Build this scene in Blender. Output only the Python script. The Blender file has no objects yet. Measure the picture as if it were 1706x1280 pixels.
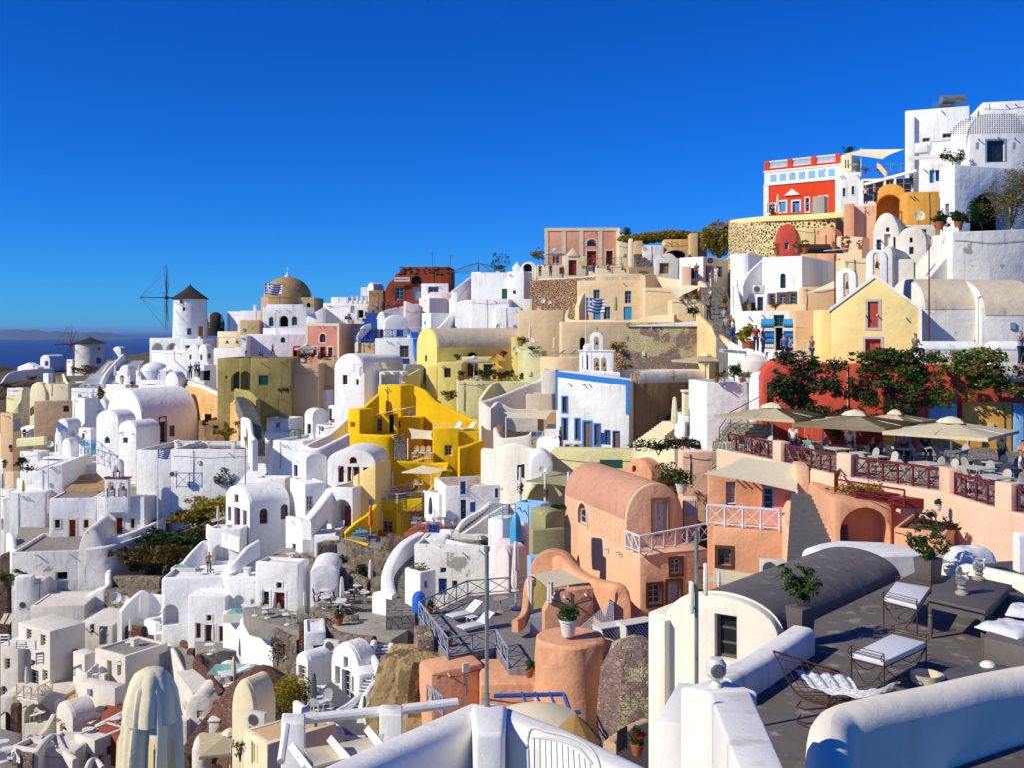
import bpy,bmesh,math,random
import numpy as np
from mathutils import Vector,Matrix
random.seed(7)
rad=math.radians
SC=bpy.context.scene
COL=SC.collection
#  camera
F,HZ,CX=1706.0,549.0,853.0
cam=bpy.data.objects.new('camera',bpy.data.cameras.new('camera'));COL.objects.link(cam)
cam.location=(0,0,0);cam.rotation_euler=(rad(90),0,0)
cam.data.sensor_width=36;cam.data.lens=36.0
cam.data.shift_y=-(640-HZ)/1706.0
cam.data.clip_end=200000;cam.data.clip_start=0.2
SC.camera=cam
#  light
SUN_EL,SUN_AZ=35.0,246.0
wd=bpy.data.worlds.new('World');SC.world=wd;wd.use_nodes=True
nt=wd.node_tree;bg=nt.nodes['Background']
sky=nt.nodes.new('ShaderNodeTexSky');sky.sky_type='NISHITA';sky.sun_disc=False
sky.sun_elevation=rad(SUN_EL);sky.sun_rotation=rad(SUN_AZ)
sky.altitude=150;sky.air_density=0.8;sky.dust_density=0.1;sky.ozone_density=6.0
hs=nt.nodes.new('ShaderNodeHueSaturation');hs.inputs['Saturation'].default_value=1.25;hs.inputs['Hue'].default_value=0.5
nt.links.new(sky.outputs[0],hs.inputs['Color']);tn=nt.nodes.new('ShaderNodeVectorMath');tn.operation='MULTIPLY';tn.inputs[1].default_value=(.22,.9,1.72);nt.links.new(hs.outputs[0],tn.inputs[0]);nt.links.new(tn.outputs[0],bg.inputs['Color'])
bg.inputs['Strength'].default_value=0.08
sd=bpy.data.lights.new('sun','SUN');sd.energy=5.0;sd.angle=rad(0.5);sd.color=(1.0,0.92,0.72)
sun=bpy.data.objects.new('sun',sd);COL.objects.link(sun)
_e,_a=rad(SUN_EL),rad(SUN_AZ)
_to=Vector((math.sin(_a)*math.cos(_e),math.cos(_a)*math.cos(_e),math.sin(_e)))
sun.rotation_euler=_to.to_track_quat('Z','Y').to_euler();sun.location=(0,0,60)
SC.view_settings.view_transform='Standard';SC.view_settings.look='None'
SC.view_settings.exposure=0.0;SC.view_settings.gamma=1.0
#  materials
def lin(h):
 if not isinstance(h,str):return h
 h=h.lstrip('#');v=[int(h[i:i+2],16)/255 for i in(0,2,4)]
 return tuple((c/12.92 if c<=.04045 else((c+.055)/1.055)**2.4)for c in v)
MATS={}
def newmat(key):
 m=bpy.data.materials.new(key);m.use_nodes=True;MATS[key]=m
 return m,m.node_tree,m.node_tree.nodes['Principled BSDF']
def N(nt,t,**kw):
 n=nt.nodes.new(t)
 for k,v in kw.items():
  if k in n.inputs:n.inputs[k].default_value=v
  else:setattr(n,k,v)
 return n
def ramp(nt,stops,fac):
 r=N(nt,'ShaderNodeValToRGB');e=r.color_ramp.elements
 while len(e)<len(stops):e.new(0.5)
 for i,(p,c)in enumerate(stops):
  e[i].position=p;c=lin(c)if isinstance(c,str)else c
  e[i].color=(c[0],c[1],c[2],1)
 nt.links.new(fac,r.inputs[0]);return r.outputs[0]
def g3(v):return(v,v,v)
def mixc(nt,fac,a,b,mode='MIX'):
 n=N(nt,'ShaderNodeMix');n.data_type='RGBA';n.blend_type=mode
 for i,v in((0,fac),(6,a),(7,b)):
  if hasattr(v,'is_linked'):nt.links.new(v,n.inputs[i])
  elif i==0:n.inputs[0].default_value=v
  else:n.inputs[i].default_value=(*v[:3],1)
 return n.outputs[2]
def noise(nt,co,scale,det=4,rough=.55,sc=None):
 if sc:
  mp=N(nt,'ShaderNodeMapping');mp.inputs['Scale'].default_value=sc
  nt.links.new(co,mp.inputs[0]);co=mp.outputs[0]
 n=N(nt,'ShaderNodeTexNoise');n.inputs['Scale'].default_value=scale
 n.inputs['Detail'].default_value=det;n.inputs['Roughness'].default_value=rough
 nt.links.new(co,n.inputs['Vector']);return n.outputs['Fac']
def bump(nt,b,hts,dist):
 prev=None
 for h,d in zip(hts,dist):
  bm_=N(nt,'ShaderNodeBump');bm_.inputs['Strength'].default_value=1.0;bm_.inputs['Distance'].default_value=d
  nt.links.new(h,bm_.inputs['Height'])
  if prev:nt.links.new(prev,bm_.inputs['Normal'])
  prev=bm_.outputs[0]
 nt.links.new(prev,b.inputs['Normal'])
def plaster(key,hexc,dirt=.12,worn='#8d857a',blot=.10,bmp=1.0,rough=.9,patches=0.0):
 m,nt,b=newmat(key);c=lin(hexc)
 co=N(nt,'ShaderNodeNewGeometry').outputs['Position']
 n1=noise(nt,co,.35,5,.6);n2=noise(nt,co,2.3,5,.6)
 n3=noise(nt,co,3.0,4,.6,(1,1,.12))
 dk=tuple(v*(1-blot*1.6)for v in c);lt=tuple(min(.86,v*(1+blot*.7))for v in c)
 col=ramp(nt,[(.32,dk),(.5,c),(.68,lt)],n1)
 col=mixc(nt,.5,col,ramp(nt,[(.3,tuple(v*(1-blot)for v in c)),(.6,c)],n2))
 st=ramp(nt,[(.56,g3(0)),(.78,g3(dirt*1.9))],n3)
 col=mixc(nt,st,col,lin(worn))
 if patches:
  n4=noise(nt,co,.55,8,.7)
  col=mixc(nt,ramp(nt,[(.62-patches*.12,g3(0)),(.635-patches*.12,g3(.8))],n4),col,lin(worn))
 nt.links.new(col,b.inputs['Base Color']);b.inputs['Roughness'].default_value=rough
 b.inputs['Specular IOR Level'].default_value=.2
 bump(nt,b,[noise(nt,co,.9,3),noise(nt,co,7,4),noise(nt,co,34,5,.7)],[.10*bmp,.014*bmp,.004])
 return m
def stone(key,mortar,stones,scale=2.5,edge=.06,cover=None,coverc='#a9a082',flat=1.0):
 m,nt,b=newmat(key);geo=N(nt,'ShaderNodeNewGeometry');co=geo.outputs['Position']
 mp=N(nt,'ShaderNodeMapping');mp.inputs['Scale'].default_value=(1,1,flat);nt.links.new(co,mp.inputs[0])
 wn=noise(nt,co,4,2)
 add=N(nt,'ShaderNodeVectorMath',operation='ADD');sc=N(nt,'ShaderNodeVectorMath',operation='SCALE');sc.inputs['Scale'].default_value=.12
 wc=N(nt,'ShaderNodeTexNoise');wc.inputs['Scale'].default_value=3.;nt.links.new(mp.outputs[0],wc.inputs[0])
 nt.links.new(wc.outputs['Color'],sc.inputs[0]);nt.links.new(mp.outputs[0],add.inputs[0]);nt.links.new(sc.outputs[0],add.inputs[1])
 v=N(nt,'ShaderNodeTexVoronoi',feature='DISTANCE_TO_EDGE');v.inputs['Scale'].default_value=scale;nt.links.new(add.outputs[0],v.inputs['Vector'])
 v2=N(nt,'ShaderNodeTexVoronoi',feature='F1');v2.inputs['Scale'].default_value=scale;nt.links.new(add.outputs[0],v2.inputs['Vector'])
 sx=N(nt,'ShaderNodeSeparateColor');nt.links.new(v2.outputs['Color'],sx.inputs[0])
 sc_=ramp(nt,[(i/max(1,len(stones)-1),s)for i,s in enumerate(stones)],sx.outputs[0])
 sc_=mixc(nt,.35,sc_,mixc(nt,noise(nt,co,9,5),lin(stones[0]),lin(stones[-1])))
 msk=ramp(nt,[(edge*.6,g3(1)),(edge,g3(0))],v.outputs['Distance'])
 col=mixc(nt,msk,sc_,lin(mortar));hgt=v.outputs['Distance']
 if cover is not None:
  cn=noise(nt,co,.5,7,.65);cm=ramp(nt,[(cover,g3(1)),(cover+.03,g3(0))],cn)
  col=mixc(nt,cm,col,ramp(nt,[(.3,tuple(c*.7 for c in lin(coverc))),(.7,coverc)],noise(nt,co,1.2,6)))
 nt.links.new(col,b.inputs['Base Color']);b.inputs['Roughness'].default_value=.95
 b.inputs['Specular IOR Level'].default_value=.15
 hr=ramp(nt,[(0,g3(0)),(edge*2,g3(1))],hgt)
 bump(nt,b,[hr,noise(nt,co,8,5)],[.05,.03]);return m
def simple(key,hexc,rough=.6,metal=0,spec=.4,var=.12,scale=5,bmp=0,trans=0):
 m,nt,b=newmat(key);c=lin(hexc)
 co=N(nt,'ShaderNodeNewGeometry').outputs['Position']
 col=ramp(nt,[(.3,tuple(v*(1-var)for v in c)),(.7,tuple(min(.9,v*(1+var*.6))for v in c))],noise(nt,co,scale,4))
 nt.links.new(col,b.inputs['Base Color']);b.inputs['Roughness'].default_value=rough
 b.inputs['Metallic'].default_value=metal;b.inputs['Specular IOR Level'].default_value=spec
 if bmp:bump(nt,b,[noise(nt,co,scale*3,4)],[bmp])
 if trans:b.inputs['Transmission Weight'].default_value=trans;b.inputs['IOR'].default_value=1.1
 return m
def leafmat(key,cols,rough=.6):
 m,nt,b=newmat(key);g=N(nt,'ShaderNodeNewGeometry')
 col=ramp(nt,[(i/max(1,len(cols)-1),c)for i,c in enumerate(cols)],g.outputs['Random Per Island'])
 nt.links.new(col,b.inputs['Base Color']);b.inputs['Roughness'].default_value=rough
 b.inputs['Specular IOR Level'].default_value=.25
 tr=N(nt,'ShaderNodeBsdfTranslucent');nt.links.new(col,tr.inputs[0])
 mx=N(nt,'ShaderNodeMixShader');mx.inputs[0].default_value=.25
 nt.links.new(b.outputs[0],mx.inputs[1]);nt.links.new(tr.outputs[0],mx.inputs[2])
 nt.links.new(mx.outputs[0],nt.nodes['Material Output'].inputs[0]);return m
plaster('white','#e9e9e7',.34,'#a39c92',.08)
plaster('whitenear','#e6e4df',.4,'#a39c90',.09,bmp=.4)
plaster('creamwhite','#e8e1d0',.15,'#b0a690',.05,bmp=.4)
plaster('wallochre','#e6c68c',.6,'#efe4c8',.18,patches=.1)
plaster('whiteold','#dfdcd4',.35,'#8b857c',.10,patches=.1)
plaster('offwhite','#dcd6ca',.25,'#97907f',.08)
plaster('cream','#e2c9a0',.15,'#a08b6c',.07)
plaster('tan','#cfb083',.35,'#8c7452',.16,patches=.2)
plaster('sand','#d9b58c',.15,'#a08b6c',.08)
plaster('ivory','#e6d8b4',.15,'#a09272',.07)
plaster('butter','#ecd592',.12,'#b3a06a',.06)
plaster('lemon','#dfd07c',.15,'#9c9550',.09)
plaster('limepale','#d9d3a0',.15,'#9c9c70',.07)
plaster('olive','#a5965a',.5,'#5c5633',.25)
plaster('yellow','#efc212',.14,'#b0840c',.09)
plaster('yellowpale','#ecd088',.1,'#b0943c',.05)
plaster('peach','#dfb392',.4,'#b98a62',.12)
plaster('peachpale','#e3bda2',.15,'#a98872',.10)
plaster('orange','#dba27c',.4,'#b08468',.2)
plaster('roofpeach','#c4937a',.4,'#8f6e60',.15)
plaster('amber','#e2a44a',.2,'#b08040',.12)
plaster('pink','#e09484',.3,'#c4a08c',.12)
plaster('pinkpale','#e8d4d1',.15,'#a08a88',.06)
plaster('salmon','#dd9f84',.15,'#c3a284',.06)
plaster('red','#cf5644',.45,'#b98070',.2)
plaster('scarlet','#d2411e',.15,'#a0401e',.08)
plaster('brick','#8a3d20',.3,'#5e3624',.2,patches=.2)
plaster('skyblue','#86b6dc',.15,'#6c8fae',.08)
plaster('grey','#7d7978',.4,'#4f4c4c',.16,rough=.8)
plaster('darkgrey','#615c5a',.7,'#8d8884',.3,bmp=.6,rough=.75)
plaster('vaultgrey','#6a6563',.6,'#8c8884',.3,bmp=.6,rough=.75)
plaster('concrete','#a19a8f',.4,'#6a655c',.15)
plaster('roofbeige','#c9bba6',.4,'#8c8270',.12)
plaster('rooftan','#b39a82',.4,'#7c6a58',.12)
plaster('brownplaster','#a48661',.7,'#5f4a35',.3)
plaster('ochrewall','#d8a868',.6,'#e2dccb',.25,patches=.3)
plaster('domeplaster','#a68a5f',.7,'#5f5038',.25)
plaster('paving','#8f8a82',.5,'#5c5850',.2)
plaster('redfloor','#96503c',.3,'#5c3a30',.2)
stone('stonedark','#6b6156',['#3c2a26','#6a4a40','#8a6a58','#4b4543'],3.4,.035)
stone('stonegrey','#9a9284',['#4a403a','#7d6f60','#9a8a76','#5a4a42'],3.2,.05)
stone('stonered','#8a7a6c',['#4a2a24','#7a4638','#6a4c42','#3a2a28'],3.4,.05,flat=2)
stone('stoneyellow','#dcc795',['#2c241c','#57452f','#8a7350','#3c3024'],3.0,.17)
stone('stonepink','#cfae86',['#3c2a26','#7a4f40','#9a7560','#4b3430'],4.2,.1)
stone('rubble','#b3a684',['#5a4448','#8a6c6c','#6a5254','#a08a84'],4.2,.05,cover=.47,coverc='#c6bb90',flat=1.6)
plaster('cliff','#a38c62',.8,'#5f4e36',.38,bmp=4,patches=.5)
stone('stonefine','#85705e',['#4a2a24','#7a4c3c','#6a4c42','#94705c'],6.5,.05)
stone('ground','#6f6250',['#3a2f2a','#5c4c3e','#75654e','#4a3c34'],1.4,.04,cover=.5,coverc='#6b5f40')
stone('steppaving','#6a665f',['#6c6963','#8a867f','#7a7670','#959088'],2.2,.04)
stone('cobble','#c9c3b6',['#7a756d','#948f86','#6a655e','#8a857c'],2.6,.05)
for k,h in dict(blue='#1d4f9e',sky='#3f9ccb',navy='#14264f',red_='#8e2416',maroon='#5c1a16',rail='#8c98ad',railwhite='#ccd2da',raildark='#3c2a26',brown='#5a3a24',green='#1e5a4a',greypaint='#8c97a4',wood='#8c6c48',slate='#5b5a5c',orangecloth='#e07818',pinkwood='#b34a3a',shutter='#6f93b4',black='#1c1a1a',whitepaint='#dcdcd8',terracotta='#a65a38',railred='#6e1c1c',creamtrim='#e6dcb8',potwhite='#d8d6d0',bluebright='#2b7fd6',paledoor='#b8bcc4').items():
 simple(k,h,.55)
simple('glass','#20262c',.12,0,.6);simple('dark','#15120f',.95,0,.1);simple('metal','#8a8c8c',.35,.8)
simple('galv','#9a9c94',.5,.6,var=.3,scale=3);simple('rust','#4a2c20',.8,.3,var=.3);simple('thatch','#6b6253',.95,var=.35,scale=9,bmp=.04)
simple('thatchdark','#353029',.95,var=.35,scale=9,bmp=.04);simple('straw','#a8864a',.95,var=.3,scale=20,bmp=.03)
simple('clothyellow','#dcc288',.9,var=.05);simple('cloth','#ddd2b2',.9,var=.06,bmp=.006);simple('clothwhite','#d6d2c8',.9,var=.06,bmp=.006);simple('clothgold','#c79b3a',.9)
simple('clothgreen','#9a9668',.9,var=.1);simple('clothdark','#4f5a5a',.9);simple('cushion','#cdd0d4',.9,var=.05,bmp=.004)
simple('acwhite','#cfcdc6',.5,var=.05);simple('plasticblue','#1f63c8',.5);simple('charcoal','#5a5350',.6,var=.15);simple('pool','#2f9c90',.08,0,.6,var=.1)
simple('bark','#5a4632',.9,var=.3);simple('skin','#a8745a',.6,var=.05);simple('hair','#1f1712',.7);simple('tealcloth','#2c8c8c',.8);simple('cloudy','#b9b6ae',.9)
leafmat('leaf',['#1e3412','#33501c','#4b6a24','#27421a'])
leafmat('leafgreen',['#35521c','#54762a','#6f8c34','#3f5c22','#8a8f3a'])
leafmat('leafdark',['#14260f','#24401a','#385424','#1a2e14'])
leafmat('leafolive',['#5e5216','#7c6c1e','#91801f','#4c4a18'])
leafmat('leafdry',['#4a3c18','#6a4a1e','#5c5a20','#33441a'])
leafmat('leafyellow',['#8a7a18','#a8951f','#6f6a1c','#b5a32c'])
leafmat('flowerpink',['#8e1250','#b51e6a','#a01648'])
leafmat('flowerred',['#a01620','#c42434','#8e1430'])
m,nt,b=newmat('clearglass');b.inputs['Transmission Weight'].default_value=.95;b.inputs['Roughness'].default_value=.03;b.inputs['IOR'].default_value=1.06;b.inputs['Base Color'].default_value=(.95,.98,.96,1)
#  naming, objects
def obj(name,bm,mat,parent=None,ang=25,mats=None):
 me=bpy.data.meshes.new(name);bmesh.ops.recalc_face_normals(bm,faces=bm.faces[:]);bm.to_mesh(me);bm.free()
 for mm in(mats or[mat]):me.materials.append(MATS[mm])
 if ang:
  me.polygons.foreach_set('use_smooth',[True]*len(me.polygons));me.set_sharp_from_angle(angle=rad(ang))
 o=bpy.data.objects.new(name,me);COL.objects.link(o)
 if parent:o.parent=parent
 return o
LABELS={}
def tag(o,label,cat,group=None):
 o['label']=label;o['category']=cat
 if group:o['group']=group
 LABELS.setdefault(label,[]).append(o);return o
def thing(name,label,cat,loc=(0,0,0),rz=0,group=None):
 o=bpy.data.objects.new(name,None);COL.objects.link(o);o.empty_display_size=.3
 o.location=loc;o.rotation_euler=(0,0,rz);tag(o,label,cat,group);return o
def struct(o):o['kind']='structure';return o
def copytree(o,parent=None):
 c=o.copy();COL.objects.link(c)
 if parent:c.parent=parent
 for ch in o.children:copytree(ch,c)
 return c
#  bmesh helpers
def bx(bm,x0,x1,y0,y1,z0,z1,mi=0):
 vs=[bm.verts.new((x,y,z))for z in(z0,z1)for x,y in((x0,y0),(x1,y0),(x1,y1),(x0,y1))]
 for f in((0,3,2,1),(4,5,6,7),(0,1,5,4),(1,2,6,5),(2,3,7,6),(3,0,4,7)):
  bm.faces.new([vs[i]for i in f]).material_index=mi
 return vs
def prism(bm,poly,y0,y1,axis='y',mi=0):
 """poly in (u,z); extruded along y (or along x with poly in (y,z))"""
 def pt(u,z,e):return(u,e,z)if axis=='y' else(e,u,z)
 a=[bm.verts.new(pt(u,z,y0))for u,z in poly];b_=[bm.verts.new(pt(u,z,y1))for u,z in poly]
 n=len(poly);fs=[bm.faces.new(a),bm.faces.new(b_[::-1])]
 for i in range(n):fs.append(bm.faces.new((a[i],b_[i],b_[(i+1)%n],a[(i+1)%n])))
 for f in fs:f.material_index=mi
 return a+b_
def slab(bm,poly,z0,z1,mi=0):
 a=[bm.verts.new((x,y,z0))for x,y in poly];b_=[bm.verts.new((x,y,z1))for x,y in poly];n=len(poly)
 fs=[bm.faces.new(a[::-1]),bm.faces.new(b_)]
 for i in range(n):fs.append(bm.faces.new((a[i],a[(i+1)%n],b_[(i+1)%n],b_[i])))
 for f in fs:f.material_index=mi
def tube(bm,pts,r,n=6,r2=None,mi=0):
 pts=[Vector(p)for p in pts];rings=[]
 for i,p in enumerate(pts):
  d=(pts[min(i+1,len(pts)-1)]-pts[max(i-1,0)])
  if d.length<1e-9:d=Vector((0,0,1))
  q=d.normalized().to_track_quat('Z','Y');rr=r if r2 is None else r+(r2-r)*i/max(1,len(pts)-1)
  rings.append([bm.verts.new(p+q@Vector((rr*math.cos(2*math.pi*k/n),rr*math.sin(2*math.pi*k/n),0)))for k in range(n)])
 for a,b_ in zip(rings,rings[1:]):
  for k in range(n):bm.faces.new((a[k],a[(k+1)%n],b_[(k+1)%n],b_[k])).material_index=mi
 bm.faces.new(rings[0][::-1]).material_index=mi;bm.faces.new(rings[-1]).material_index=mi
def lathe(bm,prof,n=20,cx=0,cy=0,mi=0,wob=None):
 """prof list of (r,z) from bottom to top"""
 rings=[]
 for j,(r,z)in enumerate(prof):
  if r<1e-4:rings.append([bm.verts.new((cx,cy,z))]*n)
  else:rings.append([bm.verts.new((cx+r*(wob(k,j)if wob else 1)*math.cos(2*math.pi*k/n),cy+r*(wob(k,j)if wob else 1)*math.sin(2*math.pi*k/n),z))for k in range(n)])
 for a,b_ in zip(rings,rings[1:]):
  for k in range(n):
   q=[]
   for v in(a[k],a[(k+1)%n],b_[(k+1)%n],b_[k]):
    if v not in q:q.append(v)
   if len(q)>2:bm.faces.new(q).material_index=mi
 if prof[0][0]>1e-4:bm.faces.new(rings[0][::-1]).material_index=mi
 if prof[-1][0]>1e-4:bm.faces.new(rings[-1]).material_index=mi
def bevel_sharp(bm,w,seg=2,ang=35):
 bmesh.ops.recalc_face_normals(bm,faces=bm.faces[:])
 es=[e for e in bm.edges if len(e.link_faces)==2 and e.calc_face_angle(0)>rad(ang)]
 bmesh.ops.bevel(bm,geom=es,offset=w,segments=seg,affect='EDGES',profile=.5,clamp_overlap=True)
def boolean(bmA,bmB):
 """difference of two closed bmeshes, returns a new bmesh"""
 bmesh.ops.recalc_face_normals(bmA,faces=bmA.faces[:]);bmesh.ops.recalc_face_normals(bmB,faces=bmB.faces[:])
 ma=bpy.data.meshes.new('a');mb=bpy.data.meshes.new('b');bmA.to_mesh(ma);bmB.to_mesh(mb)
 oa=bpy.data.objects.new('a',ma);ob=bpy.data.objects.new('b',mb);COL.objects.link(oa);COL.objects.link(ob)
 md=oa.modifiers.new('m','BOOLEAN');md.object=ob;md.solver='EXACT';md.operation='DIFFERENCE'
 dg=bpy.context.evaluated_depsgraph_get();me=bpy.data.meshes.new_from_object(oa.evaluated_get(dg))
 r=bmesh.new();r.from_mesh(me)
 ok=len(r.faces)>3
 if not ok:r.free();r=bmA.copy()
 bpy.data.objects.remove(oa);bpy.data.objects.remove(ob)
 for q in(ma,mb,me):bpy.data.meshes.remove(q)
 return r
#  measuring on the photograph
REG=dict(a=(0,420,3.967),b=(400,420,3.967),c=(800,360,3.967),d=(1180,150,3.243),e=(1180,400,3.243),g=(0,700,3.967),h=(400,700,3.967),i=(800,660,3.967),j=(1180,640,3.243),k=(0,980,3.967),l=(400,980,3.967),m=(640,920,3.556),n=(1050,880,2.6),p=(0,0,1))
_r=[0,0,1]
def rg(k):_r[:]=REG[k]
def px(x):return _r[0]+x/_r[2]
def py(y):return _r[1]+y/_r[2]
DC={-300:[(600,330),(660,190),(760,145),(850,120),(950,108),(1050,100),(1150,93),(1280,84),(1500,70)],0:[(580,330),(615,250),(680,170),(760,135),(850,112),(950,104),(1050,97),(1150,89),(1280,80),(1500,66)],200:[(560,330),(590,230),(640,170),(700,135),(800,112),(900,105),(1000,96),(1100,88),(1280,76),(1500,62)],400:[(540,280),(565,190),(620,150),(700,122),(800,103),(880,93),(960,87),(1060,80),(1160,74),(1280,66),(1500,54)],600:[(490,240),(520,180),(600,146),(680,117),(760,101),(880,87),(960,80),(1060,70),(1160,62),(1280,55),(1500,44)],800:[(440,200),(470,165),(560,126),(640,108),(720,96),(800,86),(900,74),(1000,61),(1100,52),(1280,44),(1500,36)],1000:[(410,170),(440,142),(520,118),(600,102),(700,89),(770,76),(880,62),(1000,53),(1100,46),(1280,38),(1500,31)],1200:[(370,160),(400,130),(450,106),(550,81),(620,74),(700,68),(780,60),(900,53),(1000,47),(1100,41),(1280,34),(1500,28)],1400:[(320,150),(355,122),(420,97),(500,74),(600,63),(700,55),(780,50),(900,45),(1000,40),(1280,31),(1500,26)],1600:[(200,140),(270,102),(380,84),(480,71),(600,59),(700,52),(800,46),(900,41),(1000,37),(1280,29),(1500,24)],1800:[(180,130),(260,98),(380,80),(480,67),(600,56),(700,49),(800,44),(900,39),(1000,35),(1280,28),(1500,23)],2200:[(150,130),(260,92),(380,76),(480,63),(600,52),(700,46),(800,41),(900,37),(1000,33),(1280,27),(1500,22)]}
_ck=sorted(DC)
def _colD(c,y):
 a=DC[c]
 if y<=a[0][0]:return a[0][1]
 for(y0,d0),(y1,d1)in zip(a,a[1:]):
  if y<=y1:return math.exp(math.log(d0)+(math.log(d1)-math.log(d0))*(y-y0)/(y1-y0))
 return a[-1][1]
def Dp(x,y):
 x=min(max(x,_ck[0]),_ck[-1]-.01)
 for c0,c1 in zip(_ck,_ck[1:]):
  if x<c1:
   t=max(0,(x-c0)/(c1-c0));return math.exp((1-t)*math.log(_colD(c0,y))+t*math.log(_colD(c1,y)))
def D(x,y):return Dp(px(x),py(y))
def ray(x,y):return Vector(((px(x)-CX)/F,1.0,(HZ-py(y))/F))
def P(x,y,Y=None):return ray(x,y)*(Y if Y else D(x,y))
def on(z,x,y):r=ray(x,y);return r*(z/r.z)
def zof(y,Y):return(HZ-py(y))/F*Y
#  terrain, sea, far island
def build_ground():
 S=[]
 for x in range(-300,2201,50):
  lo=DC[min(_ck,key=lambda c:abs(c-x))][0][0]
  for y in range(150,1501,25):
   if y<lo-20:continue
   Y=Dp(x,y);S.append(((x-CX)/F*Y,Y,(HZ-y)/F*Y-(.5 if 180<x<390 and 800<y<970 else 3.4)))
 for x in range(-300,2201,100):
  tp=max(DC[c][0][0]for c in _ck if abs(c-x)<=200);Y=Dp(x,tp);z=(HZ-tp)/F*Y
  for k in(1.1,1.25,1.5,2.2):S.append(((x-CX)/F*Y*k,Y*k,z-55*(k-1)-3))
 for x in(-40,-20,0,20,40):S.append((x,8,-15.5));S.append((x,-30,-15.5))
 for y in(30,80,150,250,400):S.append((-120-y*.25,y,-75));S.append((-200-y*.3,y,-135))
 for y in(320,400):S+=[(-260,y,-60),(-150,y,-60),(0,y,-60),(150,y,-50),(-100,y+120,-135),(100,y+120,-135),(250,y+120,-135)]
 S=np.array(S);nx,ny=190,190
 us=np.linspace(0,1,nx);vs=np.linspace(0,1,ny)
 bm=bmesh.new();grid=[]
 for j in range(ny):
  Y=-40+560*vs[j]**1.5;row=[]
  for i in range(nx):
   X=(us[i]-.5)*(2*(40+(Y+40)*.62))
   d2=(S[:,0]-X)**2+(S[:,1]-Y)**2
   w=1/(d2+.6+(.045*max(Y,20))**2)**2.2;z=float((w*S[:,2]).sum()/w.sum())
   if X>-4 and Y<66:z=min(z,-10.5-(60-Y)*.12)
   row.append(bm.verts.new((X,Y,z+.25*math.sin(X*1.3+Y*.7)+.2*math.sin(Y*2.1-X*.9))))
  grid.append(row)
 for j in range(ny-1):
  for i in range(nx-1):bm.faces.new((grid[j][i],grid[j][i+1],grid[j+1][i+1],grid[j+1][i]))
 o=struct(obj('ground',bm,'ground',ang=180))
build_ground()
SEA=-125.0
def seamat():
 m,nt,b=newmat('seawater');co=N(nt,'ShaderNodeNewGeometry').outputs['Position']
 nt.links.new(ramp(nt,[(.35,'#021f62'),(.65,'#032a7c')],noise(nt,co,.0006,6,.6,(1,.3,1))),b.inputs['Base Color'])
 b.inputs['Roughness'].default_value=.55;b.inputs['IOR'].default_value=1.33
 b.inputs['Specular IOR Level'].default_value=.3
 bump(nt,b,[noise(nt,co,.05,6,.7)],[1.5])
seamat()
bm=bmesh.new();vs=[bm.verts.new(p)for p in((-60000,-200,SEA),(60000,-200,SEA),(60000,75000,SEA),(-60000,75000,SEA))];bm.faces.new(vs)
struct(obj('sea',bm,'seawater',ang=0))
simple('farhill','#4c5050',.95,var=.3,scale=.004)
def island():
 bm=bmesh.new();Y0=14000.;prof=[(-420,2),(-300,10),(-220,13),(-140,11),(-60,14),(0,13.5),(40,15),(62,13.5),(80,11),(98,12),(115,10.5),(140,9),(155,11.5),(172,10),(185,5),(200,1.0),(240,.3)]
 n=12;rows=[]
 for i in range(len(prof)*6-5):
  k,f=divmod(i,6);a=prof[k];b_=prof[min(k+1,len(prof)-1)];x=a[0]+(b_[0]-a[0])*f/6;h=a[1]+(b_[1]-a[1])*f/6+.5*math.sin(i*1.7)*.5
  X=(x-CX)/F*Y0;Hh=max(.2,h)/F*Y0
  rows.append([bm.verts.new((X,Y0+(j-n/2)*160,SEA-3+(Hh+3)*(math.sin(math.pi*j/n)**.8)*(1+.12*math.sin(j*2.3+i*.6))))for j in range(n+1)])
 for r0,r1 in zip(rows,rows[1:]):
  for j in range(n):bm.faces.new((r0[j],r1[j],r1[j+1],r0[j+1]))
 struct(obj('hills',bm,'farhill',ang=180))
island()
#  openings
def outline(w,h,arch,x0=0,z0=0,n=10):
 if not arch:return[(x0-w/2,z0),(x0+w/2,z0),(x0+w/2,z0+h),(x0-w/2,z0+h)]
 r=min(w/2,h*.6)*(arch if arch<=1 else 1)
 return[(x0-w/2,z0),(x0+w/2,z0)]+[(x0+w/2*math.cos(math.pi*k/n),z0+h-r+r*math.sin(math.pi*k/n))for k in range(n+1)]
def ring(bm,o,i,y0,y1):
 n=len(o);V=lambda p,y:bm.verts.new((p[0],y,p[1]))
 a=[V(p,y0)for p in o];b_=[V(p,y0)for p in i];c=[V(p,y1)for p in o];d=[V(p,y1)for p in i]
 for k in range(n):
  j=(k+1)%n
  for q in((a[k],a[j],b_[j],b_[k]),(c[k],d[k],d[j],c[j]),(a[k],c[k],c[j],a[j]),(b_[k],b_[j],d[j],d[k])):bm.faces.new(q)
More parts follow.
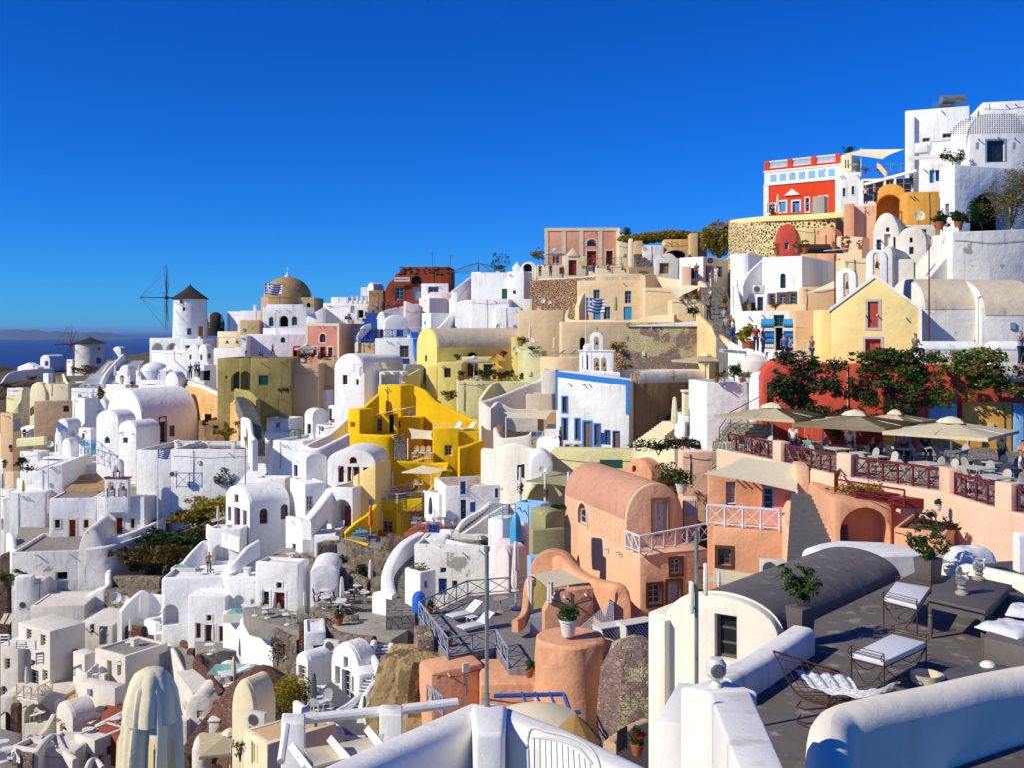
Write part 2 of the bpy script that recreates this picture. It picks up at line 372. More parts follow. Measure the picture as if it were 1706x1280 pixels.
def insert(parent,M,kind,w,h,arch,r,col,trim):
 """window or door set in its opening; M maps the opening's frame (x right, y inwards, z up) to the parent"""
 root=None
 if kind in 'wgds':
  f=min(.09,w*.14);bm=bmesh.new()
  ring(bm,outline(w,h,arch),outline(w-2*f,h-2*f,arch,0,f),r-.09,r+.01)
  if kind in 'wg':
   if w>.5:bx(bm,-.03,.03,r-.075,r-.02,f,h-f)
   for k in range(1,(3 if kind=='w' else 4)):
    if h>.6:bx(bm,-w/2+f,w/2-f,r-.07,r-.025,h*k/(3 if kind=='w' else 4)-.02,h*k/(3 if kind=='w' else 4)+.02)
  if kind=='d':
   hh=h-f-(w/2 if arch else 0)
   bx(bm,-w/2+f,w/2-f,r-.05,r-.01,f*.3,hh)
   for sx in(-1,1):
    for za,zb in((.12,.42),(.48,.9)):
     bx(bm,sx*w*.23-w*.15,sx*w*.23+w*.15,r-.075,r-.045,hh*za,hh*zb)
   bx(bm,-.015,.015,r-.08,r-.045,.05,hh)
  if kind=='s':
   bx(bm,-w/2+f,w/2-f,r-.05,r-.02,f,h-f)
   z=f+.06
   while z<h-f-.03:bx(bm,-w/2+f+.04,w/2-f-.04,r-.07,r-.045,z,z+.045);z+=.1
   bx(bm,-.03,.03,r-.08,r-.045,f,h-f)
  root=obj('window' if kind in 'ws' else 'door',bm,col,parent,0);root.matrix_local=M
  if kind in 'wg' or(kind=='d' and arch):
   bm=bmesh.new();prism(bm,outline(w-f,h-f,arch,0,f/2),r-.05,r-.035);obj('pane',bm,'glass',root,0)
  if kind=='d' and h>1.5:
   bm=bmesh.new();bx(bm,w*.05,w*.05+.05,r-.13,r-.07,h*.45,h*.45+.12);obj('handle',bm,'metal',root,0)
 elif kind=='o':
  bm=bmesh.new();prism(bm,outline(w+.06,h+.03,arch),r-.03,r+.05);root=obj('doorway' if h>1.5 else 'opening',bm,'dark',parent,0);root.matrix_local=M  # near-black plate backs the recess, painting the shade inside as colour
 if trim:
  t=.15 if w>.45 else .1;bm=bmesh.new();ring(bm,outline(w+2*t,h+t+(t if kind in 'ws' else 0),arch,0,-(t if kind in 'ws' else 0)),outline(w,h,arch),-.035,.03)
  o=obj('surround',bm,trim,root or parent,0)
  if not root:o.matrix_local=M
def parse(spec):
 right=spec[0]=='>';spec=spec[1:]if right else spec;trim=None
 if '+' in spec:spec,trim=spec.split('+')
 col='brown'
 if ':' in spec:spec,col=spec.split(':')
 return right,spec[0],(1 if 'a' in spec[1:]else 0),col,trim
DEEP=dict(w=.28,g=.34,d=.34,s=.16,o=.9,n=.4,l=2.4)
def cut_and_fill(body_bm,E,Minv,planes,ops):
 """planes: {False:(point, X, inward), True:(...)} in world space; returns the cut body and a list of inserts"""
 cb=bmesh.new();ins=[];planes=[(right,Vector(p0),Vector(X),Vector(I))for right,(p0,X,I)in planes.items()]
 for k_,op in enumerate(ops):
  right,kind,arch,col,trim=parse(op[0]);x0,y0,x1,y1=op[1:5];r=op[5]if len(op)>5 else DEEP[kind]
  for rr,p0,X,I in planes:
   if rr==right:break
  def hit(x,y):
   q=ray(x,y);k=I.dot(p0)/I.dot(q);return q*k
  ym=(y0+y1)/2;xm=(x0+x1)/2
  a=(hit(x0,ym)-p0).dot(X);b_=(hit(x1,ym)-p0).dot(X);c=hit(xm,y1).z;t=hit(xm,y0).z
  w=abs(b_-a);h=t-c
  if w>40 or h>40 or w<.05 or h<.05:print('BAD OPENING',op);continue
  u=(a+b_)/2;org=p0+X*u;org.z=c
  Mw=Matrix(((X.x,I.x,0,org.x),(X.y,I.y,0,org.y),(0,0,1,org.z),(0,0,0,1)))
  Ml=Minv@Mw;n0=len(cb.verts);e_=.0007*(k_%5)
  vs=prism(cb,outline(w+e_,h+e_,arch),-.6,r)
  for v in vs:v.co=Ml@v.co
  ins.append((Ml,kind,w,h,arch,r,col,trim))
 out=boolean(body_bm,cb)if ins else body_bm
 cb.free()
 return out,ins
class House:pass
def arcpts(x0,x1,z,rise,n=18,full=False):
 c=(x0+x1)/2;rw=(x1-x0)/2
 return[(c+rw*math.cos(math.pi*k/n),z+rise*math.sin(math.pi*k/n))for k in range(n+1)]
def H(label,A,B,C,bot,top,th=20,Y=None,d=None,m='white',roof='flat',rise=None,op=(),name='house',cat='house',par=.3,pw=.25,fd=3.0,group=None,bev=.09,rm=None,Bw=None,side='L',dz=0):
 """a building measured on the photograph: A, B, C are the columns of its left edge, near corner and right edge; bot/top the rows at B"""
 h=House();t=rad(th);fd=fd if fd<1.1 else max(fd,5.5);xb=px(B);Yb=Y or Dp(xb,py(bot));h.Y=Yb
 Bp=Vector(((xb-CX)/F*Yb,Yb,0));z0=zof(bot,Yb)+dz;z1=zof(top,Yb)
 tA=(px(A)-CX)/F
 w=(Bp.x-tA*Bp.y)/(math.cos(t)+tA*math.sin(t))
 if d is None:
  tC=(px(C)-CX)/F;d=(tC*Bp.y-Bp.x)/(math.sin(t)-tC*math.cos(t))
 if not(0.05<w<60 and 0.05<d<60):print('BAD HOUSE',label,w,d);w=min(max(w,1),20);d=min(max(d if d>0 else 6,1),20)
 X=Vector((math.cos(t),-math.sin(t),0));I=Vector((math.sin(t),math.cos(t),0))
 rise=w*.42 if rise is None and roof in('vault','gable')else(d*.42 if rise is None else rise)
 h.w,h.d,h.z0,h.z1,h.X,h.I,h.B=w,d,z0,z1,X,I,Bp.copy()
 loc=Vector((Bp.x,Bp.y,z0));E=thing(name,label,cat,loc,-t,group);h.e=E
 Mw=Matrix.Translation(loc)@Matrix.Rotation(-t,4,'Z');Minv=Mw.inverted();h.M=Mw
 H1=z1-z0;bm=bmesh.new()
 if roof=='flat':prism(bm,[(-w,-fd),(0,-fd),(0,H1),(-w,H1)],0,d)
 elif roof=='vault':prism(bm,[(-w,-fd),(0,-fd)]+arcpts(-w,0,H1,rise),0,d)
 elif roof=='vaultx':prism(bm,[(0,-fd),(d,-fd)]+arcpts(0,d,H1,rise),-w,0,'x')
 elif roof=='gable':prism(bm,[(-w,-fd),(0,-fd),(0,H1),(-w/2,H1+rise),(-w,H1)],0,d)
 elif roof=='shed':prism(bm,[(-w,-fd),(0,-fd),(0,H1),(-w,H1+rise)],0,d)
 elif roof=='poly':prism(bm,Bw(w,H1,fd),0,d)
 if bev:bevel_sharp(bm,min(bev,w*.1,d*.1))
 if roof=="none":prism(bm,[(-w,0),(0,0),(0,H1),(-w,H1)],0,d)
 hollow=roof=='flat' and par>0 and w>1.2 and d>1.2
 if hollow:
  c=bmesh.new();pw=min(pw,w*.15,d*.15);bx(c,-w+pw,-pw,pw,d-pw,H1-par,H1+2);nb=boolean(bm,c);bm.free();c.free();bm=nb
 nb,ins=cut_and_fill(bm,E,Minv,{False:(Bp,X,I),True:(Bp,I,-X)},op)
 h.body=obj('walls',nb,m,E,25)
 for a in ins:insert(E,*a)
 rm=rm or m;bm=bmesh.new()
 if hollow:
  bx(bm,-w+pw+.02,-pw-.02,pw+.02,d-pw-.02,H1-par-.05,H1-par+.03);obj('roof',bm,rm,E,0)
 elif roof in('vault','vaultx'):
  s=0.03;L=w if roof=='vaultx' else d;W_=d if roof=='vaultx' else w
  o=arcpts(-W_-s,s,0,rise+s);i=arcpts(-W_+.1,-.1,-.02,rise-.1)
  pr=[(x+(W_ if roof=='vaultx' else 0),z+H1)for x,z in o+i[::-1]]
  prism(bm,pr,(-w+.22 if roof=='vaultx' else .22),(-.22 if roof=='vaultx' else d-.1),'x' if roof=='vaultx' else 'y');obj('roof',bm,rm,E,30)
 elif roof=='gable':
  for sx in(0,1):
   x1=-w if sx else .12;pts=[(0.12,H1-.04),(-w/2,H1+rise+.05),(-w/2,H1+rise-.1),(.12,H1-.2)]if not sx else[(-w-.12,H1-.04),(-w/2,H1+rise+.05),(-w/2,H1+rise-.1),(-w-.12,H1-.2)]
   prism(bm,pts,.25,d+.05)
  obj('roof',bm,rm,E,0)
 rn=random.Random(len(label)*7+int(w*31));sm=Yb>30 and w>1.8 and H1>1.2 and name in('house','church')
 if sm and rn.random()<.55:
  bm=bmesh.new()
  for _ in range(rn.randint(1,3)):u=-w*rn.uniform(.12,.9);z=H1-rn.uniform(.25,.5);tube(bm,[(u,.03,z),(u,-.3,z-.05)],.05,6)
  obj('water_spout',bm,rn.choice((m,'terracotta','acwhite')),E)['kind']='stuff'
 sm2=sm and not op
 if sm2 and rn.random()<.7:
  bm=bmesh.new();u=-w*rn.uniform(.1,.9);z=H1-.1;tube(bm,[(u,-.04,z),(u+.04,-.045,z*.5),(u,-.04,-.5)],.028,5);obj('drainpipe',bm,rn.choice(('acwhite','slate','galv')),E)
 if sm2 and rn.random()<.6:
  bm=bmesh.new();z=H1*rn.uniform(.7,.92);tube(bm,[(-w*t,-.03,z-.12*math.sin(t*3.1)+.05*math.sin(t*9))for t in np.linspace(0.02,.98,9)],.014,3);obj('cable',bm,'black',E)
 if sm2 and rn.random()<.5:
  bm=bmesh.new();u=-w*rn.uniform(.15,.85);z=rn.uniform(.9,1.4);bx(bm,u-.15,u+.15,-.12,.02,z,z+.4);obj('meter_box',bm,rn.choice(('acwhite','greypaint','cloth')),E,0)
 if sm and hollow and rn.random()<.4 and d>2:
  bm=bmesh.new();u=-w*rn.uniform(.25,.75);v=d*rn.uniform(.3,.7);bx(bm,u-.22,u+.22,v-.22,v+.22,H1-par,H1+.35);bx(bm,u-.28,u+.28,v-.28,v+.28,H1+.35,H1+.45);bevel_sharp(bm,.03);obj('chimney',bm,m,E)
 h.H=H1;h.par=par if hollow else 0;h.top=z1-h.par
 return h
def part(h,name,bm,mat,ang=25):
 return obj(name,bm,mat,h.e,ang)
#  walls, slabs, stairs
def catmull(pts,n=5):
 out=[];P_=[pts[0]]+pts+[pts[-1]]
 for i in range(1,len(P_)-2):
  p0,p1,p2,p3=P_[i-1],P_[i],P_[i+1],P_[i+2]
  for k in range(n):
   t=k/n;out.append(.5*((2*p1)+(p2-p0)*t+(2*p0-5*p1+4*p2-p3)*t*t+(3*p1-p0-3*p2+p3)*t**3))
 out.append(pts[-1]);return out
def wallmesh(pts,t,bots,caps=True):
 bm=bmesh.new();rings=[]
 for i,p in enumerate(pts):
  a=pts[max(0,i-1)];b_=pts[min(len(pts)-1,i+1)];d=Vector((b_.x-a.x,b_.y-a.y,0))
  d=d.normalized()if d.length>1e-6 else Vector((1,0,0));n=Vector((-d.y,d.x,0));r=t/2;c=min(r,.12 if t<.48 else .28)
  q=[(c*math.sin(a),c*(math.cos(a)-1))for a in(0,.39,.79,1.18,1.57)]
  prof=[(-r,None)]+[(-(r-c)-x,z)for x,z in q[::-1]]+[(r-c+x,z)for x,z in q]+[(r,None)]
  rings.append([bm.verts.new((p.x+n.x*u,p.y+n.y*u,(bots[i]if z is None else p.z+z)))for u,z in prof])
 for a,b_ in zip(rings,rings[1:]):
  for k in range(12):bm.faces.new((a[k],b_[k],b_[(k+1)%12],a[(k+1)%12]))
 bm.faces.new(rings[0]);bm.faces.new(rings[-1][::-1]);return bm
def W(label,pts,t=.3,m='white',drop=3.0,n=4,name='wall',cat='wall',group=None,Y=None,bots=None):
 """free-standing wall: pts (x, row of its top, row of its foot or None, distance)"""
 V=[];Bz=[]
 for q in pts:
  x,yt=q[0],q[1];Yq=q[3]if len(q)>3 else(Y if Y else D(x,q[2]));V.append(P(x,yt,Yq))
 V=catmull(V,n)if n>1 else V
 zmin=[v.z-drop for v in V]
 o=obj(name,wallmesh(V,t,zmin),m,None,40);tag(o,label,cat,group);return o
def slabw(label,poly,z1,th=4.0,m='paving',name='terrace',cat='terrace',group=None,kind=None):
 bm=bmesh.new();slab(bm,[(p[0],p[1])for p in poly],z1-th,z1);bevel_sharp(bm,.05);o=obj(name,bm,m,None,30)
 if kind:o['kind']=kind
 else:tag(o,label,cat,group)
 return o
def stairs(label,a,b,w,n,m='steppaving',name='staircase',drop=1.5,mid=(),cat='stairs',rise_m=None):
 """flight of steps through world points (foot a to head b, by way of mid)"""
 pts=[Vector(a)]+[Vector(q)for q in mid]+[Vector(b)]
 seg=[(pts[i+1]-pts[i]).length for i in range(len(pts)-1)];tot=sum(seg)
 def at(s):
  s=min(max(s,0),tot)
  for i,l in enumerate(seg):
   if s<=l or i==len(seg)-1:return pts[i].lerp(pts[i+1],s/l),(pts[i+1]-pts[i])
   s-=l
 bm=bmesh.new()
 for k in range(n):
  p,d=at(tot*k/n);q,_=at(tot*(k+1)/n);dd=Vector((q.x-p.x,q.y-p.y,0));dd.normalize();nn=Vector((-dd.y,dd.x,0))*w/2
  c=[p-nn,q-nn+dd*.02,q+nn+dd*.02,p+nn];z1=q.z;z0=p.z-drop
  lo=[bm.verts.new((v.x,v.y,z0))for v in c];hi=[bm.verts.new((v.x,v.y,z1))for v in c]
  bm.faces.new(lo[::-1]);bm.faces.new(hi)
  for i in range(4):bm.faces.new((lo[i],lo[(i+1)%4],hi[(i+1)%4],hi[i]))
 if rise_m:
  o=thing(name,label,cat,pts[0]);o.location=(0,0,0);obj('treads',bm,m,o,0);b2=bmesh.new()
  for k in range(n):
   p,d=at(tot*k/n);q,_=at(tot*(k+1)/n);dd=Vector((q.x-p.x,q.y-p.y,0)).normalized();nn=Vector((-dd.y,dd.x,0))*w/2
   c=[p-nn-dd*.02,p-nn+dd*.1,p+nn+dd*.1,p+nn-dd*.02]
   lo=[b2.verts.new((v.x,v.y,q.z-.16))for v in c];hi=[b2.verts.new((v.x,v.y,q.z+.012))for v in c]
   b2.faces.new(lo[::-1]);b2.faces.new(hi)
   for i in range(4):b2.faces.new((lo[i],lo[(i+1)%4],hi[(i+1)%4],hi[i]))
  obj('step_edging',b2,rise_m,o,0);return o
 o=obj(name,bm,m,None,0);tag(o,label,cat);return o
def railing(label,pts,h=1.0,m='rail',step=1.3,group=None,name='railing',r=.028,style='x'):
 """pts: world points on the floor; posts, two rails and crossed panels"""
 pts=[Vector(p)for p in pts];E=thing(name,label,'railing',pts[0],0,group);o0=pts[0]
 bt=bmesh.new();bp=bmesh.new()
 for a,b_ in zip(pts,pts[1:]):
  L=(b_-a).length;k=max(1,round(L/step));up=Vector((0,0,h))
  tube(bt,[a-o0+up,b_-o0+up],r*1.5,5);tube(bt,[a-o0+up*.12,b_-o0+up*.12],r,4)
  if style=='h':
   for f in(.4,.7):tube(bt,[a-o0+up*f,b_-o0+up*f],r*.7,4)
  for i in range(k+1):
   p=a.lerp(b_,i/k)-o0
   if i<k:
    q=a.lerp(b_,(i+1)/k)-o0
    if style=='x':
     tube(bp,[p+up*.12,q+up],r*.75,4);tube(bp,[p+up,q+up*.12],r*.75,4)
    elif style=='v':
     for j in range(1,8):c=p.lerp(q,j/8);tube(bp,[c+up*.12,c+up],r*.5,4)
   pb=bmesh.new();tube(pb,[p,p+up*1.02],r*1.5,5)
   if i<k or b_ is pts[-1]:obj('post',pb,m,E,0)
   else:pb.free()
 obj('rails',bt,m,E,0)
 if style in 'xv':obj('panel',bp,m,E,0)
 return E
#  small things
TPL={}
def inst(key,build,label,cat,loc,rz=0,group=None,s=1):
 if key not in TPL:o=build();TPL[key]=o
 else:o=copytree(TPL[key])
 o.location=loc;o.rotation_euler=(0,0,rz);o.scale=(s,s,s);tag(o,label,cat,group);return o
def emp(name):
 o=bpy.data.objects.new(name,None);COL.objects.link(o);return o
def parasol_closed(label,loc,h=2.5,cloth='clothwhite',group=None):
 def b():
  e=emp('closed_parasol');bm=bmesh.new();tube(bm,[(0,0,0),(0,0,2.45)],.025,6);obj('pole',bm,'whitepaint',e)
  bm=bmesh.new();lathe(bm,[(.25,0),(.25,.06),(.05,.09)],12);obj('base',bm,'acwhite',e)
  bm=bmesh.new();pr=[(.02,2.55),(.07,2.5),(.10,2.35),(.13,2.0),(.16,1.5),(.17,1.15),(.13,.95),(.03,.97)][::-1]
  lathe(bm,pr,14,wob=lambda k,j:1+.22*(k%2)*(0<j<7));obj('folded_canopy',bm,cloth,e,50);return e
 return inst('pc'+cloth,b,label,'parasol',loc,random.random()*6,group,h/2.5)
def lounger(label,loc,rz=0,cloth='clothwhite',frame='whitepaint',group=None,s=1,up=.62):
 def b():
  e=emp('sun_lounger')
  bm=bmesh.new();bx(bm,-.33,.33,0,1.2,.28,.34);bevel_sharp(bm,.02);obj('seat',bm,cloth,e)
  bm=bmesh.new();L=.78;c,s_=math.cos(up),math.sin(up)
  vs=bx(bm,-.33,.33,0,L,0,.06)
  for v in vs:y,z=v.co.y,v.co.z;v.co.y=1.2+y*c-z*s_;v.co.z=.28+y*s_+z*c
  obj('backrest',bm,cloth,e,0)
  bm=bmesh.new()
  for x in(-.35,.35):tube(bm,[(x,-.03,.29),(x,1.3,.29)],.022,5)
  tube(bm,[(-.3,1.6,.05),(-.3,1.75,.6)],.015,4);tube(bm,[(.3,1.6,.05),(.3,1.75,.6)],.015,4);obj('frame',bm,frame,e)
  for x in(-.33,.33):
   for y in(.12,1.25):bm=bmesh.new();tube(bm,[(x,y,0),(x,y,.29)],.02,5);obj('leg',bm,frame,e)
  return e
 return inst('lg'+cloth+frame+str(up),b,label,'sun lounger',loc,rz,group,s)
def chair(label,loc,rz=0,m='whitepaint',seat='clothwhite',group=None):
 def b():
  e=emp('terrace_chair')
  bm=bmesh.new();bx(bm,-.22,.22,-.22,.22,.43,.48);bevel_sharp(bm,.015);obj('seat',bm,seat,e)
  bm=bmesh.new();n=8;f=[bm.verts.new((.23*math.cos(math.pi*k/n),.2+.05*math.sin(math.pi*k/n),.47))for k in range(n+1)]
  g=[bm.verts.new((v.co.x*1.02,v.co.y+.08,.72+.2*math.sin(math.pi*k/n)))for k,v in enumerate(f)]
  for k in range(n):bm.faces.new((f[k],f[k+1],g[k+1],g[k]))
  bmesh.ops.solidify(bm,geom=bm.faces[:],thickness=.025);obj('backrest',bm,m,e)
  for x in(-.19,.19):
   for y in(-.19,.19):bm=bmesh.new();tube(bm,[(x*1.1,y*1.1,0),(x,y,.45)],.016,4);obj('leg',bm,m,e)
  return e
 return inst('ch'+m+seat,b,label,'chair',loc,rz,group)
def table(label,loc,rz=0,m='whitepaint',rnd=True,w=.75,l=.75,group=None,h=.73):
 def b():
  e=emp('round_table' if rnd else 'dining_table');bm=bmesh.new()
  if rnd:
   lathe(bm,[(w/2,h-.03),(w/2,h)],18);obj('table_top',bm,m,e);bm=bmesh.new()
   tube(bm,[(0,0,.02),(0,0,h-.03)],.03,6);obj('pedestal',bm,m,e)
   bm=bmesh.new();lathe(bm,[(.22,0),(.2,.03),(.03,.05)],10);obj('base',bm,m,e)
  else:
   bx(bm,-w/2,w/2,-l/2,l/2,h-.04,h);obj('table_top',bm,m,e,0)
   for x in(-1,1):
    for y in(-1,1):bm=bmesh.new();tube(bm,[(x*(w/2-.06),y*(l/2-.06),0),(x*(w/2-.06),y*(l/2-.06),h-.04)],.025,4);obj('leg',bm,m,e)
  return e
 return inst('tb%s%s%s%s'%(m,rnd,w,l),b,label,'table',loc,rz,group)
def ac_unit(label,loc,rz=0,s=1,group=None):
 def b():
  e=emp('air_conditioner');bm=bmesh.new();bx(bm,-.42,.42,-.16,.16,.06,.66);bevel_sharp(bm,.02);obj('casing',bm,'acwhite',e)
  bm=bmesh.new();
  for r in(.24,.18,.12,.06):
   tube(bm,[(-.1+r*math.cos(a/8*math.pi),-.17,.36+r*math.sin(a/8*math.pi))for a in range(17)],.008,3)
  obj('fan_grille',bm,'slate',e,0)
  bm=bmesh.new();vs=[];lathe(bm,[(.22,-.01),(.22,.01)],16)
  for v in bm.verts:v.co=Vector((v.co.x-.1,-.163+v.co.z*.3,v.co.y+.36))
  obj('fan',bm,'charcoal',e)
  for x in(-.3,.3):bm=bmesh.new();bx(bm,x-.03,x+.03,-.15,.15,0,.06);obj('foot',bm,'slate',e,0)
  return e
 return inst('ac',b,label,'air conditioner',loc,rz,group,s)
def dish(label,loc,rz=0,s=1,group=None,m='acwhite'):
 def b():
  e=emp('satellite_dish');bm=bmesh.new();lathe(bm,[(0,0),(.15,.02),(.3,.07),(.42,.15),(.44,.15),(.3,.05),(0,-.03)],20)
  R=Matrix.Rotation(rad(68),4,'X')
  for v in bm.verts:v.co=R@v.co+Vector((0,-.1,.7))
  obj('reflector',bm,m,e,40)
  bm=bmesh.new();tube(bm,[(0,0,0),(0,0,.7)],.03,6);obj('mast',bm,'slate',e)
  bm=bmesh.new();tube(bm,[(0,-.12,.35),(0,-.6,.75)],.012,4);bx(bm,-.04,.04,-.66,-.56,.72,.8);obj('feed_arm',bm,'slate',e,0);return e
 return inst('ds'+m,b,label,'satellite dish',loc,rz,group,s)
def leafcloud(bm,blobs,n,size,seed=1,flat=.5):
 rn=random.Random(seed);tot=sum(b_[3]*b_[4]*b_[5]for b_ in blobs)**1.0
 for c in blobs:
  k=int(n*c[3]*c[4]*c[5]/tot)+4
  cl=[(rn.gauss(0,.45),rn.gauss(0,.45),rn.gauss(0,.45))for _ in range(max(3,k//25))]
  for i in range(k):
   q=rn.choice(cl);x,y,z=[q[j]+rn.gauss(0,.22)for j in range(3)]
   l=math.sqrt(x*x+y*y+z*z)
   if l>1:x,y,z=x/l,y/l,z/l
   p=Vector((c[0]+x*c[3],c[1]+y*c[4],c[2]+z*c[5]));a=Vector((rn.gauss(0,1),rn.gauss(0,1),rn.gauss(0,1)*flat)).normalized()
   b_=a.cross(Vector((rn.gauss(0,1),rn.gauss(0,1),rn.gauss(0,1)))).normalized();s=size*rn.uniform(.6,1.4)
   bm.faces.new([bm.verts.new(v)for v in(p-a*s,p+b_*s*.45,p+a*s,p-b_*s*.45)])
def bush(label,loc,rx,ry,rz_,m='leaf',n=900,size=.12,name='bush',group=None,flower=None,stem=True,cat='bush',blobs=None):
 e=thing(name,label,cat,loc,0,group);sd=int(abs(loc[0])*97+abs(loc[1])*31)+1;rn=random.Random(sd)
 bl=blobs or[(rn.uniform(-.5,.5)*rx,rn.uniform(-.5,.5)*ry,rz_*rn.uniform(.55,1.15),rx*rn.uniform(.4,.65),ry*rn.uniform(.4,.65),rz_*rn.uniform(.35,.6))for _ in range(6)]+[(0,0,rz_*.55,rx*.75,ry*.75,rz_*.55)]
 bm=bmesh.new();leafcloud(bm,bl,n,size,sd);obj('foliage',bm,m,e,0)
 if flower:bm=bmesh.new();leafcloud(bm,bl,n//7,size*.8,sd+5);obj('flowers',bm,flower,e,0)
 if stem:
  bm=bmesh.new()
  for k in range(5):b_=rn.choice(bl);tube(bm,[(0,0,-.2),(b_[0]*.4,b_[1]*.4,b_[2]*.5),(b_[0],b_[1],b_[2])],.03*max(1,rz_*.6),4,.008)
  obj('stem',bm,'bark',e,0)
 return e
def potplant(label,loc,s=1,m='leaf',pot='terracotta',flower=None,group=None,n=220,ls=.07):
 key='pp'+m+pot+str(flower)+str(n)
 def b():
  e=emp('potted_plant');bm=bmesh.new();lathe(bm,[(.13,0),(.17,.12),(.2,.3),(.22,.32),(.22,.36),(.18,.36),(.17,.3),(0,.3)],14);obj('pot',bm,pot,e,30)
  bm=bmesh.new();leafcloud(bm,[(0,0,.55,.3,.3,.25),(.1,.05,.75,.2,.2,.2),(-.1,0,.7,.2,.2,.2)],n,ls,3);obj('foliage',bm,m,e,0)
  if flower:bm=bmesh.new();leafcloud(bm,[(0,0,.65,.3,.3,.25)],n//5,ls,8);obj('flowers',bm,flower,e,0)
  return e
 return inst(key,b,label,'potted plant',loc,random.random()*6,group,s)
def sail(label,pts,m='cloth',name='shade_sail',sag=.25,posts=(),group=None,n=8):
 """cloth stretched between 3 or 4 world points; posts: indices of corners carried by a post with its height"""
 pts=[Vector(p)for p in pts];E=thing(name,label,'shade sail',pts[0],0,group);o=pts[0]
 if len(pts)==3:pts.append(pts[2])
 bm=bmesh.new();g=[]
 for i in range(n+1):
  r=[]
  for j in range(n+1):
   u,v=i/n,j/n;p=(pts[0]*(1-u)*(1-v)+pts[1]*u*(1-v)+pts[2]*u*v+pts[3]*(1-u)*v)
   c=(pts[0]+pts[1]+pts[2]+pts[3])/4;e=max(4*u*(1-u)*(v<.01 or v>.99),4*v*(1-v)*(u<.01 or u>.99));p=p.lerp(c,.10*e)-Vector((0,0,sag*4*u*(1-u)*4*v*(1-v)*.5));r.append(bm.verts.new(p-o))
  g.append(r)
 for i in range(n):
  for j in range(n):
   q=[]
   for v in(g[i][j],g[i+1][j],g[i+1][j+1],g[i][j+1]):
    if v not in q:q.append(v)
   bm.faces.new(q)
 bmesh.ops.remove_doubles(bm,verts=bm.verts[:],dist=.001);bmesh.ops.solidify(bm,geom=bm.faces[:],thickness=.02);obj('canopy',bm,m,E,60)
 for k,hh in posts:bm=bmesh.new();q=pts[k]-o;tube(bm,[q+Vector((0,0,.1)),q-Vector((0,0,hh))],.05,6);obj('post',bm,'whitepaint',E)
 return E
def parasol_square(label,loc,w=3.6,h=2.5,rz=0,m='cloth',group=None,rise=.75):
 def b():
  e=emp('square_parasol');bm=bmesh.new();tube(bm,[(0,0,0),(0,0,h+rise)],.045,8);obj('pole',bm,'whitepaint',e)
  bm=bmesh.new();n=8;a=w/2;top=bm.verts.new((0,0,h+rise));rim=[];mid=[];low=[]
  for k in range(16):
   t=k/16*4;s_,f=int(t),t-int(t);c=[(-a,-a),(a,-a),(a,a),(-a,a),(-a,-a)]
   x=c[s_][0]+(c[s_+1][0]-c[s_][0])*f;y=c[s_][1]+(c[s_+1][1]-c[s_][1])*f;sg=.12*4*f*(1-f)
   rim.append(bm.verts.new((x*(1-sg*.3),y*(1-sg*.3),h-sg*.2)));mid.append(bm.verts.new((x*.5,y*.5,h+rise*.47-sg*.25)));low.append(bm.verts.new((x*(1-sg*.3),y*(1-sg*.3),h-.16)))
  for k in range(16):
   j=(k+1)%16;bm.faces.new((top,mid[k],mid[j]));bm.faces.new((mid[k],rim[k],rim[j],mid[j]));bm.faces.new((rim[k],low[k],low[j],rim[j]))
  bmesh.ops.solidify(bm,geom=bm.faces[:],thickness=.015);obj('canopy',bm,m,e,20)
  bm=bmesh.new();lathe(bm,[(w*.13,h+rise*.86),(w*.09,h+rise+.1),(w*.03,h+rise+.2),(0,h+rise+.22)],10,wob=lambda k,j:1+.12*(k%2));obj('vent_cap',bm,m,e,20)
  bm=bmesh.new()
  for k in range(8):
   an=k/8*2*math.pi+math.pi/4*0;L=a*(1.38 if k%2 else .98);tube(bm,[(0,0,h+rise-.1),(L*math.cos(an),L*math.sin(an),h+.0)],.016,4);tube(bm,[(0,0,h-.45),(L*.5*math.cos(an),L*.5*math.sin(an),h+rise*.42)],.014,4)
  obj('ribs',bm,'whitepaint',e);bm=bmesh.new();bx(bm,-.35,.35,-.35,.35,0,.08);obj('base',bm,'acwhite',e,0);return e
 return inst('ps%s%s%s%s'%(m,w,h,rise),b,label,'parasol',loc,rz,group)
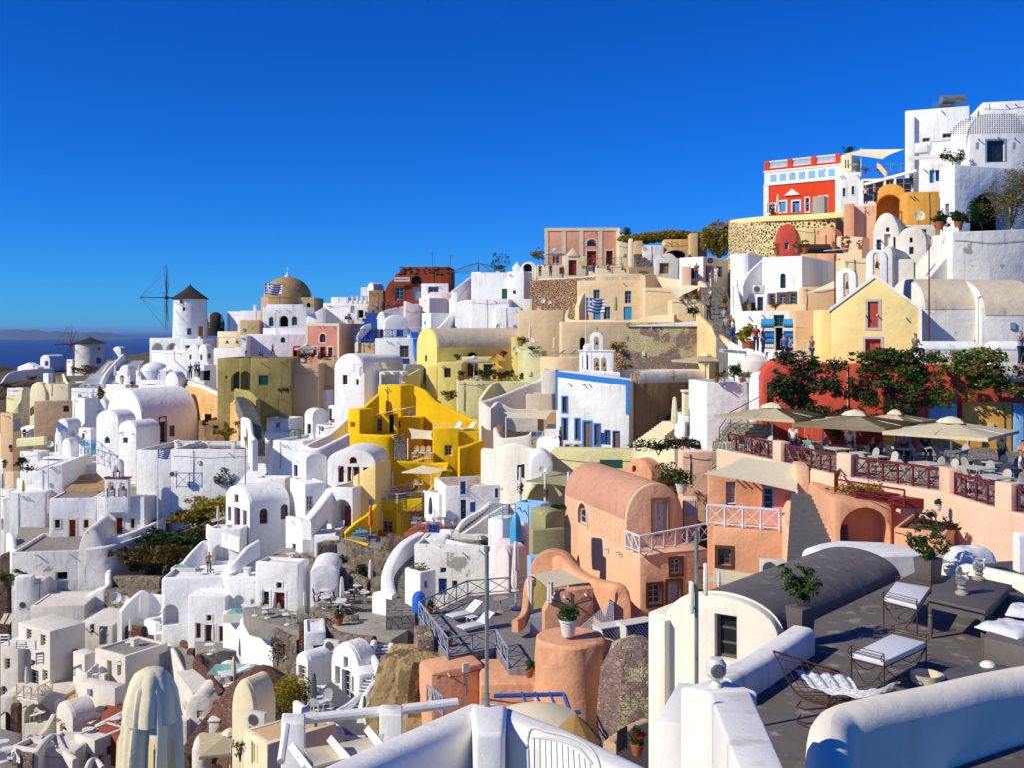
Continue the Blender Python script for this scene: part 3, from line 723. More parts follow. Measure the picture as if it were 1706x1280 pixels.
def flagpole(label,loc,h,fw=2.4,fh=1.5,ang=0,flag=True,m='whitepaint'):
 e=thing('flagpole',label,'flagpole',loc);bm=bmesh.new();tube(bm,[(0,0,-2),(0,0,h)],.06,8,.035);obj('pole',bm,m,e)
 if not flag:return e
 def wav(u,v):return Vector((math.cos(ang)*u*fw*.93,math.sin(ang)*u*fw*.93+.12*fw*math.sin(u*9+v*2)*u,h-.1-v*fh-.12*u*fh+.05*fh*math.sin(u*8)))
 nx=18
 def sheet(rects):
  b_=bmesh.new()
  for(u0,u1,v0,v1)in rects:
   k0,k1=round(u0*nx),round(u1*nx)
   for k in range(k0,k1):b_.faces.new([b_.verts.new(wav(u,v))for u,v in((k/nx,v0),((k+1)/nx,v0),((k+1)/nx,v1),(k/nx,v1))])
  bmesh.ops.remove_doubles(b_,verts=b_.verts[:],dist=.0005);bmesh.ops.solidify(b_,geom=b_.faces[:],thickness=.01);return b_
 s=1/9;c=6/18
 blue=[(0,2/18,0,2*s),(4/18,c,0,2*s),(0,2/18,3*s,5*s),(4/18,c,3*s,5*s)]+[(c,1,0,s),(c,1,2*s,3*s),(c,1,4*s,5*s),(0,1,6*s,7*s),(0,1,8*s,1)]
 white=[(2/18,4/18,0,5*s),(0,2/18,2*s,3*s),(4/18,c,2*s,3*s),(c,1,s,2*s),(c,1,3*s,4*s),(0,1,5*s,6*s),(0,1,7*s,8*s)]
 f=obj('flag',sheet(blue),'blue',e,40);obj('white_stripes',sheet(white),'whitepaint',f,40);return e
def belfry(label,loc,rz,tiers,t=.7,m='white',cap=True,trim=None,dome=True):
 """tiers: list of (width, height, [arch (centre, width, height)])"""
 e=thing('bell_tower',label,'bell tower',loc,rz);z=0
 for k,(w,h,ar)in enumerate(tiers):
  bm=bmesh.new();top=k==len(tiers)-1
  pr=[(-w/2,z-(1.5 if k==0 else 0)),(w/2,z-(1.5 if k==0 else 0))]+(arcpts(-w/2,w/2,z+h-w*.35,w*.45,12)if top else[(w/2,z+h),(-w/2,z+h)])
  prism(bm,pr,-t/2,t/2);bevel_sharp(bm,.04);c=bmesh.new()
  for(cx,aw,ah)in ar:
   vs=prism(c,outline(aw,ah,1,cx,z+.08),-t,t)
  nb=boolean(bm,c)if ar else bm;c.free();obj('tier',nb,m,e)
  if not top:bm=bmesh.new();bx(bm,-w/2-.08,w/2+.08,-t/2-.08,t/2+.08,z+h-.06,z+h+.06);obj('cornice',bm,trim or m,e,0)
  for(cx,aw,ah)in ar:
   if trim:bm=bmesh.new();bx(bm,cx-aw/2-.1,cx-aw/2-.02,-t/2-.03,t/2+.03,z+.05,z+ah*.6);bx(bm,cx+aw/2+.02,cx+aw/2+.1,-t/2-.03,t/2+.03,z+.05,z+ah*.6);obj('column',bm,trim,e,0)
   bm=bmesh.new();lathe(bm,[(aw*.3,z+ah*.45),(aw*.22,z+ah*.55),(aw*.15,z+ah*.7),(0,z+ah*.75)],10);tube(bm,[(cx*0,0,z+ah*.7),(0,0,z+ah*.98)],.015,4)
   for v in bm.verts:v.co.x+=cx
   obj('bell',bm,'charcoal',e)
  z+=h
 bm=bmesh.new();z+=tiers[-1][0]*.1;tube(bm,[(0,0,z-.1),(0,0,z+.45)],.025,4);tube(bm,[(-.13,0,z+.28),(.13,0,z+.28)],.022,4);obj('cross',bm,'metal',e);return e
#  people
def skinmesh(pts,edges,root=0,sub=1):
 me=bpy.data.meshes.new('s');me.from_pydata([p[:3]for p in pts],edges,[]);o=bpy.data.objects.new('s',me);COL.objects.link(o)
 md=o.modifiers.new('s','SKIN');md.use_smooth_shade=True
 for i,p in enumerate(pts):me.skin_vertices[0].data[i].radius=(p[3],p[4]if len(p)>4 else p[3])
 me.skin_vertices[0].data[root].use_root=True
 sb=o.modifiers.new('u','SUBSURF');sb.levels=sub;sb.render_levels=sub
 r=bpy.data.meshes.new_from_object(o.evaluated_get(bpy.context.evaluated_depsgraph_get()));bpy.data.objects.remove(o);bpy.data.meshes.remove(me);return r
POSES={}
def pose(kind):
 if kind in POSES:return POSES[kind]
 sit=kind=='sit';hip=.5 if sit else .93;L={}
 def arm(s):return{'stand':[(.19*s,0,.5,.05),(.24*s,.02,.25,.04),(.22*s,-.1,.02,.033),(.22*s,-.16,-.05,.035)],'sit':[(.19*s,0,.5,.05),(.25*s,-.08,.26,.04),(.16*s,-.3,.2,.033),(.13*s,-.37,.2,.035)],'walk':[(.19*s,0,.5,.05),(.23*s,.12*s,.26,.04),(.23*s,.1*s-.12,.04,.033),(.22*s,.1*s-.17,-.02,.035)],'photo':[(.19*s,0,.5,.05),(.25*s,-.15,.34,.04),(.1*s,-.3,.56,.033),(.05*s,-.33,.6,.035)]}[kind]
 def leg(s):
  if sit:return[(.1*s,0,-.02,.085),(.12*s,-.42,.0,.065),(.12*s,-.42,-.42,.045),(.12*s,-.55,-.46,.04)]
  k=.26*s if kind=='walk' else .02;return[(.1*s,0,-.04,.09),(.11*s,-k*.6-.03,-.45,.065),(.11*s,-k+.04,-.86,.045),(.12*s,-k-.1,-.9,.04)]
 pts=[(0,0,0,.13,.1),(0,.01,.2,.125,.09),(0,.01,.42,.16,.1),(0,0,.55,.06),(0,-.01,.63,.055),(0,-.03,.7,.085,.095),(0,-.02,.8,.075,.085)];ed=[(0,1),(1,2),(2,3),(3,4),(4,5),(5,6)]
 for s in(-1,1):
  for f,r in((arm,2),(leg,0)):
   q=f(s);b0=len(pts);pts+=q;ed+=[(r,b0)]+[(b0+i,b0+i+1)for i in range(len(q)-1)]
 body=skinmesh([(p[0],p[1],p[2]+hip,*p[3:])for p in pts],ed,0)
 g=.018;tp=[(p[0],p[1],p[2]+hip,p[3]+g,(p[4]if len(p)>4 else p[3])+g)for p in pts[:3]];te=[(0,1),(1,2)]
 for s in(-1,1):q=arm(s)[:2];b0=len(tp);q[1]=(*[q[0][i]+(q[1][i]-q[0][i])*.75 for i in range(3)],.05);tp+=[(p[0],p[1],p[2]+hip,p[3]+g)for p in q];te+=[(2,b0),(b0,b0+1)]
 shirt=skinmesh(tp,te,0);lp=[(0,0,hip-.01,.135,.11)];le=[]
 for s in(-1,1):q=leg(s)[:3];b0=len(lp);lp+=[(p[0],p[1],p[2]+hip,p[3]+g)for p in q];le+=[(0,b0),(b0,b0+1),(b0+1,b0+2)]
 tr=skinmesh(lp,le,0);hr=skinmesh([(0,.02,hip+.72,.085,.085),(0,.0,hip+.82,.085,.09)],[(0,1)],0)
 POSES[kind]=(body,shirt,tr,hr);return POSES[kind]
def person(label,loc,rz=0,kind='stand',shirt='clothwhite',trousers='navy',hair='hair',s=1.0,group=None,bare=False):
 b=pose(kind);e=None
 def mk(name,me,mat,par):
  me2=me.copy();me2.materials.clear();me2.materials.append(MATS[mat]);o=bpy.data.objects.new(name,me2);COL.objects.link(o)
  if par:o.parent=par
  return o
 e=mk('person',b[0],'skin',None);e.location=loc;e.rotation_euler=(0,0,rz);e.scale=(s,s,s);tag(e,label,'person',group)
 if not bare:mk('shirt',b[1],shirt,e)
 mk('trousers',b[2],trousers,e);mk('hair',b[3],hair,e);return e
def chimney(label,loc,s=1,m='white',group=None):
 def b():
  e=emp('chimney');bm=bmesh.new();bx(bm,-.25,.25,-.25,.25,-.5,.9);bevel_sharp(bm,.05);obj('shaft',bm,m,e)
  bm=bmesh.new();bx(bm,-.3,.3,-.3,.3,.9,1.0);bevel_sharp(bm,.03);obj('cap',bm,m,e);return e
 return inst('cm'+m,b,label,'chimney',loc,0,group,s)
def text_on(parent,s,M,size,mat,name='lettering'):
 cu=bpy.data.curves.new(name,'FONT');cu.body=s;cu.size=size;cu.align_x='CENTER';cu.align_y='CENTER';cu.extrude=.006
 o=bpy.data.objects.new(name,cu);COL.objects.link(o);bpy.context.view_layer.update()
 me=bpy.data.meshes.new_from_object(o.evaluated_get(bpy.context.evaluated_depsgraph_get()));bpy.data.objects.remove(o)
 o=bpy.data.objects.new(name,me);me.materials.clear();me.materials.append(MATS[mat]);COL.objects.link(o);o.parent=parent;o.matrix_local=M;return o
def dome(label,cx,base,hw,hh,Y,m='white',name='dome'):
 r=hw/_r[2]/F*Y;hz=hh/_r[2]/F*Y;bm=bmesh.new();lathe(bm,[(r*math.cos(a*math.pi/20),hz*math.sin(a*math.pi/20))for a in range(11)],32);lathe(bm,[(r*.98,-2),(r*.98,.02)],32)
 o=obj(name,bm,m);o.location=P(cx,base,Y);tag(o,label,'dome');return o
def Bk(label,x0,x1,top,bot,Y=None,th=12,d=4,**k):
 return H(label,x0,x1,None,bot,top,th,Y=Y,d=d,**k)
# == the far left: windmills, stairs, white houses
rg('a')
def windmill(label,cx,base,top,apex,hw,Y,hub,R,bow,armc,capm,tilt,nar=10,ops=()):
 c=P(cx,base,Y);r=hw/_r[2]/F*Y;h=(base-top)/_r[2]/F*Y;ch=(top-apex)/_r[2]/F*Y
 e=thing('windmill',label,'windmill',c)
 bm=bmesh.new();lathe(bm,[(r*1.04,-3),(r*1.03,0),(r,h*.5),(r*.985,h)],40)
 M0=Matrix.Translation(c).inverted();q=ray(cx,base);q.z=0;q.normalize()
 p0=Vector((c.x,c.y,0))-q*r;X=Vector((q.y,-q.x,0));nb,ins=cut_and_fill(bm,e,M0,{False:(p0,X,q)},ops);obj('tower',nb,'offwhite' if Y>200 else 'white',e,25)
 for a in ins:insert(e,*a)
 bm=bmesh.new();lathe(bm,[(r*1.1,h-.1),(r*1.12,h),(r*.62,h+ch*.42),(r*.28,h+ch*.72),(r*.06,h+ch*.95),(.02,h+ch*1.08)],32,wob=lambda k,j:1+.015*math.sin(k*5));obj('thatched_roof',bm,'thatchdark',e,30)
 hp=P(hub[0],hub[1],Y)-c;hp.y=-1.0;d=Vector((-math.cos(tilt),-math.sin(tilt),0));L=bow/_r[2]/F*Y
 bm=bmesh.new();tube(bm,[hp-d*(hp.length*.0+(abs(hp.x)-r*.4)),hp,hp+d*L],.16,7,.05);obj('axle',bm,'raildark',e)
 u=Vector((-d.y,d.x,0));up=Vector((0,0,1));w=bmesh.new()
 for k in range(nar):
  a=2*math.pi*k/nar+.13;v=u*math.cos(a)+up*math.sin(a);bm=bmesh.new()
  tube(bm,[hp,hp+v*R],.06,5,.035);tube(bm,[hp+v*R*.4,hp+v*R*.95],.075,4,.035);obj('sail_arm',bm,armc,e)
  tube(w,[hp+v*R,hp+d*L],.018,3);a2=2*math.pi*(k+1)/nar+.13;tube(w,[hp+v*R,hp+(u*math.cos(a2)+up*math.sin(a2))*R],.018,3)
 obj('rigging',w,'raildark',e,0)
 bm=bmesh.new();lathe(bm,[(.3,-.3),(.35,0),(.3,.3)],10)
 for v in bm.verts:v.co=hp+Vector((v.co.z,v.co.y,v.co.x))
 obj('hub',bm,armc,e)
windmill('tall white windmill tower with dark conical thatch and a long bowsprit',1257,566,306,215,108,190,(1113,300),6.2,165,'raildark','thatchdark',.25,ops=[('w:brown',1208,362,1224,385),('w:brown',1188,316,1206,338),('w:greypaint',1236,500,1264,545),('d:wood+cream',1312,488,1342,566)])
windmill('squat white windmill with flattened dark roof and reddish sail arms',596,772,598,560,94,216,(480,606),4.0,100,'railred','thatchdark',.8,ops=[('w:brown',648,628,662,645),('da:blue',636,694,668,735)])
W('long pale curving boundary wall below the squat windmill',[(0,880,900,190),(60,800,840,205),(180,775,800,215),(350,765,790,222)],.4,'white')
H('white house with a blue door near the sea edge',265,330,430,775,712,20,Y=262,roof='vault',rise=1.3,op=[('d:blue',297,718,320,750)])
H('flat low white house below the sea edge on the far left',115,250,290,800,760,25,Y=235,roof='gable',rise=1)
H('small white cube beside the reddish mill sails',440,478,502,770,708,30,Y=214,op=[('w:navy',484,722,496,752)][:0])
H('white house with rounded parapet left of the terrace of the tall windmill',742,800,838,690,655,20,Y=215,roof='vault',rise=1.0)
H('white arcaded building with two open arches under the tall windmill',988,1188,1290,682,566,12,Y=187,op=[('la',1003,598,1078,680,1.6),('la',1098,598,1178,672,1.6)],par=.15)
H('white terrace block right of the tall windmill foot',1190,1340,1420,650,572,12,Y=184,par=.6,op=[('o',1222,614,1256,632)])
for i,(x,y)in enumerate([(1385,470),(1466,470),(1288,585)]):
 parasol_closed(['closed white parasol left of the dark dome','closed white parasol right of the dark dome','closed white parasol at the foot of the tall windmill'][i],P(x,y+25,195),2.6)
dome('dark weathered dome behind the tall windmill',1425,488,58,95,215,'thatchdark')
H('white stepped house with a chimney beside the dark dome',1500,1588,1700,520,390,25,Y=190)
H('sand coloured blank wall block behind the two small bells',1588,1640,1760,560,450,20,Y=182,m='tan')
e=thing('belfry','low white frame carrying two small dark bells above the wall','bell frame',P(1530,628,172));bm=bmesh.new()
for x in(1440,1620):q=P(x,628,172)-e.location;bx(bm,q.x-.12,q.x+.12,-.12,.12,-1,1.6)
q0=P(1440,628,172)-e.location;q1=P(1620,628,172)-e.location;bx(bm,q0.x,q1.x,-.14,.14,1.6,1.75);obj('frame',bm,'cream',e)
for x in(1500,1566):q=P(x,602,172)-e.location;bm=bmesh.new();lathe(bm,[(.38,0),(.26,.15),(.18,.45),(0,.6)],12);tube(bm,[(0,0,.5),(0,0,1.0)],.03,4);ob=obj('bell',bm,'charcoal',e);ob.location=q
H('lavender white building under the two small bells',1412,1700,1820,700,632,8,Y=165,par=.4)
H('low tan flat building left of the bell frame',1436,1560,1640,560,522,15,Y=178,m='ivory',par=.3)
stairs('wide white main stair descending from the tall windmill terrace',P(700,875,150),P(835,715,178),6.0,26,'paving',rise_m='white')
stairs('second white stair beside the olive curved wall',P(610,890,150),P(690,800,160),3.6,16,'paving',rise_m='white')
stairs('short stair with cream edging below the squat windmill',P(505,870,158),P(480,815,166),5,9,'paving',rise_m='cream')
W('curved cream parapet wall left of the wide main stair',[(585,880,895,149),(610,845,880,154),(680,790,820,162),(720,735,770,172),(790,700,730,180)],.5,'ivory')
W('white parapet wall on the right side of the wide main stair',[(668,870,900,147),(700,800,850,155),(760,730,790,168),(815,670,720,178)],.6,'white')
W('pale stepped parapet beside the short stair',[(420,800,830,168),(440,850,880,156),(470,885,900,152)],.5,'ivory')
e=bush('dry brown mound of scrub under the squat windmill',P(560,812,185),3.2,3,1.3,'leafdry',700,.2)
H('white long low house with a row of white chairs on its roof',760,1040,1110,870,788,14,Y=150,par=.3)
H('white domed house in the middle of the far white cluster',945,1100,1150,838,780,15,Y=148,par=0)
dome('broad shallow white dome left of the little arched gable',1022,782,88,58,150)
H('white wedge shaped house with a small dark gable arch',1060,1235,1245,840,790,20,Y=147,roof='gable',rise=1.6,op=[('na',1108,775,1150,815)])
H('white house with sloping long roof line below the arcades',1000,1290,1420,760,650,25,Y=170,par=.4)
H('white upright house with a small vaulted top and two windows',1245,1310,1345,760,650,25,Y=160,roof='vault',rise=1,op=[('w:greypaint',1250,675,1266,708)])
H('second white vaulted house beside the first with a grey window',1310,1370,1410,790,660,25,Y=158,roof='vault',rise=1.2,op=[('w:greypaint',1322,675,1337,712),('>w:greypaint',1372,668,1396,700)])
H('white stepped house above the people on the ochre ramp',1280,1350,1432,840,745,25,Y=152,op=[('o',1320,782,1358,848)][:1])
for i,(x,y)in enumerate([(1258,800),(1295,790),(1314,790)]):
 person(['person in dark blue standing at the left on the ochre wall ramp','person in blue shirt in the middle on the ochre wall ramp','person in dark top at the right on the ochre wall ramp'][i],P(x,y+38,140),random.random()*6,'stand',['blue','blue','black'][i],'navy',s=1.25)
H('white flat house with grey roof below the broad shallow dome',915,1160,1180,945,885,10,Y=138,op=[('o',1003,925,1055,945)],rm='roofbeige',par=.2,d=7)
H('grey white sloping roof block above the white flat house',925,1150,1175,890,845,8,Y=142,par=0)
H('white wall block with a rounded shoulder left of the ochre wall',1090,1180,1235,970,868,20,Y=136,roof='vault',rise=1.6)
H('small white house with palm pots and parasols',785,860,900,870,800,18,Y=147,roof='vault',rise=1.2,op=[('w:greypaint',792,815,818,860)])
for i,(x,y)in enumerate([(762,800),(848,800),(920,800),(805,880)]):
 parasol_closed(['closed parasol on the far left roof terrace','closed parasol by the small white vaulted house','closed parasol before the broad white dome','tall closed parasol beside the palm pot'][i],P(x,y+60,143),2.4,'cloth' if i==3 else 'clothwhite')
H('white plain block beneath the palm pot',698,830,880,990,880,20,Y=138,par=.5)
H('white low block to the right of the palm pot',830,905,935,975,905,20,Y=136,par=.4)
bush('small palm plant in a pot on the far white terrace',P(655,985,134),0.6,.6,1.3,'leafolive',140,.3,name='palm_plant',cat='palm')
potplant('orange pot with a spiky plant on the white roof',P(873,900,138),1.2)
H('pale lavender flat roofed house in front of the main stair',470,700,720,1010,905,8,Y=140,par=.4,d=9)
H('white long house with a dark small window under the palm',470,560,700,1100,970,35,Y=134,par=.4)
W('white topped curving ramp parapet above the ochre wall',[(1238,838,870,139),(1330,875,905,132),(1450,930,960,125),(1560,965,990,119),(1600,1010,1050,116),(1608,1070,1090,114)],.9,'offwhite',drop=2.5)
W('tall weathered ochre retaining wall under the curving ramp',[(1236,885,900,137.3),(1330,905,905,130.5),(1450,962,960,123.5),(1560,1000,990,117.6),(1600,1040,1050,115)],.8,'ochrewall',drop=14)
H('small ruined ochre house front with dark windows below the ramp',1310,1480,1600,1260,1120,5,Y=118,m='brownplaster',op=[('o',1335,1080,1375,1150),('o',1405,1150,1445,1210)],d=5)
bush('green creeper at the foot of the ochre wall',P(1490,1225,112),1.6,.8,.7,'leafyellow',500,.14)
bush('bright weed growing on the ochre wall edge',P(1575,1160,112),0.7,.4,.5,'leafyellow',200,.1)
H('olive building with a big arched doorway and teal doors',1435,1658,None,960,700,6,Y=118,d=8,m='olive',par=.3,op=[('la',1525,785,1642,925,1.2),('o',1490,815,1503,835,.3)])
H('teal door set at the back of the olive arch',1560,1605,None,915,815,6,Y=118.9,d=.1,m='green',name='door_leaf',cat='door',roof='none',bev=0)
W('olive ramp wall curling below the big arched doorway',[(1560,905,950,117),(1650,925,960,115),(1706,975,1010,112)],.5,'olive')
H('large sand coloured house with one dark window',165,225,480,1165,990,70,m='sand',op=[('>w:brown',418,1020,456,1060),('w:brown',188,1030,208,1080)],Y=134,rm='roofbeige')
H('ivory flat block with a small dark slot',300,452,460,935,870,5,d=8,m='ivory',Y=150,op=[('o',354,918,366,950)][:0])
H('lime white curved house on the far left slope',40,130,192,1085,960,35,Y=145,m='limepale',par=.3)
W('sweeping lime white wing wall on the far left',[(80,1060,1090,138),(130,990,1080,138),(150,905,1080,139),(165,900,1080,141)],.5,'limepale')
H('ivory vaulted store beside the lime white house',195,300,335,1000,950,20,Y=150,m='ivory',roof='vault',rise=2.0,op=[('o',215,985,232,1005)][:0])
H('tan house with a grey door at the left edge',0,85,145,1195,1070,25,Y=130,m='sand',op=[('>d:greypaint',90,1105,145,1185)],rm='roofbeige')
H('low white block between the rock and the lime white house',45,140,200,975,905,20,Y=155,rm='skyblue')
H('white square block with a rim left of the ivory walls',285,320,350,920,800,30,Y=165)
bm=bmesh.new();leaf=None;lathe(bm,[(4.5,-1),(4,.6),(3,1.2),(1.5,1.5),(0,1.6)],16,wob=lambda k,j:1+.25*math.sin(k*2.7+j*2));o=obj('rock_outcrop',bm,'stonedark',ang=0);o.location=P(165,905,180);tag(o,'dark rock outcrop on the far left slope','rock')
bush('green shrub on the dark rock outcrop',P(225,850,185),1.4,1.2,.8,'leafolive',300,.15)
bush('dark round shrub at the far left edge',P(30,910,175),1.6,1.5,1.1,'leafdark',300,.15)
bush('dry shrub below the far left edge',P(35,990,160),1.3,1.3,.9,'leafolive',300,.15)
H('large white barrel vaulted house with a broad bright gable end',705,938,1308,1240,1135,42,Y=124,roof='vault',rise=4.0,op=[('>d:navy+railred',1057,1098,1094,1262),('>w:brown',1120,1150,1155,1222)])
H('white rounded twin house with a blue window facing left',635,782,900,1310,1120,30,Y=115,roof='vault',rise=1.1,op=[('wa:blue',690,1224,727,1268),],par=.2)
H('white shed roofed house with one blue square window',782,900,1060,1320,1185,30,Y=112.5,roof='vault',rise=1.0,op=[('w:blue',812,1230,845,1266)])
for i,(x0,x1,x2,b0,t0)in enumerate([(560,700,730,1150,1010),(370,450,540,1290,1160),(300,360,400,1240,1170),(520,600,640,1260,1170),(430,520,560,1270,1195),(180,300,330,1240,1160),(460,640,720,1110,1090)]):
 H(['small white house with a low vault left of the barrel house','narrow white house with a rounded top by the blue railing','white cube left of the narrow rounded house','white cube with a stepped roof before the barrel house','low white cube under the wire pergola','long low white parapet block above the cream bench','flat white roof strip behind the wire pergola'][i],x0,x1,x2,b0,t0,22,roof=['vault','vault','flat','flat','flat','flat','flat'][i],rise=1.0,op=[[('w:greypaint',640,1050,665,1085)],[('w:greypaint',395,1215,408,1255)],[],[('wa:greypaint',540,1200,560,1240)],[],[],[]][i])
W('long white sloping garden wall at the far left',[(0,1205,1240),(90,1190,1230),(180,1150,1220),(260,1145,1200),(420,1060,1120)],.4,'white')
# ---- region g: left middle
rg('g')
table('round white table before the barrel house door',on(zof(175,108),1190,185),0)
H('white terrace house with a flat dining roof below the barrel house',900,1130,1640,385,205,8,Y=104,d=9,par=.55,rm='paving',op=[('w:brown',1225,275,1255,305),('d:navy',1200,328,1268,455)],Bw=None)
H('white terrace wing running right toward the street lamp',1130,1650,None,385,200,3,Y=103.5,d=8,par=.5,rm='paving',op=[])
for i,x in enumerate((1170,1210,1290,1380)):
 z=zof(200,104)-.4
 table(['white terrace table nearest the vault door','white terrace table with a flower pot','white terrace table in the middle of the dining roof','white terrace table at the right of the dining roof'][i],on(z,x,193 if i%2 else 186),0,group='tables on the white dining roof')
railing('blue crossed railing before the navy door',[P(1168,455,101),P(1335,455,101)],1.5,'blue',1.3)
ac_unit('white air conditioner left of the navy door',P(1145,380,103),0,.9)
flagpole('white flagpole with a small blue and white striped flag on the lower church',P(1042,580,96),zof(190,96)-zof(580,96),1.3,.85,.1)
flagpole('bare white pole rising left of the church roof',P(318,490,106),zof(195,106)-zof(490,106),flag=False)
H('left wing of the church with two small windows and red door',325,625,640,790,518,-8,Y=104,d=9,par=.15,rm='paving',op=[('w:maroon+ivory',362,662,396,716),('d:red_+ivory',455,662,500,785),('w:maroon+ivory',552,662,586,716)])
H('church front with red bell gable, red door and small windows',640,930,945,775,510,-4,Y=102.5,d=8,par=.15,rm='paving',op=[('w:maroon+ivory',686,642,712,708),('d:red_+ivory',767,650,810,755),('w:maroon+ivory',863,655,890,718),('w:maroon+ivory',768,548,796,610)],name='church',cat='church')
W('white side wall of the church running back to the stairs',[(940,512,740,102),(1060,480,700,106),(1130,440,600,110),(1170,395,560,113)],.4,'white',drop=7)
belfry('white bell gable with dark red trim on the church front',P(778,512,102),-.05,[(2.4,1.95,[(-.55,.62,1.5),(.6,.62,1.5)]),(1.1,1.7,[(0,.5,1.15)])],.6,'white',trim='maroon')
bm=bmesh.new();lathe(bm,[(3,-1),(2.8,.6),(2.3,1.3),(1.9,1.6),(0,1.8)],12,wob=lambda k,j:1+.18*math.sin(k*1.9+j));bevel_sharp(bm,.3);o=obj('rock_outcrop',bm,'brownplaster',ang=20);o.location=P(640,462,118);tag(o,'large tan rock behind the church roof','rock')
slabw('tan earth yard behind the church',[P(420,470,108),P(1130,470,108),P(1180,350,124),P(600,330,126)],zof(452,110),5,'brownplaster',name='yard',cat='yard')
H('tall white block with a tilted roof left of the church',215,415,425,500,290,-5,Y=112,d=10,par=0,fd=10,roof='shed',rise=-1.0)
W('white long wall between the tall block and the rounded twin house',[(225,330,500,118),(400,270,480,121),(560,245,420,123),(635,235,400,124)],.6,'white',drop=8)
slabw('white sloping roof slab behind the long wall',[P(230,325,120),P(640,290,120),P(640,235,134),P(330,255,134)],zof(300,120),6,'white',name='roof_terrace',cat='roof terrace')
H('broad white courtyard house at the left of the church',60,300,330,760,480,-4,Y=110,d=9,par=0,fd=8,op=[])
W('wavy white parapet in front of the courtyard',[(62,745,860,103),(80,770,870,101.5),(95,850,880,99.5),(130,870,890,99.3)],.6,'white')
slabw('grey stone courtyard before the red church doors',[P(85,860,99.5),P(570,850,99),P(1000,780,100),P(960,700,108),P(130,740,110)],zof(783,104),4,'paving',name='courtyard',cat='courtyard')
H('white lower building with peeling wall and a half open door',75,560,None,1210,865,-8,Y=96,d=9,par=.3,m='whiteold',fd=6,rm='paving',op=[('o',365,1008,445,1062),('d:paledoor',370,1062,450,1185)])
H('white peeling curved annex with a dark doorway',512,690,None,1140,960,-10,Y=96.3,d=8,par=0,m='whiteold',fd=6,roof='vault',rise=3.5,op=[('o',562,968,615,1080)])
H('white stepped bench block before the peeling house',90,290,None,1240,1060,-6,Y=94,d=3,m='whiteold',par=0,fd=5)
H('white garden buttress left of the peeling wall',95,205,None,1150,1040,-6,Y=93.2,d=1.2,m='white',par=0,fd=6)
ac_unit('air conditioner on the ground below the white buttress',P(165,1255,91),0,1.2)
W('stepping white snake wall climbing right from the courtyard',[(570,800,860,97),(720,785,840,98),(900,730,800,100),(1050,665,760,103),(1180,600,700,106),(1210,495,620,111),(1300,480,560,113),(1450,400,470,118),(1600,340,400,121)],.6,'white',drop=4)
W('crumbling white retaining wall under the snake wall',[(570,850,1000,96),(720,830,1000,96.5),(830,800,960,98),(1000,740,850,101)],.5,'whiteold',drop=6)
stairs('dark stone steps climbing beside the church side wall',P(1040,670,103.5),P(1180,560,110),2.2,14,'stonedark')
H('white wall with a narrow red gate at the end of the church steps',1175,1198,None,560,468,0,Y=112,d=.5,m='white',par=0,op=[('d:red_',1178,475,1196,545,.1)])
for i,(x,y,rx,n,mm,sz)in enumerate([(900,900,4.2,1500,'leafdark',.2),(830,990,4.6,1300,'leafolive',.2),(1000,950,5.5,1800,'leafdry',.2),(1130,850,4.6,1500,'leafdark',.2),(1250,680,4.8,1900,'leafolive',.2),(1400,620,4.6,2000,'leafyellow',.18),(1180,960,5.2,1500,'leafdry',.2),(1250,820,4.0,1200,'leaf',.2),(1060,820,4.5,1300,'leafdark',.2),(1330,760,3.5,1000,'leafdry',.2)]):
 bush(['dark green shrub by the crumbling wall','olive tuft low on the slope above the stone terrace','tawny dry scrub in the middle of the slope','dark shrub beneath the snake wall','yellow olive scrub high on the slope','golden bush beside the red windowed vault house','rusty dry scrub above the grey stone terrace','fresh green fig sapling on the slope','dark weeds between the scrub and the snake wall','dry grass tuft left of the hot tub house'][i],P(x,y+25),rx*.6,rx*.5,rx*.28,mm,n,sz)
bush('airy green fig tree above the slope',P(1500,470,104),1.7,1.5,1.5,'leaf',900,.14,name='tree',cat='tree')
W('rough grey stone terrace wall under the scrub slope',[(722,1035,1110,95),(860,1030,1110,94),(1075,1035,1110,92)],.8,'stonegrey',drop=6,n=1)
W('second lower rough stone wall by the big satellite dish',[(722,1115,1200,93.5),(950,1120,1200,92),(1075,1125,1200,90.5)],1.2,'stonegrey',drop=6,n=1)
dish('large pale satellite dish against the grey stone wall',P(765,1240,90),.3,1.15)
dish('smaller satellite dish right of the large pale one',P(830,1232,89.5),.1,.8)
W('white ramp wall rising to the small arched niche',[(540,1190,1240,93),(640,1120,1200,93.3),(712,1085,1200,93.5),(720,1000,1080,95),(742,995,1060,96)],.6,'white',drop=5)
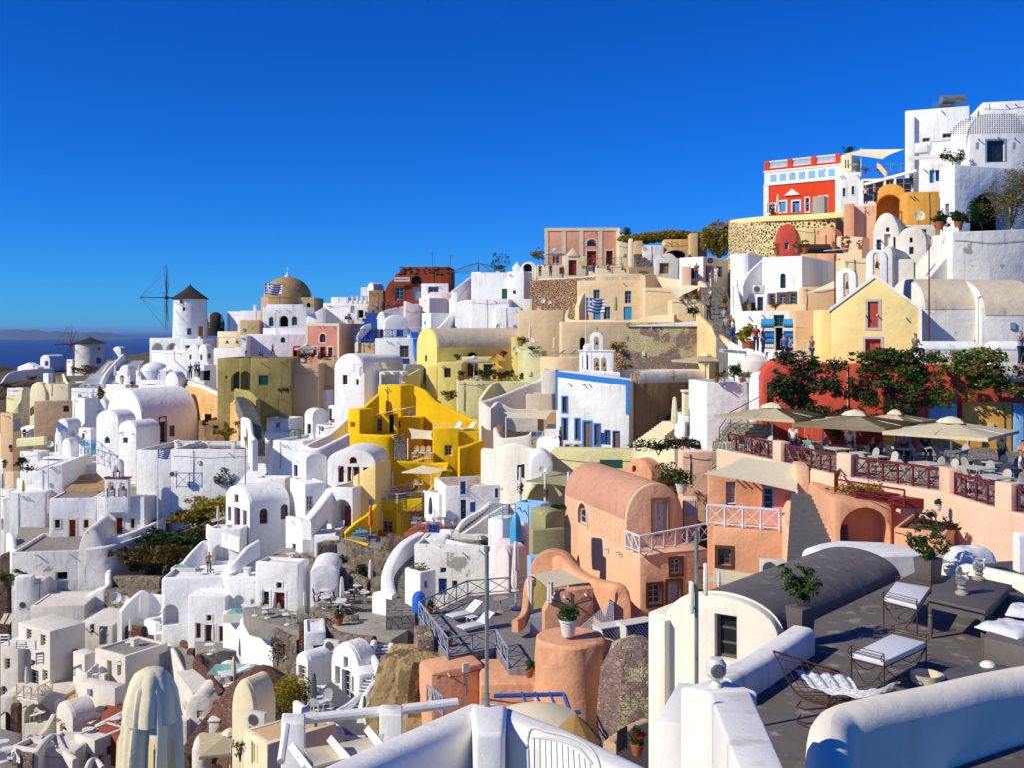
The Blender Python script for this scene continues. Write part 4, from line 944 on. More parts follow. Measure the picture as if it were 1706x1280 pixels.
for i,a in enumerate([(0,30,70,330,260,'flat'),(40,120,240,240,165,'flat'),(120,215,320,200,135,'flat'),(215,300,360,130,60,'flat'),(360,405,450,240,130,'vault'),(405,470,520,260,190,'vault'),(130,250,330,320,215,'flat'),(520,560,640,245,185,'flat'),(0,60,110,620,470,'flat'),(35,215,235,560,470,'flat'),(110,200,215,470,395,'flat'),(30,90,130,480,350,'flat'),(0,30,75,740,600,'vault')]):
 H(['white cube at the left edge with a terracotta pot on it','white stepped terrace with a curved parapet','long white terrace with a lime bench','white box with a black parapet lamp','slim white house with an arched top and slit windows','white shell shaped house beside the blue railing','white pergola terrace over dark shade','white balcony block with a blue railing','white block low on the left edge above the courtyard','wide white retaining block left of the courtyard','short white parapet block with a yellow parasol','cream block behind the striped parasol','white arched porch at the left edge'][i],*a[:5],18,Y=Dp(px(a[1]),py(a[3]))*1.02,roof=a[5],rise=1.2,m='cream' if i==11 else 'white',par=.5 if i in(1,2,6)else .3,rm='paving' if i in(1,2,6)else None,op=[[],[('o',165,205,200,222,.3)][:0],[],[],[('w:greypaint',370,165,380,215)],[],[],[],[],[],[],[],[('oa',5,655,24,730,.5)]][i])
railing('teal blue lattice railing on the white balcony block',[P(535,232,116),P(605,240,114),P(632,225,118)],1.7,'sky',1.0)
W('lime coloured low bench wall on the long white terrace',[(120,125,150,124),(300,110,145,122)],.5,'limepale',drop=1.0)
W('sloping white wall dropping across the far left',[(0,165,220),(60,160,230),(130,130,200),(200,65,150),(300,40,120)],.5,'white')
for i,(x,y,Y)in enumerate([(30,320,112),(75,215,122),(160,110,128)]):potplant(['terracotta pot plant on the left edge cube','spiky plant in the curved parapet corner','trailing plant on the lime bench'][i],P(x,y,Y),1.1)
bush('dark bush under the white pergola terrace',P(135,330,116),1,.8,1.0,'leafdark',500,.12)
bush('low dark bush beside the cream block',P(180,345,114),1.0,.8,.6,'leafdark',350,.1)
for i,(x,y)in enumerate([(15,440),(155,450)]):parasol_closed(['faded closed parasol at the far left edge','yellow closed parasol on the short parapet block'][i],P(x,y+70,108),2.4-i*.5,'clothwhite' if i==0 else 'clothgold')
dish('satellite dish among the far left terraces',P(335,200,118),.2,.9)
H('dark wooden shack under the far left courtyard',0,70,None,1000,870,0,Y=100,d=4,m='stonedark',par=0,roof='shed',rise=-.4)
W('dark stone terrace wall at the left edge',[(0,1080,1150,96),(65,1060,1150,96)],1,'stonedark',drop=6,n=1)
bush('green patch on the left edge stone wall',P(30,1085,95),2,1,.9,'leaf',250,.18)
H('cream flat roofed building front left of the snake wall foot',200,560,None,1260,1225,-5,Y=90,d=5,m='offwhite',par=.1,fd=4,op=[])
# == the middle skyline, pink house, mini-market, yellow houses
rg('b')
c=P(312,358,172);H('square tan drum carrying the large dome',137,490,None,460,296,0,Y=172,d=8.5,m='tan',par=0,op=[('oa',440,332,465,362,.3)])
o=dome('large weathered brown church dome with a finial cross',313,300,156,140,175,'domeplaster')
bm=bmesh.new();lathe(bm,[(.5,0),(.42,.25),(.2,.4),(.2,.7),(0,.8)],12);tube(bm,[(0,0,.7),(0,0,1.7)],.05,4);tube(bm,[(-.22,0,1.35),(.22,0,1.35)],.045,4);q=obj('finial',bm,'whitepaint',o);q.location=(0,0,140/3.967/F*175-.05)
flagpole('tall white flagpole with a striped flag before the big dome',P(163,500,158),7,2.9,1.65,.05)
Bk('white band of roof parapet below the big dome',175,418,343,480,168,0,3,par=0)
Bk('lavender white house with three arched openings under the big dome',150,440,362,505,161,0,6,par=.2,op=[('wa:greypaint',190,426,222,488),('oa',258,418,318,490),('wa:greypaint',340,422,378,482)])
Bk('white sloping stair wall right of the three arched openings',440,548,365,505,160,0,5,roof='shed',rise=-1.4)
parasol_closed('closed parasol before the three arched openings',P(230,500,155),2.4)
Bk('white stepped house with a vaulted upper room',548,740,335,470,162,10,7,op=[('oa',508,410,548,470)][:0],par=.3)
Bk('low white trapezoid roof block above the stepped house',600,715,296,400,168,5,5,par=0)
Bk('white blue shaded cube left of the big dome',0,135,385,560,175,0,7,par=.3)
chimney('white chimney pot left of the big dome',P(98,385,178),1)
Bk('tan block with a sloping side below the blue shaded cube',0,130,447,560,160,0,6,m='tan',par=.2)
Bk('long lavender wall with one small arched window',45,440,540,690,150,0,5,par=.2,op=[('wa:navy',268,560,298,596)])
Bk('white stepped end wall above the long lavender wall',150,440,500,560,153,0,4,par=0)
Bk('white niche block with a curved bench at the left',0,48,548,690,148,0,4,par=0,op=[('n',0,565,38,625)])
person('walking person in a dark coat by the long lavender wall',P(215,686,143),1.4,'walk','black','black',s=1.0)
for i,x in enumerate((38,130)):person(['person in white and blue at the olive roof edge','seated person low on the olive roof'][i],P(x,700,130),2,['stand','sit'][i],['clothwhite','navy'][i],'blue',s=.95)
h=H('salmon pink house with cream border, red door and arched window',436,655,885,705,470,14,Y=141,m='pink',par=.3,rm='roofbeige',op=[('wa:red_+creamtrim',526,536,566,594),('d:red_',528,624,566,700),('w:red_+creamtrim',582,626,612,696),('w:red_+creamtrim',482,624,508,680)],d=None)
bm=bmesh.new();bx(bm,0,.03,-.03,h.d,-5,h.H+.02);part(h,'side_wall',bm,'sand',0);bm=bmesh.new();bx(bm,-h.w,0,-.04,0,h.H-.35,h.H+.03);bx(bm,-.3,0,-.04,0,0,h.H-.36);bx(bm,-h.w,-h.w+.3,-.04,0,0,h.H-.36);part(h,'border',bm,'creamtrim',0)
Bk('low tan wall behind the pink house terrace',756,890,598,680,139,5,3,m='tan',par=0)
h=Bk('olive arcade house with a teal shuttered window',70,340,700,945,116.5,-6,8,m='olive',par=.3,op=[('s:green',122,812,186,884)])
Bk('olive left bay with an open arch',-4,72,700,945,117.5,-6,7,m='olive',par=.3,op=[('la',2,784,66,915,1.0)])
Bk('sand coloured cube between the olive house and the white tower',335,520,735,925,118,0,7,m='sand',par=.2,rm='rooftan')
H('taller tan wall block behind the white tower',515,655,None,895,712,-4,Y=122,d=8,m='tan',par=.2)
Bk('red plant stall at the terrace of the pink house',345,385,618,700,132,0,1.5,m='red',par=0,op=[('o',352,640,376,690,.5)])
parasol_square('round faded parasol on the pink house terrace',P(440,722,128),2.6,1.6,.4,'clothwhite',rise=.5)
bush('dark green plants crowded under the faded parasol',P(435,718,127.5),1.3,.7,.9,'leafdark',700,.1)
bush('plants beside the red door of the pink house',P(545,715,130),.9,.5,.8,'leafdark',300,.1)
for i,x in enumerate((275,320)):bush(['dark red shrub on the olive terrace','second red shrub on the olive terrace'][i],P(x,935,113),.6,.4,.5,'leafdark',160,.08,flower='flowerred')
h=H('ruined brick red market building with crumbling top and arched doorway',960,1385,1392,330,108,3,Y=152,d=7,m='brick',par=0,roof='poly',Bw=lambda w,H1,fd:[(-w,-fd),(0,-fd),(0,H1+.3),(-w*.2,H1+.35),(-w*.74,H1+.3),(-w*.76,H1-.3),(-w*.84,H1-.8),(-w*.88,H1-1.5),(-w*.95,H1-2.1),(-w,H1-3)],op=[('w:greypaint+brown',1025,230,1083,312),('oa+brown',1133,155,1198,208,.3),('d:greypaint',1135,228,1197,316)])
bm=bmesh.new();rn=random.Random(4)
for k in range(46):u=-h.w*rn.uniform(.0,.8);s=rn.uniform(.12,.3);z=h.H+rn.uniform(-.75,.25);bx(bm,u-s,u+s*.7,-.12-rn.random()*.1,.4,z-s*.5,z+s*.4)
bevel_sharp(bm,.04);part(h,'rubble_edge',bm,'stonedark',0)['kind']='stuff'
bm=bmesh.new();bx(bm,-1.15,1.15,-.06,0,-.3,.3);q=P(1070,178,151.7);M=h.M.inverted()@Matrix.Translation(q);s_=obj('sign_board',bm,'whitepaint',h.e,0);s_.matrix_local=M
text_on(s_,'MINI-MARKET',Matrix.Translation((0,-.075,0))@Matrix.Rotation(rad(90),4,'X'),.36,'black')
Bk('white shop front with a dark window right of the market',1197,1375,205,330,151,3,4,par=.2,op=[('w:greypaint',1242,226,1312,272)])
H('small white barrel vault shed on the skyline',842,882,950,290,238,35,Y=160,roof='vault',rise=.9)
Bk('rough tan stub wall joining the brick market',848,945,250,330,156,5,3,m='brownplaster',par=0)
Bk('white crenellated wall with yellow niche on the skyline',722,900,318,440,158,8,5,par=0,op=[('na:navy',728,350,758,400),('o',775,380,815,432)])
for k,x in enumerate((745,775,805,835,865)):chimney(['first white merlon stub beside the market','second white merlon stub with a blue shutter','third white merlon stub on the skyline wall','fourth white merlon stub near the vault shed','fifth white merlon stub under the vault shed'][k],P(x,322,157),.8)
W('white pergola rail on the skyline vault',[(798,232,300,163),(850,228,300,163)],.2,'white',drop=1.4)
for i,(x,y,c)in enumerate([(720,445,'red_'),(830,415,'red_'),(880,400,'sky'),(905,360,'sky'),(945,360,'black'),(1020,350,'green'),(1045,350,'black'),(975,345,'navy')]):
 person(['shopper in red beside the blue tables','shopper in red before the crenellated wall','shopper in pale blue climbing the steps','shopper in pale blue near the top of the steps','seated figure in black under the market','figure in green before the market window','figure in black beside the one in green','figure in navy at the stall'][i],P(x,y+25,148),i,['stand','sit'][i%2],c,'navy',s=.95)
for i,(x,y)in enumerate([(700,440),(740,445),(790,445),(820,455)]):chair(['blue terrace chair at the far left of the stall steps','blue terrace chair by the shopper in red','blue terrace chair by the crenellated wall','blue terrace chair at the steps foot'][i],P(x,y+22,146),i,'blue','blue')
railing('blue crossed railing under the stalls',[P(757,592,139),P(825,592,138),P(885,592,137.5)],1.7,'blue',1.0,r=.04)
stairs('blue painted steps between the pink house and the vaults',P(820,585,140),P(885,400,148),1.8,14,'blue')
W('white curving stair wall above the blue railing',[(905,440,520,146),(930,395,500,148),(1010,370,480,150),(1090,355,470,151)],.4,drop=3.5)
W('second white curved wall beside the blue steps',[(770,560,600,139),(810,490,580,141),(860,470,560,143)],.35,drop=2)
H('low white vault with a blue shuttered window',945,955,1112,570,475,75,Y=140,roof='vaultx',rise=1.3,op=[('>s:blue',1033,508,1080,557)])
Bk('white house corner behind the low vault',905,960,440,560,143,20,4,roof='vault',rise=1.0,op=[('d:blue',920,508,950,560)])
railing('blue crossed railing before the low vault',[P(950,562,135),P(1120,562,134)],1.0,'blue',1.2,r=.035)
railing('white balustrade right of the low vault',[P(1122,550,134),P(1200,548,134)],1.1,'whitepaint',1.2,style='v')
Bk('pale lavender house front with a wood framed window and blue door',892,1168,568,740,130,3,7,par=.3,op=[('w:wood',1055,616,1114,694),('d:blue',1060,700,1120,738,.1)])
stairs('bright blue outdoor steps on the lavender house end',P(1185,640,128),P(1150,525,132),1.0,10,'bluebright')
Bk('pale pink wall with a dark doorway beside the low vault',1090,1195,362,520,146,-10,3,m='pinkpale',par=0,roof='shed',rise=.9,op=[('o',1100,335,1150,430)][:0])
H('pale pink terraced house above the white stair vault',1182,1250,1392,470,300,50,Y=148,m='pinkpale',roof='flat',par=.2)
Bk('pale pink upper block beside the market',1250,1392,262,360,150,3,4,m='pinkpale',par=.2,op=[('w:greypaint',1312,308,1342,330)])
Bk('pink wall with a plum coloured doorway',1100,1182,340,460,149,-10,4,m='pinkpale',par=0,op=[('o',1102,338,1150,450)])
H('long white vault with a rounded belly under the pink walls',1200,1260,1420,520,400,50,Y=140,roof='flat',par=0)
W('big white curved stair parapet sweeping up to the skyline house',[(1260,520,540,132),(1330,480,520,134),(1400,400,480,138),(1460,350,440,142),(1590,330,420,146)],.6,drop=4)
h=Bk('white porch with a wide arched niche',1420,1600,350,525,136,2,4,par=0,roof='vault',rise=.7,op=[('la',1440,392,1565,482,1.8),('o',1535,438,1562,522)])
H('tall white skyline house with an outside stair',1528,1590,1900,310,128,35,Y=146,par=.2)
stairs('white outside stair on the skyline house',P(1410,320,142),P(1530,175,146),1.4,16,'white',drop=2.5)
W('white stair parapet on the skyline house',[(1400,255,330,141),(1460,210,300,143),(1528,160,280,145.5)],.3,drop=2.4)
Bk('slim white pillar in front of the outside stair',1402,1432,262,400,140,10,1.0,par=0)
Bk('round white pillar right of the outside stair',1545,1585,235,330,142,10,1.0,par=0)
e=thing('canopy_frame','open umbrella shaped steel pergola ribs on the skyline','pergola',P(1575,130,150));bm=bmesh.new()
for k in range(12):a=k*math.pi/6;tube(bm,[(0,0,1.35),(1.8*math.cos(a),1.8*math.sin(a),.95),(4*math.cos(a),3*math.sin(a),.0)],.035,4)
tube(bm,[(4*math.cos(a*.3),3*math.sin(a*.3),0)for a in range(22)],.03,4);obj('ribs',bm,'charcoal',e);bm=bmesh.new();tube(bm,[(0,0,-3),(0,0,1.6)],.07,5);obj('mast',bm,'charcoal',e)
bush('wispy green shrub behind the steel pergola',P(1706,135,152),1.4,1,1.0,'leaf',260,.15)
for i,(x,t)in enumerate([(1271,0),(1390,20)]):
 e=thing('antenna',['tall thin television antenna left on the market roof','thin antenna at the right end of the market'][i],'antenna',P(x,110,152));bm=bmesh.new();tube(bm,[(0,0,-2),(0,0,(110-t)/44.5)],.04,4);obj('mast',bm,'charcoal',e)
 bm=bmesh.new();z=(110-t)/44.5;[tube(bm,[(-.35+.03*j,0,z-j*.14),(.35-.03*j,0,z-j*.14)],.02,3)for j in range(4)];obj('elements',bm,'charcoal',e,0)
H('white tower house with a rounded gable and two small dark windows',622,822,922,1010,780,28,Y=106,roof='vault',rise=1.7,par=0,op=[('w:maroon',678,810,709,874,.25),('w:maroon',766,838,784,882,.25)],fd=3)
H('long white vault room behind the tower house',700,830,1080,800,740,30,Y=112,roof='vault',rise=1.0,par=0)
h=Bk('white roof deck block with a shaded porch right of the tower',920,1078,790,885,106,4,3,par=0,op=[('l',930,806,1050,880,1.6)])
for i,(x,r)in enumerate([(932,.5),(1000,.2)]):lounger(['white folding deckchair left on the tower roof deck','white folding deckchair right on the tower roof deck'][i],P(x,780,106),2.4+r,up=1.0,s=.85)
railing('low white rail at the tower roof edge',[P(752,790,106),P(812,790,106)],.8,'whitepaint',1,style='h')
for i,a in enumerate([(115,222,420,1105,985,40,'flat',[('>s:green',360,1022,400,1084)]),(375,575,620,1030,915,25,'flat',[]),(520,600,620,940,890,20,'flat',[]),(172,325,420,1205,1105,20,'flat',[('w:paledoor',232,1128,262,1166)]),(160,325,None,1250,1195,10,'flat',[]),(424,480,582,1215,1090,40,'vaultx',[('w:navy',444,1140,468,1218)]),(583,625,720,1130,1020,35,'flat',[('w:navy',586,1038,606,1120)]),(500,620,712,1240,1150,20,'flat',[]),(20,55,100,1240,1110,30,'flat',[])]):
 H(['white house with green shuttered window above the stairs alley','broad white sloping vault roof beside the sand cube','small white hump roof left of the tower house','white two level house with a pale window','white courtyard wall with a gate gap','little white vaulted house with a navy doorway','white house with a navy shuttered slit window','white plain wall house below the tower','white chimney like pillar beside the alley'][i],*a[:5],a[5],roof=a[6],d=2.5 if a[2]is None else None,rise=.8,op=a[7],par=.3)
railing('dark green iron gate in the white courtyard',[P(322,1258,102),P(402,1258,102)],1.2,'green',.5,style='v')
stairs('grey stone alley steps between white walls',P(112,1250,98),P(15,960,116),1.5,30,'steppaving',mid=[P(70,1080,107)])
W('white wavy parapet left of the alley steps',[(20,1095,1150,104),(60,1110,1200,102),(75,1200,1300,98),(100,1240,1340,96)],.5,drop=3)
W('sweeping white wing wall left of the yellow house',[(440,1280,1330,96),(520,1240,1300,98),(600,1200,1280,99),(680,1130,1250,101),(712,1105,1250,102)],.4,drop=5)
bush('small bush at the ochre wall end',P(20,1215,108),.7,.5,.6,'leafyellow',200,.1)
H('pale yellow house with long grey barrel roof and lit gable',1165,1300,1900,960,630,62,Y=110,m='lemon',roof='vault',rise=2.1,rm='roofbeige',op=[('>oa:brown',1505,660,1562,690,.25),('w:brown',1222,680,1236,720)],d=14)
Bk('projecting pale yellow tower block with one dark window',1305,1465,728,955,107,5,4,m='lemon',par=0,op=[('w:brown',1348,764,1392,826)])
Bk('pale yellow buttress at the corner of the vaulted house',1228,1300,752,950,108,15,2,m='lemon',par=0)
Bk('deep olive yellow shaded wall behind the parasol',1465,1706,690,860,110,3,1,m='lemon',par=0,op=[('d:brown',1502,722,1572,820),('w:brown',1608,738,1672,806)])
H('pale lemon front terrace wall with flowers on top',1435,1680,None,1020,850,-4,Y=103,d=4,m='limepale',par=.25,fd=4)
parasol_square('white square parasol on the pale yellow terrace',P(1545,838,104.5),3.0,1.85,.3,'clothwhite',rise=.35)
for i,(x,y)in enumerate([(1450,845),(1470,845),(1600,840),(1640,838),(1680,838)]):potplant(['red geranium pot left on the lemon terrace','second geranium pot on the lemon terrace','geranium pot under the parasol','trailing geranium pot at the lemon wall','fifth geranium pot on the lemon wall end'][i],P(x,y,103.5),1.2,'leaf',flower='flowerred')
bush('brown purple shrub at the lemon wall foot',P(1370,985,101),1.3,.8,.9,'leafdry',500,.1)
bush('russet creeper at the pale yellow terrace corner',P(1435,710,109),.5,.4,.5,'leafdry',200,.1)
stairs('stone steps climbing between the tower and the pale yellow house',P(1130,850,108),P(1160,740,114),2,12,'paving')
W('pale yellow curved wall beside the stone steps',[(1080,830,880,106),(1130,800,860,107),(1185,770,850,108)],.3,'lemon',drop=2.5)
Y1=100
H('bright yellow cube at the top of the yellow house',910,1062,1158,1040,888,20,Y=Y1+3,m='yellow',par=0,fd=5)
W('bright yellow wall sweeping down to the right',[(1158,888,1100,104),(1230,920,1120,103.5),(1300,990,1150,103),(1400,1040,1170,102.5),(1500,1090,1190,102),(1590,1120,1200,101.5)],.5,'yellow',drop=7)
W('bright yellow ramp wall on the left of the cube',[(800,1040,1100,Y1+2),(860,985,1060,Y1+2.5),(912,938,1060,Y1+3)],.5,'yellow',drop=6)
H('bright yellow left wing with a square niche',712,790,885,1245,1045,30,Y=Y1-2,m='yellow',par=0,fd=5,op=[('n',728,1128,762,1160)])
Bk('bright yellow shaded loggia wall with a doorway',785,1040,1075,1240,Y1,2,.8,m='yellow',par=0,op=[('o',985,1080,1015,1200,.4),('w:wood',905,1105,940,1190)])
Bk('bright yellow small block beside the tan canvas',1040,1190,1100,1230,Y1+1,5,3,m='yellow',par=0,op=[('w:wood',1045,1120,1060,1165)])
slabw('yellow floor of the shaded loggia',[P(790,1215,Y1-1.5),P(1040,1215,Y1-1.5),P(1040,1180,Y1+2),P(790,1180,Y1+2)],zof(1215,Y1-1.5),4,'yellow',name='terrace')
W('curling bright yellow parapet below the loggia',[(785,1205,1260,97),(900,1210,1270,96.5),(980,1220,1280,96.5),(1020,1260,1330,97),(1030,1370,1400,97.5)],.5,'yellow',drop=3.5)
sail('triangular beige shade sail over the yellow loggia',[P(875,1085,98.5),P(1180,1018,100),P(1010,1050,102)])
sail('tan canvas stretched between yellow blocks',[P(1112,1168,97),P(1272,1185,97),P(1272,1245,96),P(1130,1240,96)],sag=.1)
dish('satellite dish on the upper yellow wall',P(1128,1105,100.5),.2,.75)
h=H('bright yellow block with a lounger deck and one window',1272,1600,None,1400,1192,-3,Y=95.5,d=4.5,m='yellow',par=0,fd=5,op=[])
H('yellow rear parapet of the lounger deck',1272,1590,None,1200,1120,0,Y=99.6,d=.3,m='yellow',par=0,op=[])
for i,x in enumerate((1375,1460)):lounger(['cream sun lounger left on the yellow deck','cream sun lounger right on the yellow deck'][i],P(x,1196,95.9),-.7-.1*i,'clothwhite','wood',up=.8)
railing('cream wood rail on the yellow lounger deck',[P(1280,1195,95.7),P(1405,1198,95.7)],.75,'cloth',1.5,style='h')
rg('h')
h=H('window wall under the yellow lounger deck',1275,1445,None,275,60,-3,Y=94.8,d=.6,m='yellow',par=0,op=[('w:cloth',1350,168,1402,240)],fd=2)
slabw('brown patio of the yellow dining terrace',[P(1090,275,94),P(1280,275,94),P(1280,200,98),P(1090,200,98)],zof(272,94),5,'yellow')
table('long cream dining table on the yellow terrace',P(1205,272,94.3),1.5,'cloth',False,.8,1.9)
for i in range(5):chair(['first cushioned bench seat behind the cream table','second cushioned bench seat behind the cream table','third cushioned bench seat behind the cream table','cream stool at the left of the dining table','cream stool before the dining table'][i],[P(1165,240,96),P(1205,240,96),P(1245,240,96),P(1160,278,93.6),P(1235,284,93.4)][i],0,'cloth','clothwhite')
W('bright yellow stepped wall right of the dining terrace',[(1445,180,260,93.5),(1520,160,250,94),(1600,130,240,95)],.5,'yellow',drop=3)
stairs('shaded stone steps in the yellow complex',P(1060,270,93),P(1050,100,98),1.0,14,'steppaving')
bush('olive creeper on the yellow stair post',P(1050,150,96),.4,.3,.6,'leafolive',150,.08)
W('bright yellow wall sloping below the dining terrace',[(985,270,400,91),(1120,275,400,91.5),(1250,285,400,92),(1370,282,400,92)],.5,'yellow',drop=5)
W('bright yellow diagonal wall down to the lower deck',[(1370,285,400,91.5),(1330,380,450,89),(1250,465,500,86.5)],.4,'yellow',drop=4)
sail('pale shade sail over the lower yellow deck',[P(1040,355,89),P(1205,302,90),P(1385,335,90),P(1265,362,87)],sag=.2,posts=[(3,1.6)])
e=thing('post','white post left of the pale shade sail','post',P(1007,500,86.5));bm=bmesh.new();tube(bm,[(0,0,0),(0,0,2.0)],.08,8);obj('shaft',bm,'clothwhite',e)
e=thing('post','white post by the dining terrace','post',P(1110,270,93.5));bm=bmesh.new();tube(bm,[(0,0,0),(0,0,2.0)],.08,8);obj('shaft',bm,'clothwhite',e)
h=H('bright yellow lower block with a curtained window',890,1038,1205,785,530,22,Y=84.5,m='yellow',par=0,fd=4,op=[('w:cloth',935,672,1005,750)])
slabw('deck floor of the lower yellow block',[P(895,535,84.6),P(1200,545,84.6),P(1230,455,91),P(960,455,91)],zof(530,84.5)+.02,1.0,'yellow')
railing('cream rail round the lower yellow deck',[P(1150,470,88),P(900,532,84.7),P(1040,555,84.3),P(1205,530,85.5)],.75,'cloth',1.2,style='h')
for i,(x,y)in enumerate([(1010,522),(1060,500),(1110,525)]):lounger(['sun lounger with a blue towel on the lower yellow deck','sun lounger with a sunbather on the lower yellow deck','cream sun lounger at the right of the lower yellow deck'][i],P(x,y,85.3+(522-y)*.03),-1.2,['bluebright','slate','clothwhite'][i],'wood',s=.8)
for i,x in enumerate((1165,1195,1225)):chair(['low cushioned chair left of the yellow deck table','low cushioned chair behind the yellow deck table','low cushioned chair right of the yellow deck table'][i],P(x,462,88.5),i,'cloth','cloth')
H('pale yellow tall side wall joining the red windowed house',745,895,None,668,290,18,Y=83.6,d=3,m='yellowpale',par=0,roof='shed',rise=-1.2,fd=1)
W('bright yellow curved garden wall by the blue table',[(690,745,800,80),(760,680,790,80.5),(850,620,780,81.5),(895,560,760,83)],.4,'yellow',drop=2.5)
W('low bright yellow border wall below the blue table',[(690,785,830,79),(760,800,840,78.5),(850,820,850,78)],.35,'yellow',drop=1)
slabw('small stone patio with the blue table',[P(690,800,79),P(900,800,79),P(900,740,82.5),P(740,740,82.5)],zof(790,79),3,'paving')
table('sky blue wooden table below the orange parasol',P(805,800,79.3),.3,'sky',False,.8,1.1)
chair('sky blue chair left of the sky blue table',P(765,790,79.8),-1.2,'sky','sky')
parasol_closed('bright orange closed parasol',P(862,780,80.5),2.5,'orangecloth')
# == centre skyline: long salmon building, hotel, stone walls
rg('c')
h=Bk('long salmon and cream panelled building on the skyline',428,920,80,300,142,2,8,m='salmon',par=.15,rm='roofbeige',op=[('d:red_+creamtrim',705,228,768,330),('na+creamtrim',705,150,768,194,.2),('d:maroon+creamtrim',832,226,876,320),('w:greypaint',480,242,524,310)])
bm=bmesh.new();Hh=h.H
for u in(428,545,660,785,900):
 q=(P(u+10,100,142)-h.B).dot(h.X);bx(bm,q-.27,q+.27,-.06,.02,-1,Hh-.02)
bx(bm,-h.w-.05,.05,-.09,.02,Hh-.3,Hh+.12);part(h,'pilasters',bm,'ivory',0)
bm=bmesh.new();prism(bm,outline(1.25,.62,1),-.0,.04);q=h.M.inverted()@P(736,194,142);o=part(h,'fanlight',bm,'glass',0);o.location=(q.x,.14,q.z)
H('lemon cream end block with a sloping top beside the salmon building',915,1008,None,320,150,4,Y=141,d=5,m='ivory',par=0,roof='shed',rise=1.6)
H('cream gatehouse front with a pointed gable and red double door',545,700,None,400,262,2,Y=134,d=2.5,m='ivory',par=0,op=[('d:red_',584,288,637,390)])
H('small pointed gable on the cream gatehouse',575,652,None,266,250,2,Y=133.9,d=1,m='ivory',par=0,roof='gable',rise=.8,fd=0)
Bk('cream terrace wall with a red post box left of the gatehouse',375,545,320,410,134,2,2,m='ivory',par=0,op=[('d:red_',523,336,547,380,.1)])
Bk('cream terrace wall with a lawn green notice right of the gatehouse',700,990,325,400,134,2,2,m='ivory',par=0,op=[('s:limepale' if 0 else 'o',735,300,765,375,.3)][:0])
bm=bmesh.new();bx(bm,-.5,.5,-.04,.04,0,.55);o=obj('notice_board',bm,'lemon',ang=0);o.location=P(678,325,133.8);tag(o,'yellow notice board on the cream gatehouse','notice board')
railing('glass and steel balustrade left on the cream terrace',[P(415,325,134),P(510,322,134)],1.0,'railred',1.1,r=.02)
railing('steel balustrade right on the cream terrace',[P(715,328,134),P(810,326,134)],1.0,'pinkwood',1.1,r=.02)
railing('steel balustrade at the far end of the cream terrace',[P(830,326,134),P(935,322,134)],1.0,'charcoal',1.1,r=.02)
parasol_square('white square parasol at the salmon building',P(495,345,136),2.6,2.0,.2,'clothwhite',rise=.5)
Bk('white arched shrine at the left end of the cream terrace',270,372,345,420,135,5,2,par=0,roof='vault',rise=.9,op=[('oa',283,312,342,365,.3)])
H('tiny white pointed gable left of the arched shrine',215,272,None,352,336,5,Y=138,d=2,par=0,roof='gable',rise=.7)
bush('bush behind the left end of the salmon building',P(385,290,146),1.8,1.3,1.2,'leafolive',500,.14)
bush('wispy tamarisk on the skyline left of the tiny gable',P(130,345,146),1.8,1,1.6,'leaf',300,.12)
bush('dark creeper hanging on the end of the salmon building',P(965,165,139),.95,.6,1.5,'leafdark',600,.12,flower=None)
for i,a in enumerate([(1265,150,4.2,1.5),(1060,160,2.6,1.1),(1580,180,1.9,3.6)]):
 bush(['broad golden green hedge mound on the skyline','smaller golden hedge beside the dark creeper','tall rounded golden bush by the yellow stone wall'][i],P(a[0],a[1]+(60 if i==2 else 15),[135,137,118][i]),1,1,1,'leafyellow',6500,.15,stem=False,blobs=[(a[2]*(j-3)/3.4,0,a[3]*.45,a[2]*.3,1.1,a[3]*.62*(1-abs(j-3)*.13))for j in range(7)])
H('cream stepped garden wall in front of the golden hedges',985,1010,None,330,145,3,Y=134,d=2,m='ivory',par=0)
for i,a in enumerate([(1018,1075,160,320,131,'tan'),(1075,1215,190,330,130,'whiteold'),(1210,1385,150,290,131,'tan'),(1385,1440,110,290,128,'tan'),(1440,1500,140,280,129,'brownplaster')]):
 Bk(['ruined tan pillar wall left of the pale ruin','crumbling pale wall of the roofless ruin','ochre ruined wall with a peeling patch','tall tan pillar of the ruin','brown ruin wall end by the tall bush'][i],a[0],a[1],a[2],a[3],a[4],4,2.5,m='ochrewall' if i==2 else a[5],par=0,bev=.2)
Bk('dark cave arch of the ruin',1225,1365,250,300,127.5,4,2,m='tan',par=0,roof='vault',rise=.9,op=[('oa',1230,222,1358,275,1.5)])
h=Bk('old grey stone gateway with a scrolled top and wooden door',1150,1310,280,390,124,6,1.6,m='whiteold',par=0,roof='poly',Bw=lambda w,H1,fd:[(-w,-fd),(0,-fd),(0,H1)]+[(-w/2+w*.42*math.cos(a*math.pi/10),H1+.75*abs(math.sin(a*math.pi/10))*(.7+.3*abs(math.cos(a*.9))))for a in range(11)]+[(-w,H1)],op=[('d:wood',1186,308,1246,378)])
Bk('low wall with an iron lattice beside the stone gateway',985,1150,335,385,125,4,1.2,m='brownplaster',par=0)
railing('dark lattice gate left of the stone gateway',[P(1096,345,124.5),P(1142,345,124.5)],1.0,'greypaint',.9)
stairs('narrow stair by the ruined pillar',P(1080,390,124),P(1040,250,130),1,10,'stonegrey')
for i,(x,y,k,c)in enumerate([(395,398,'stand','black'),(465,398,'stand','black'),(750,375,'stand','navy'),(940,372,'sit','tealcloth'),(1045,372,'sit','black'),(1075,372,'sit','red_'),(845,372,'sit','black')]):
 person(['tourist in black leaning at the left end of the promenade','tourist in black sitting on the promenade wall','tourist taking a photo before the gatehouse wall','tourist in teal looking over the promenade wall','tourist in black by the wall lamp','tourist in red beside the one in black','tourist low behind the parapet'][i],P(x,y,129),0.4*i,k,c,'navy',s=.92)
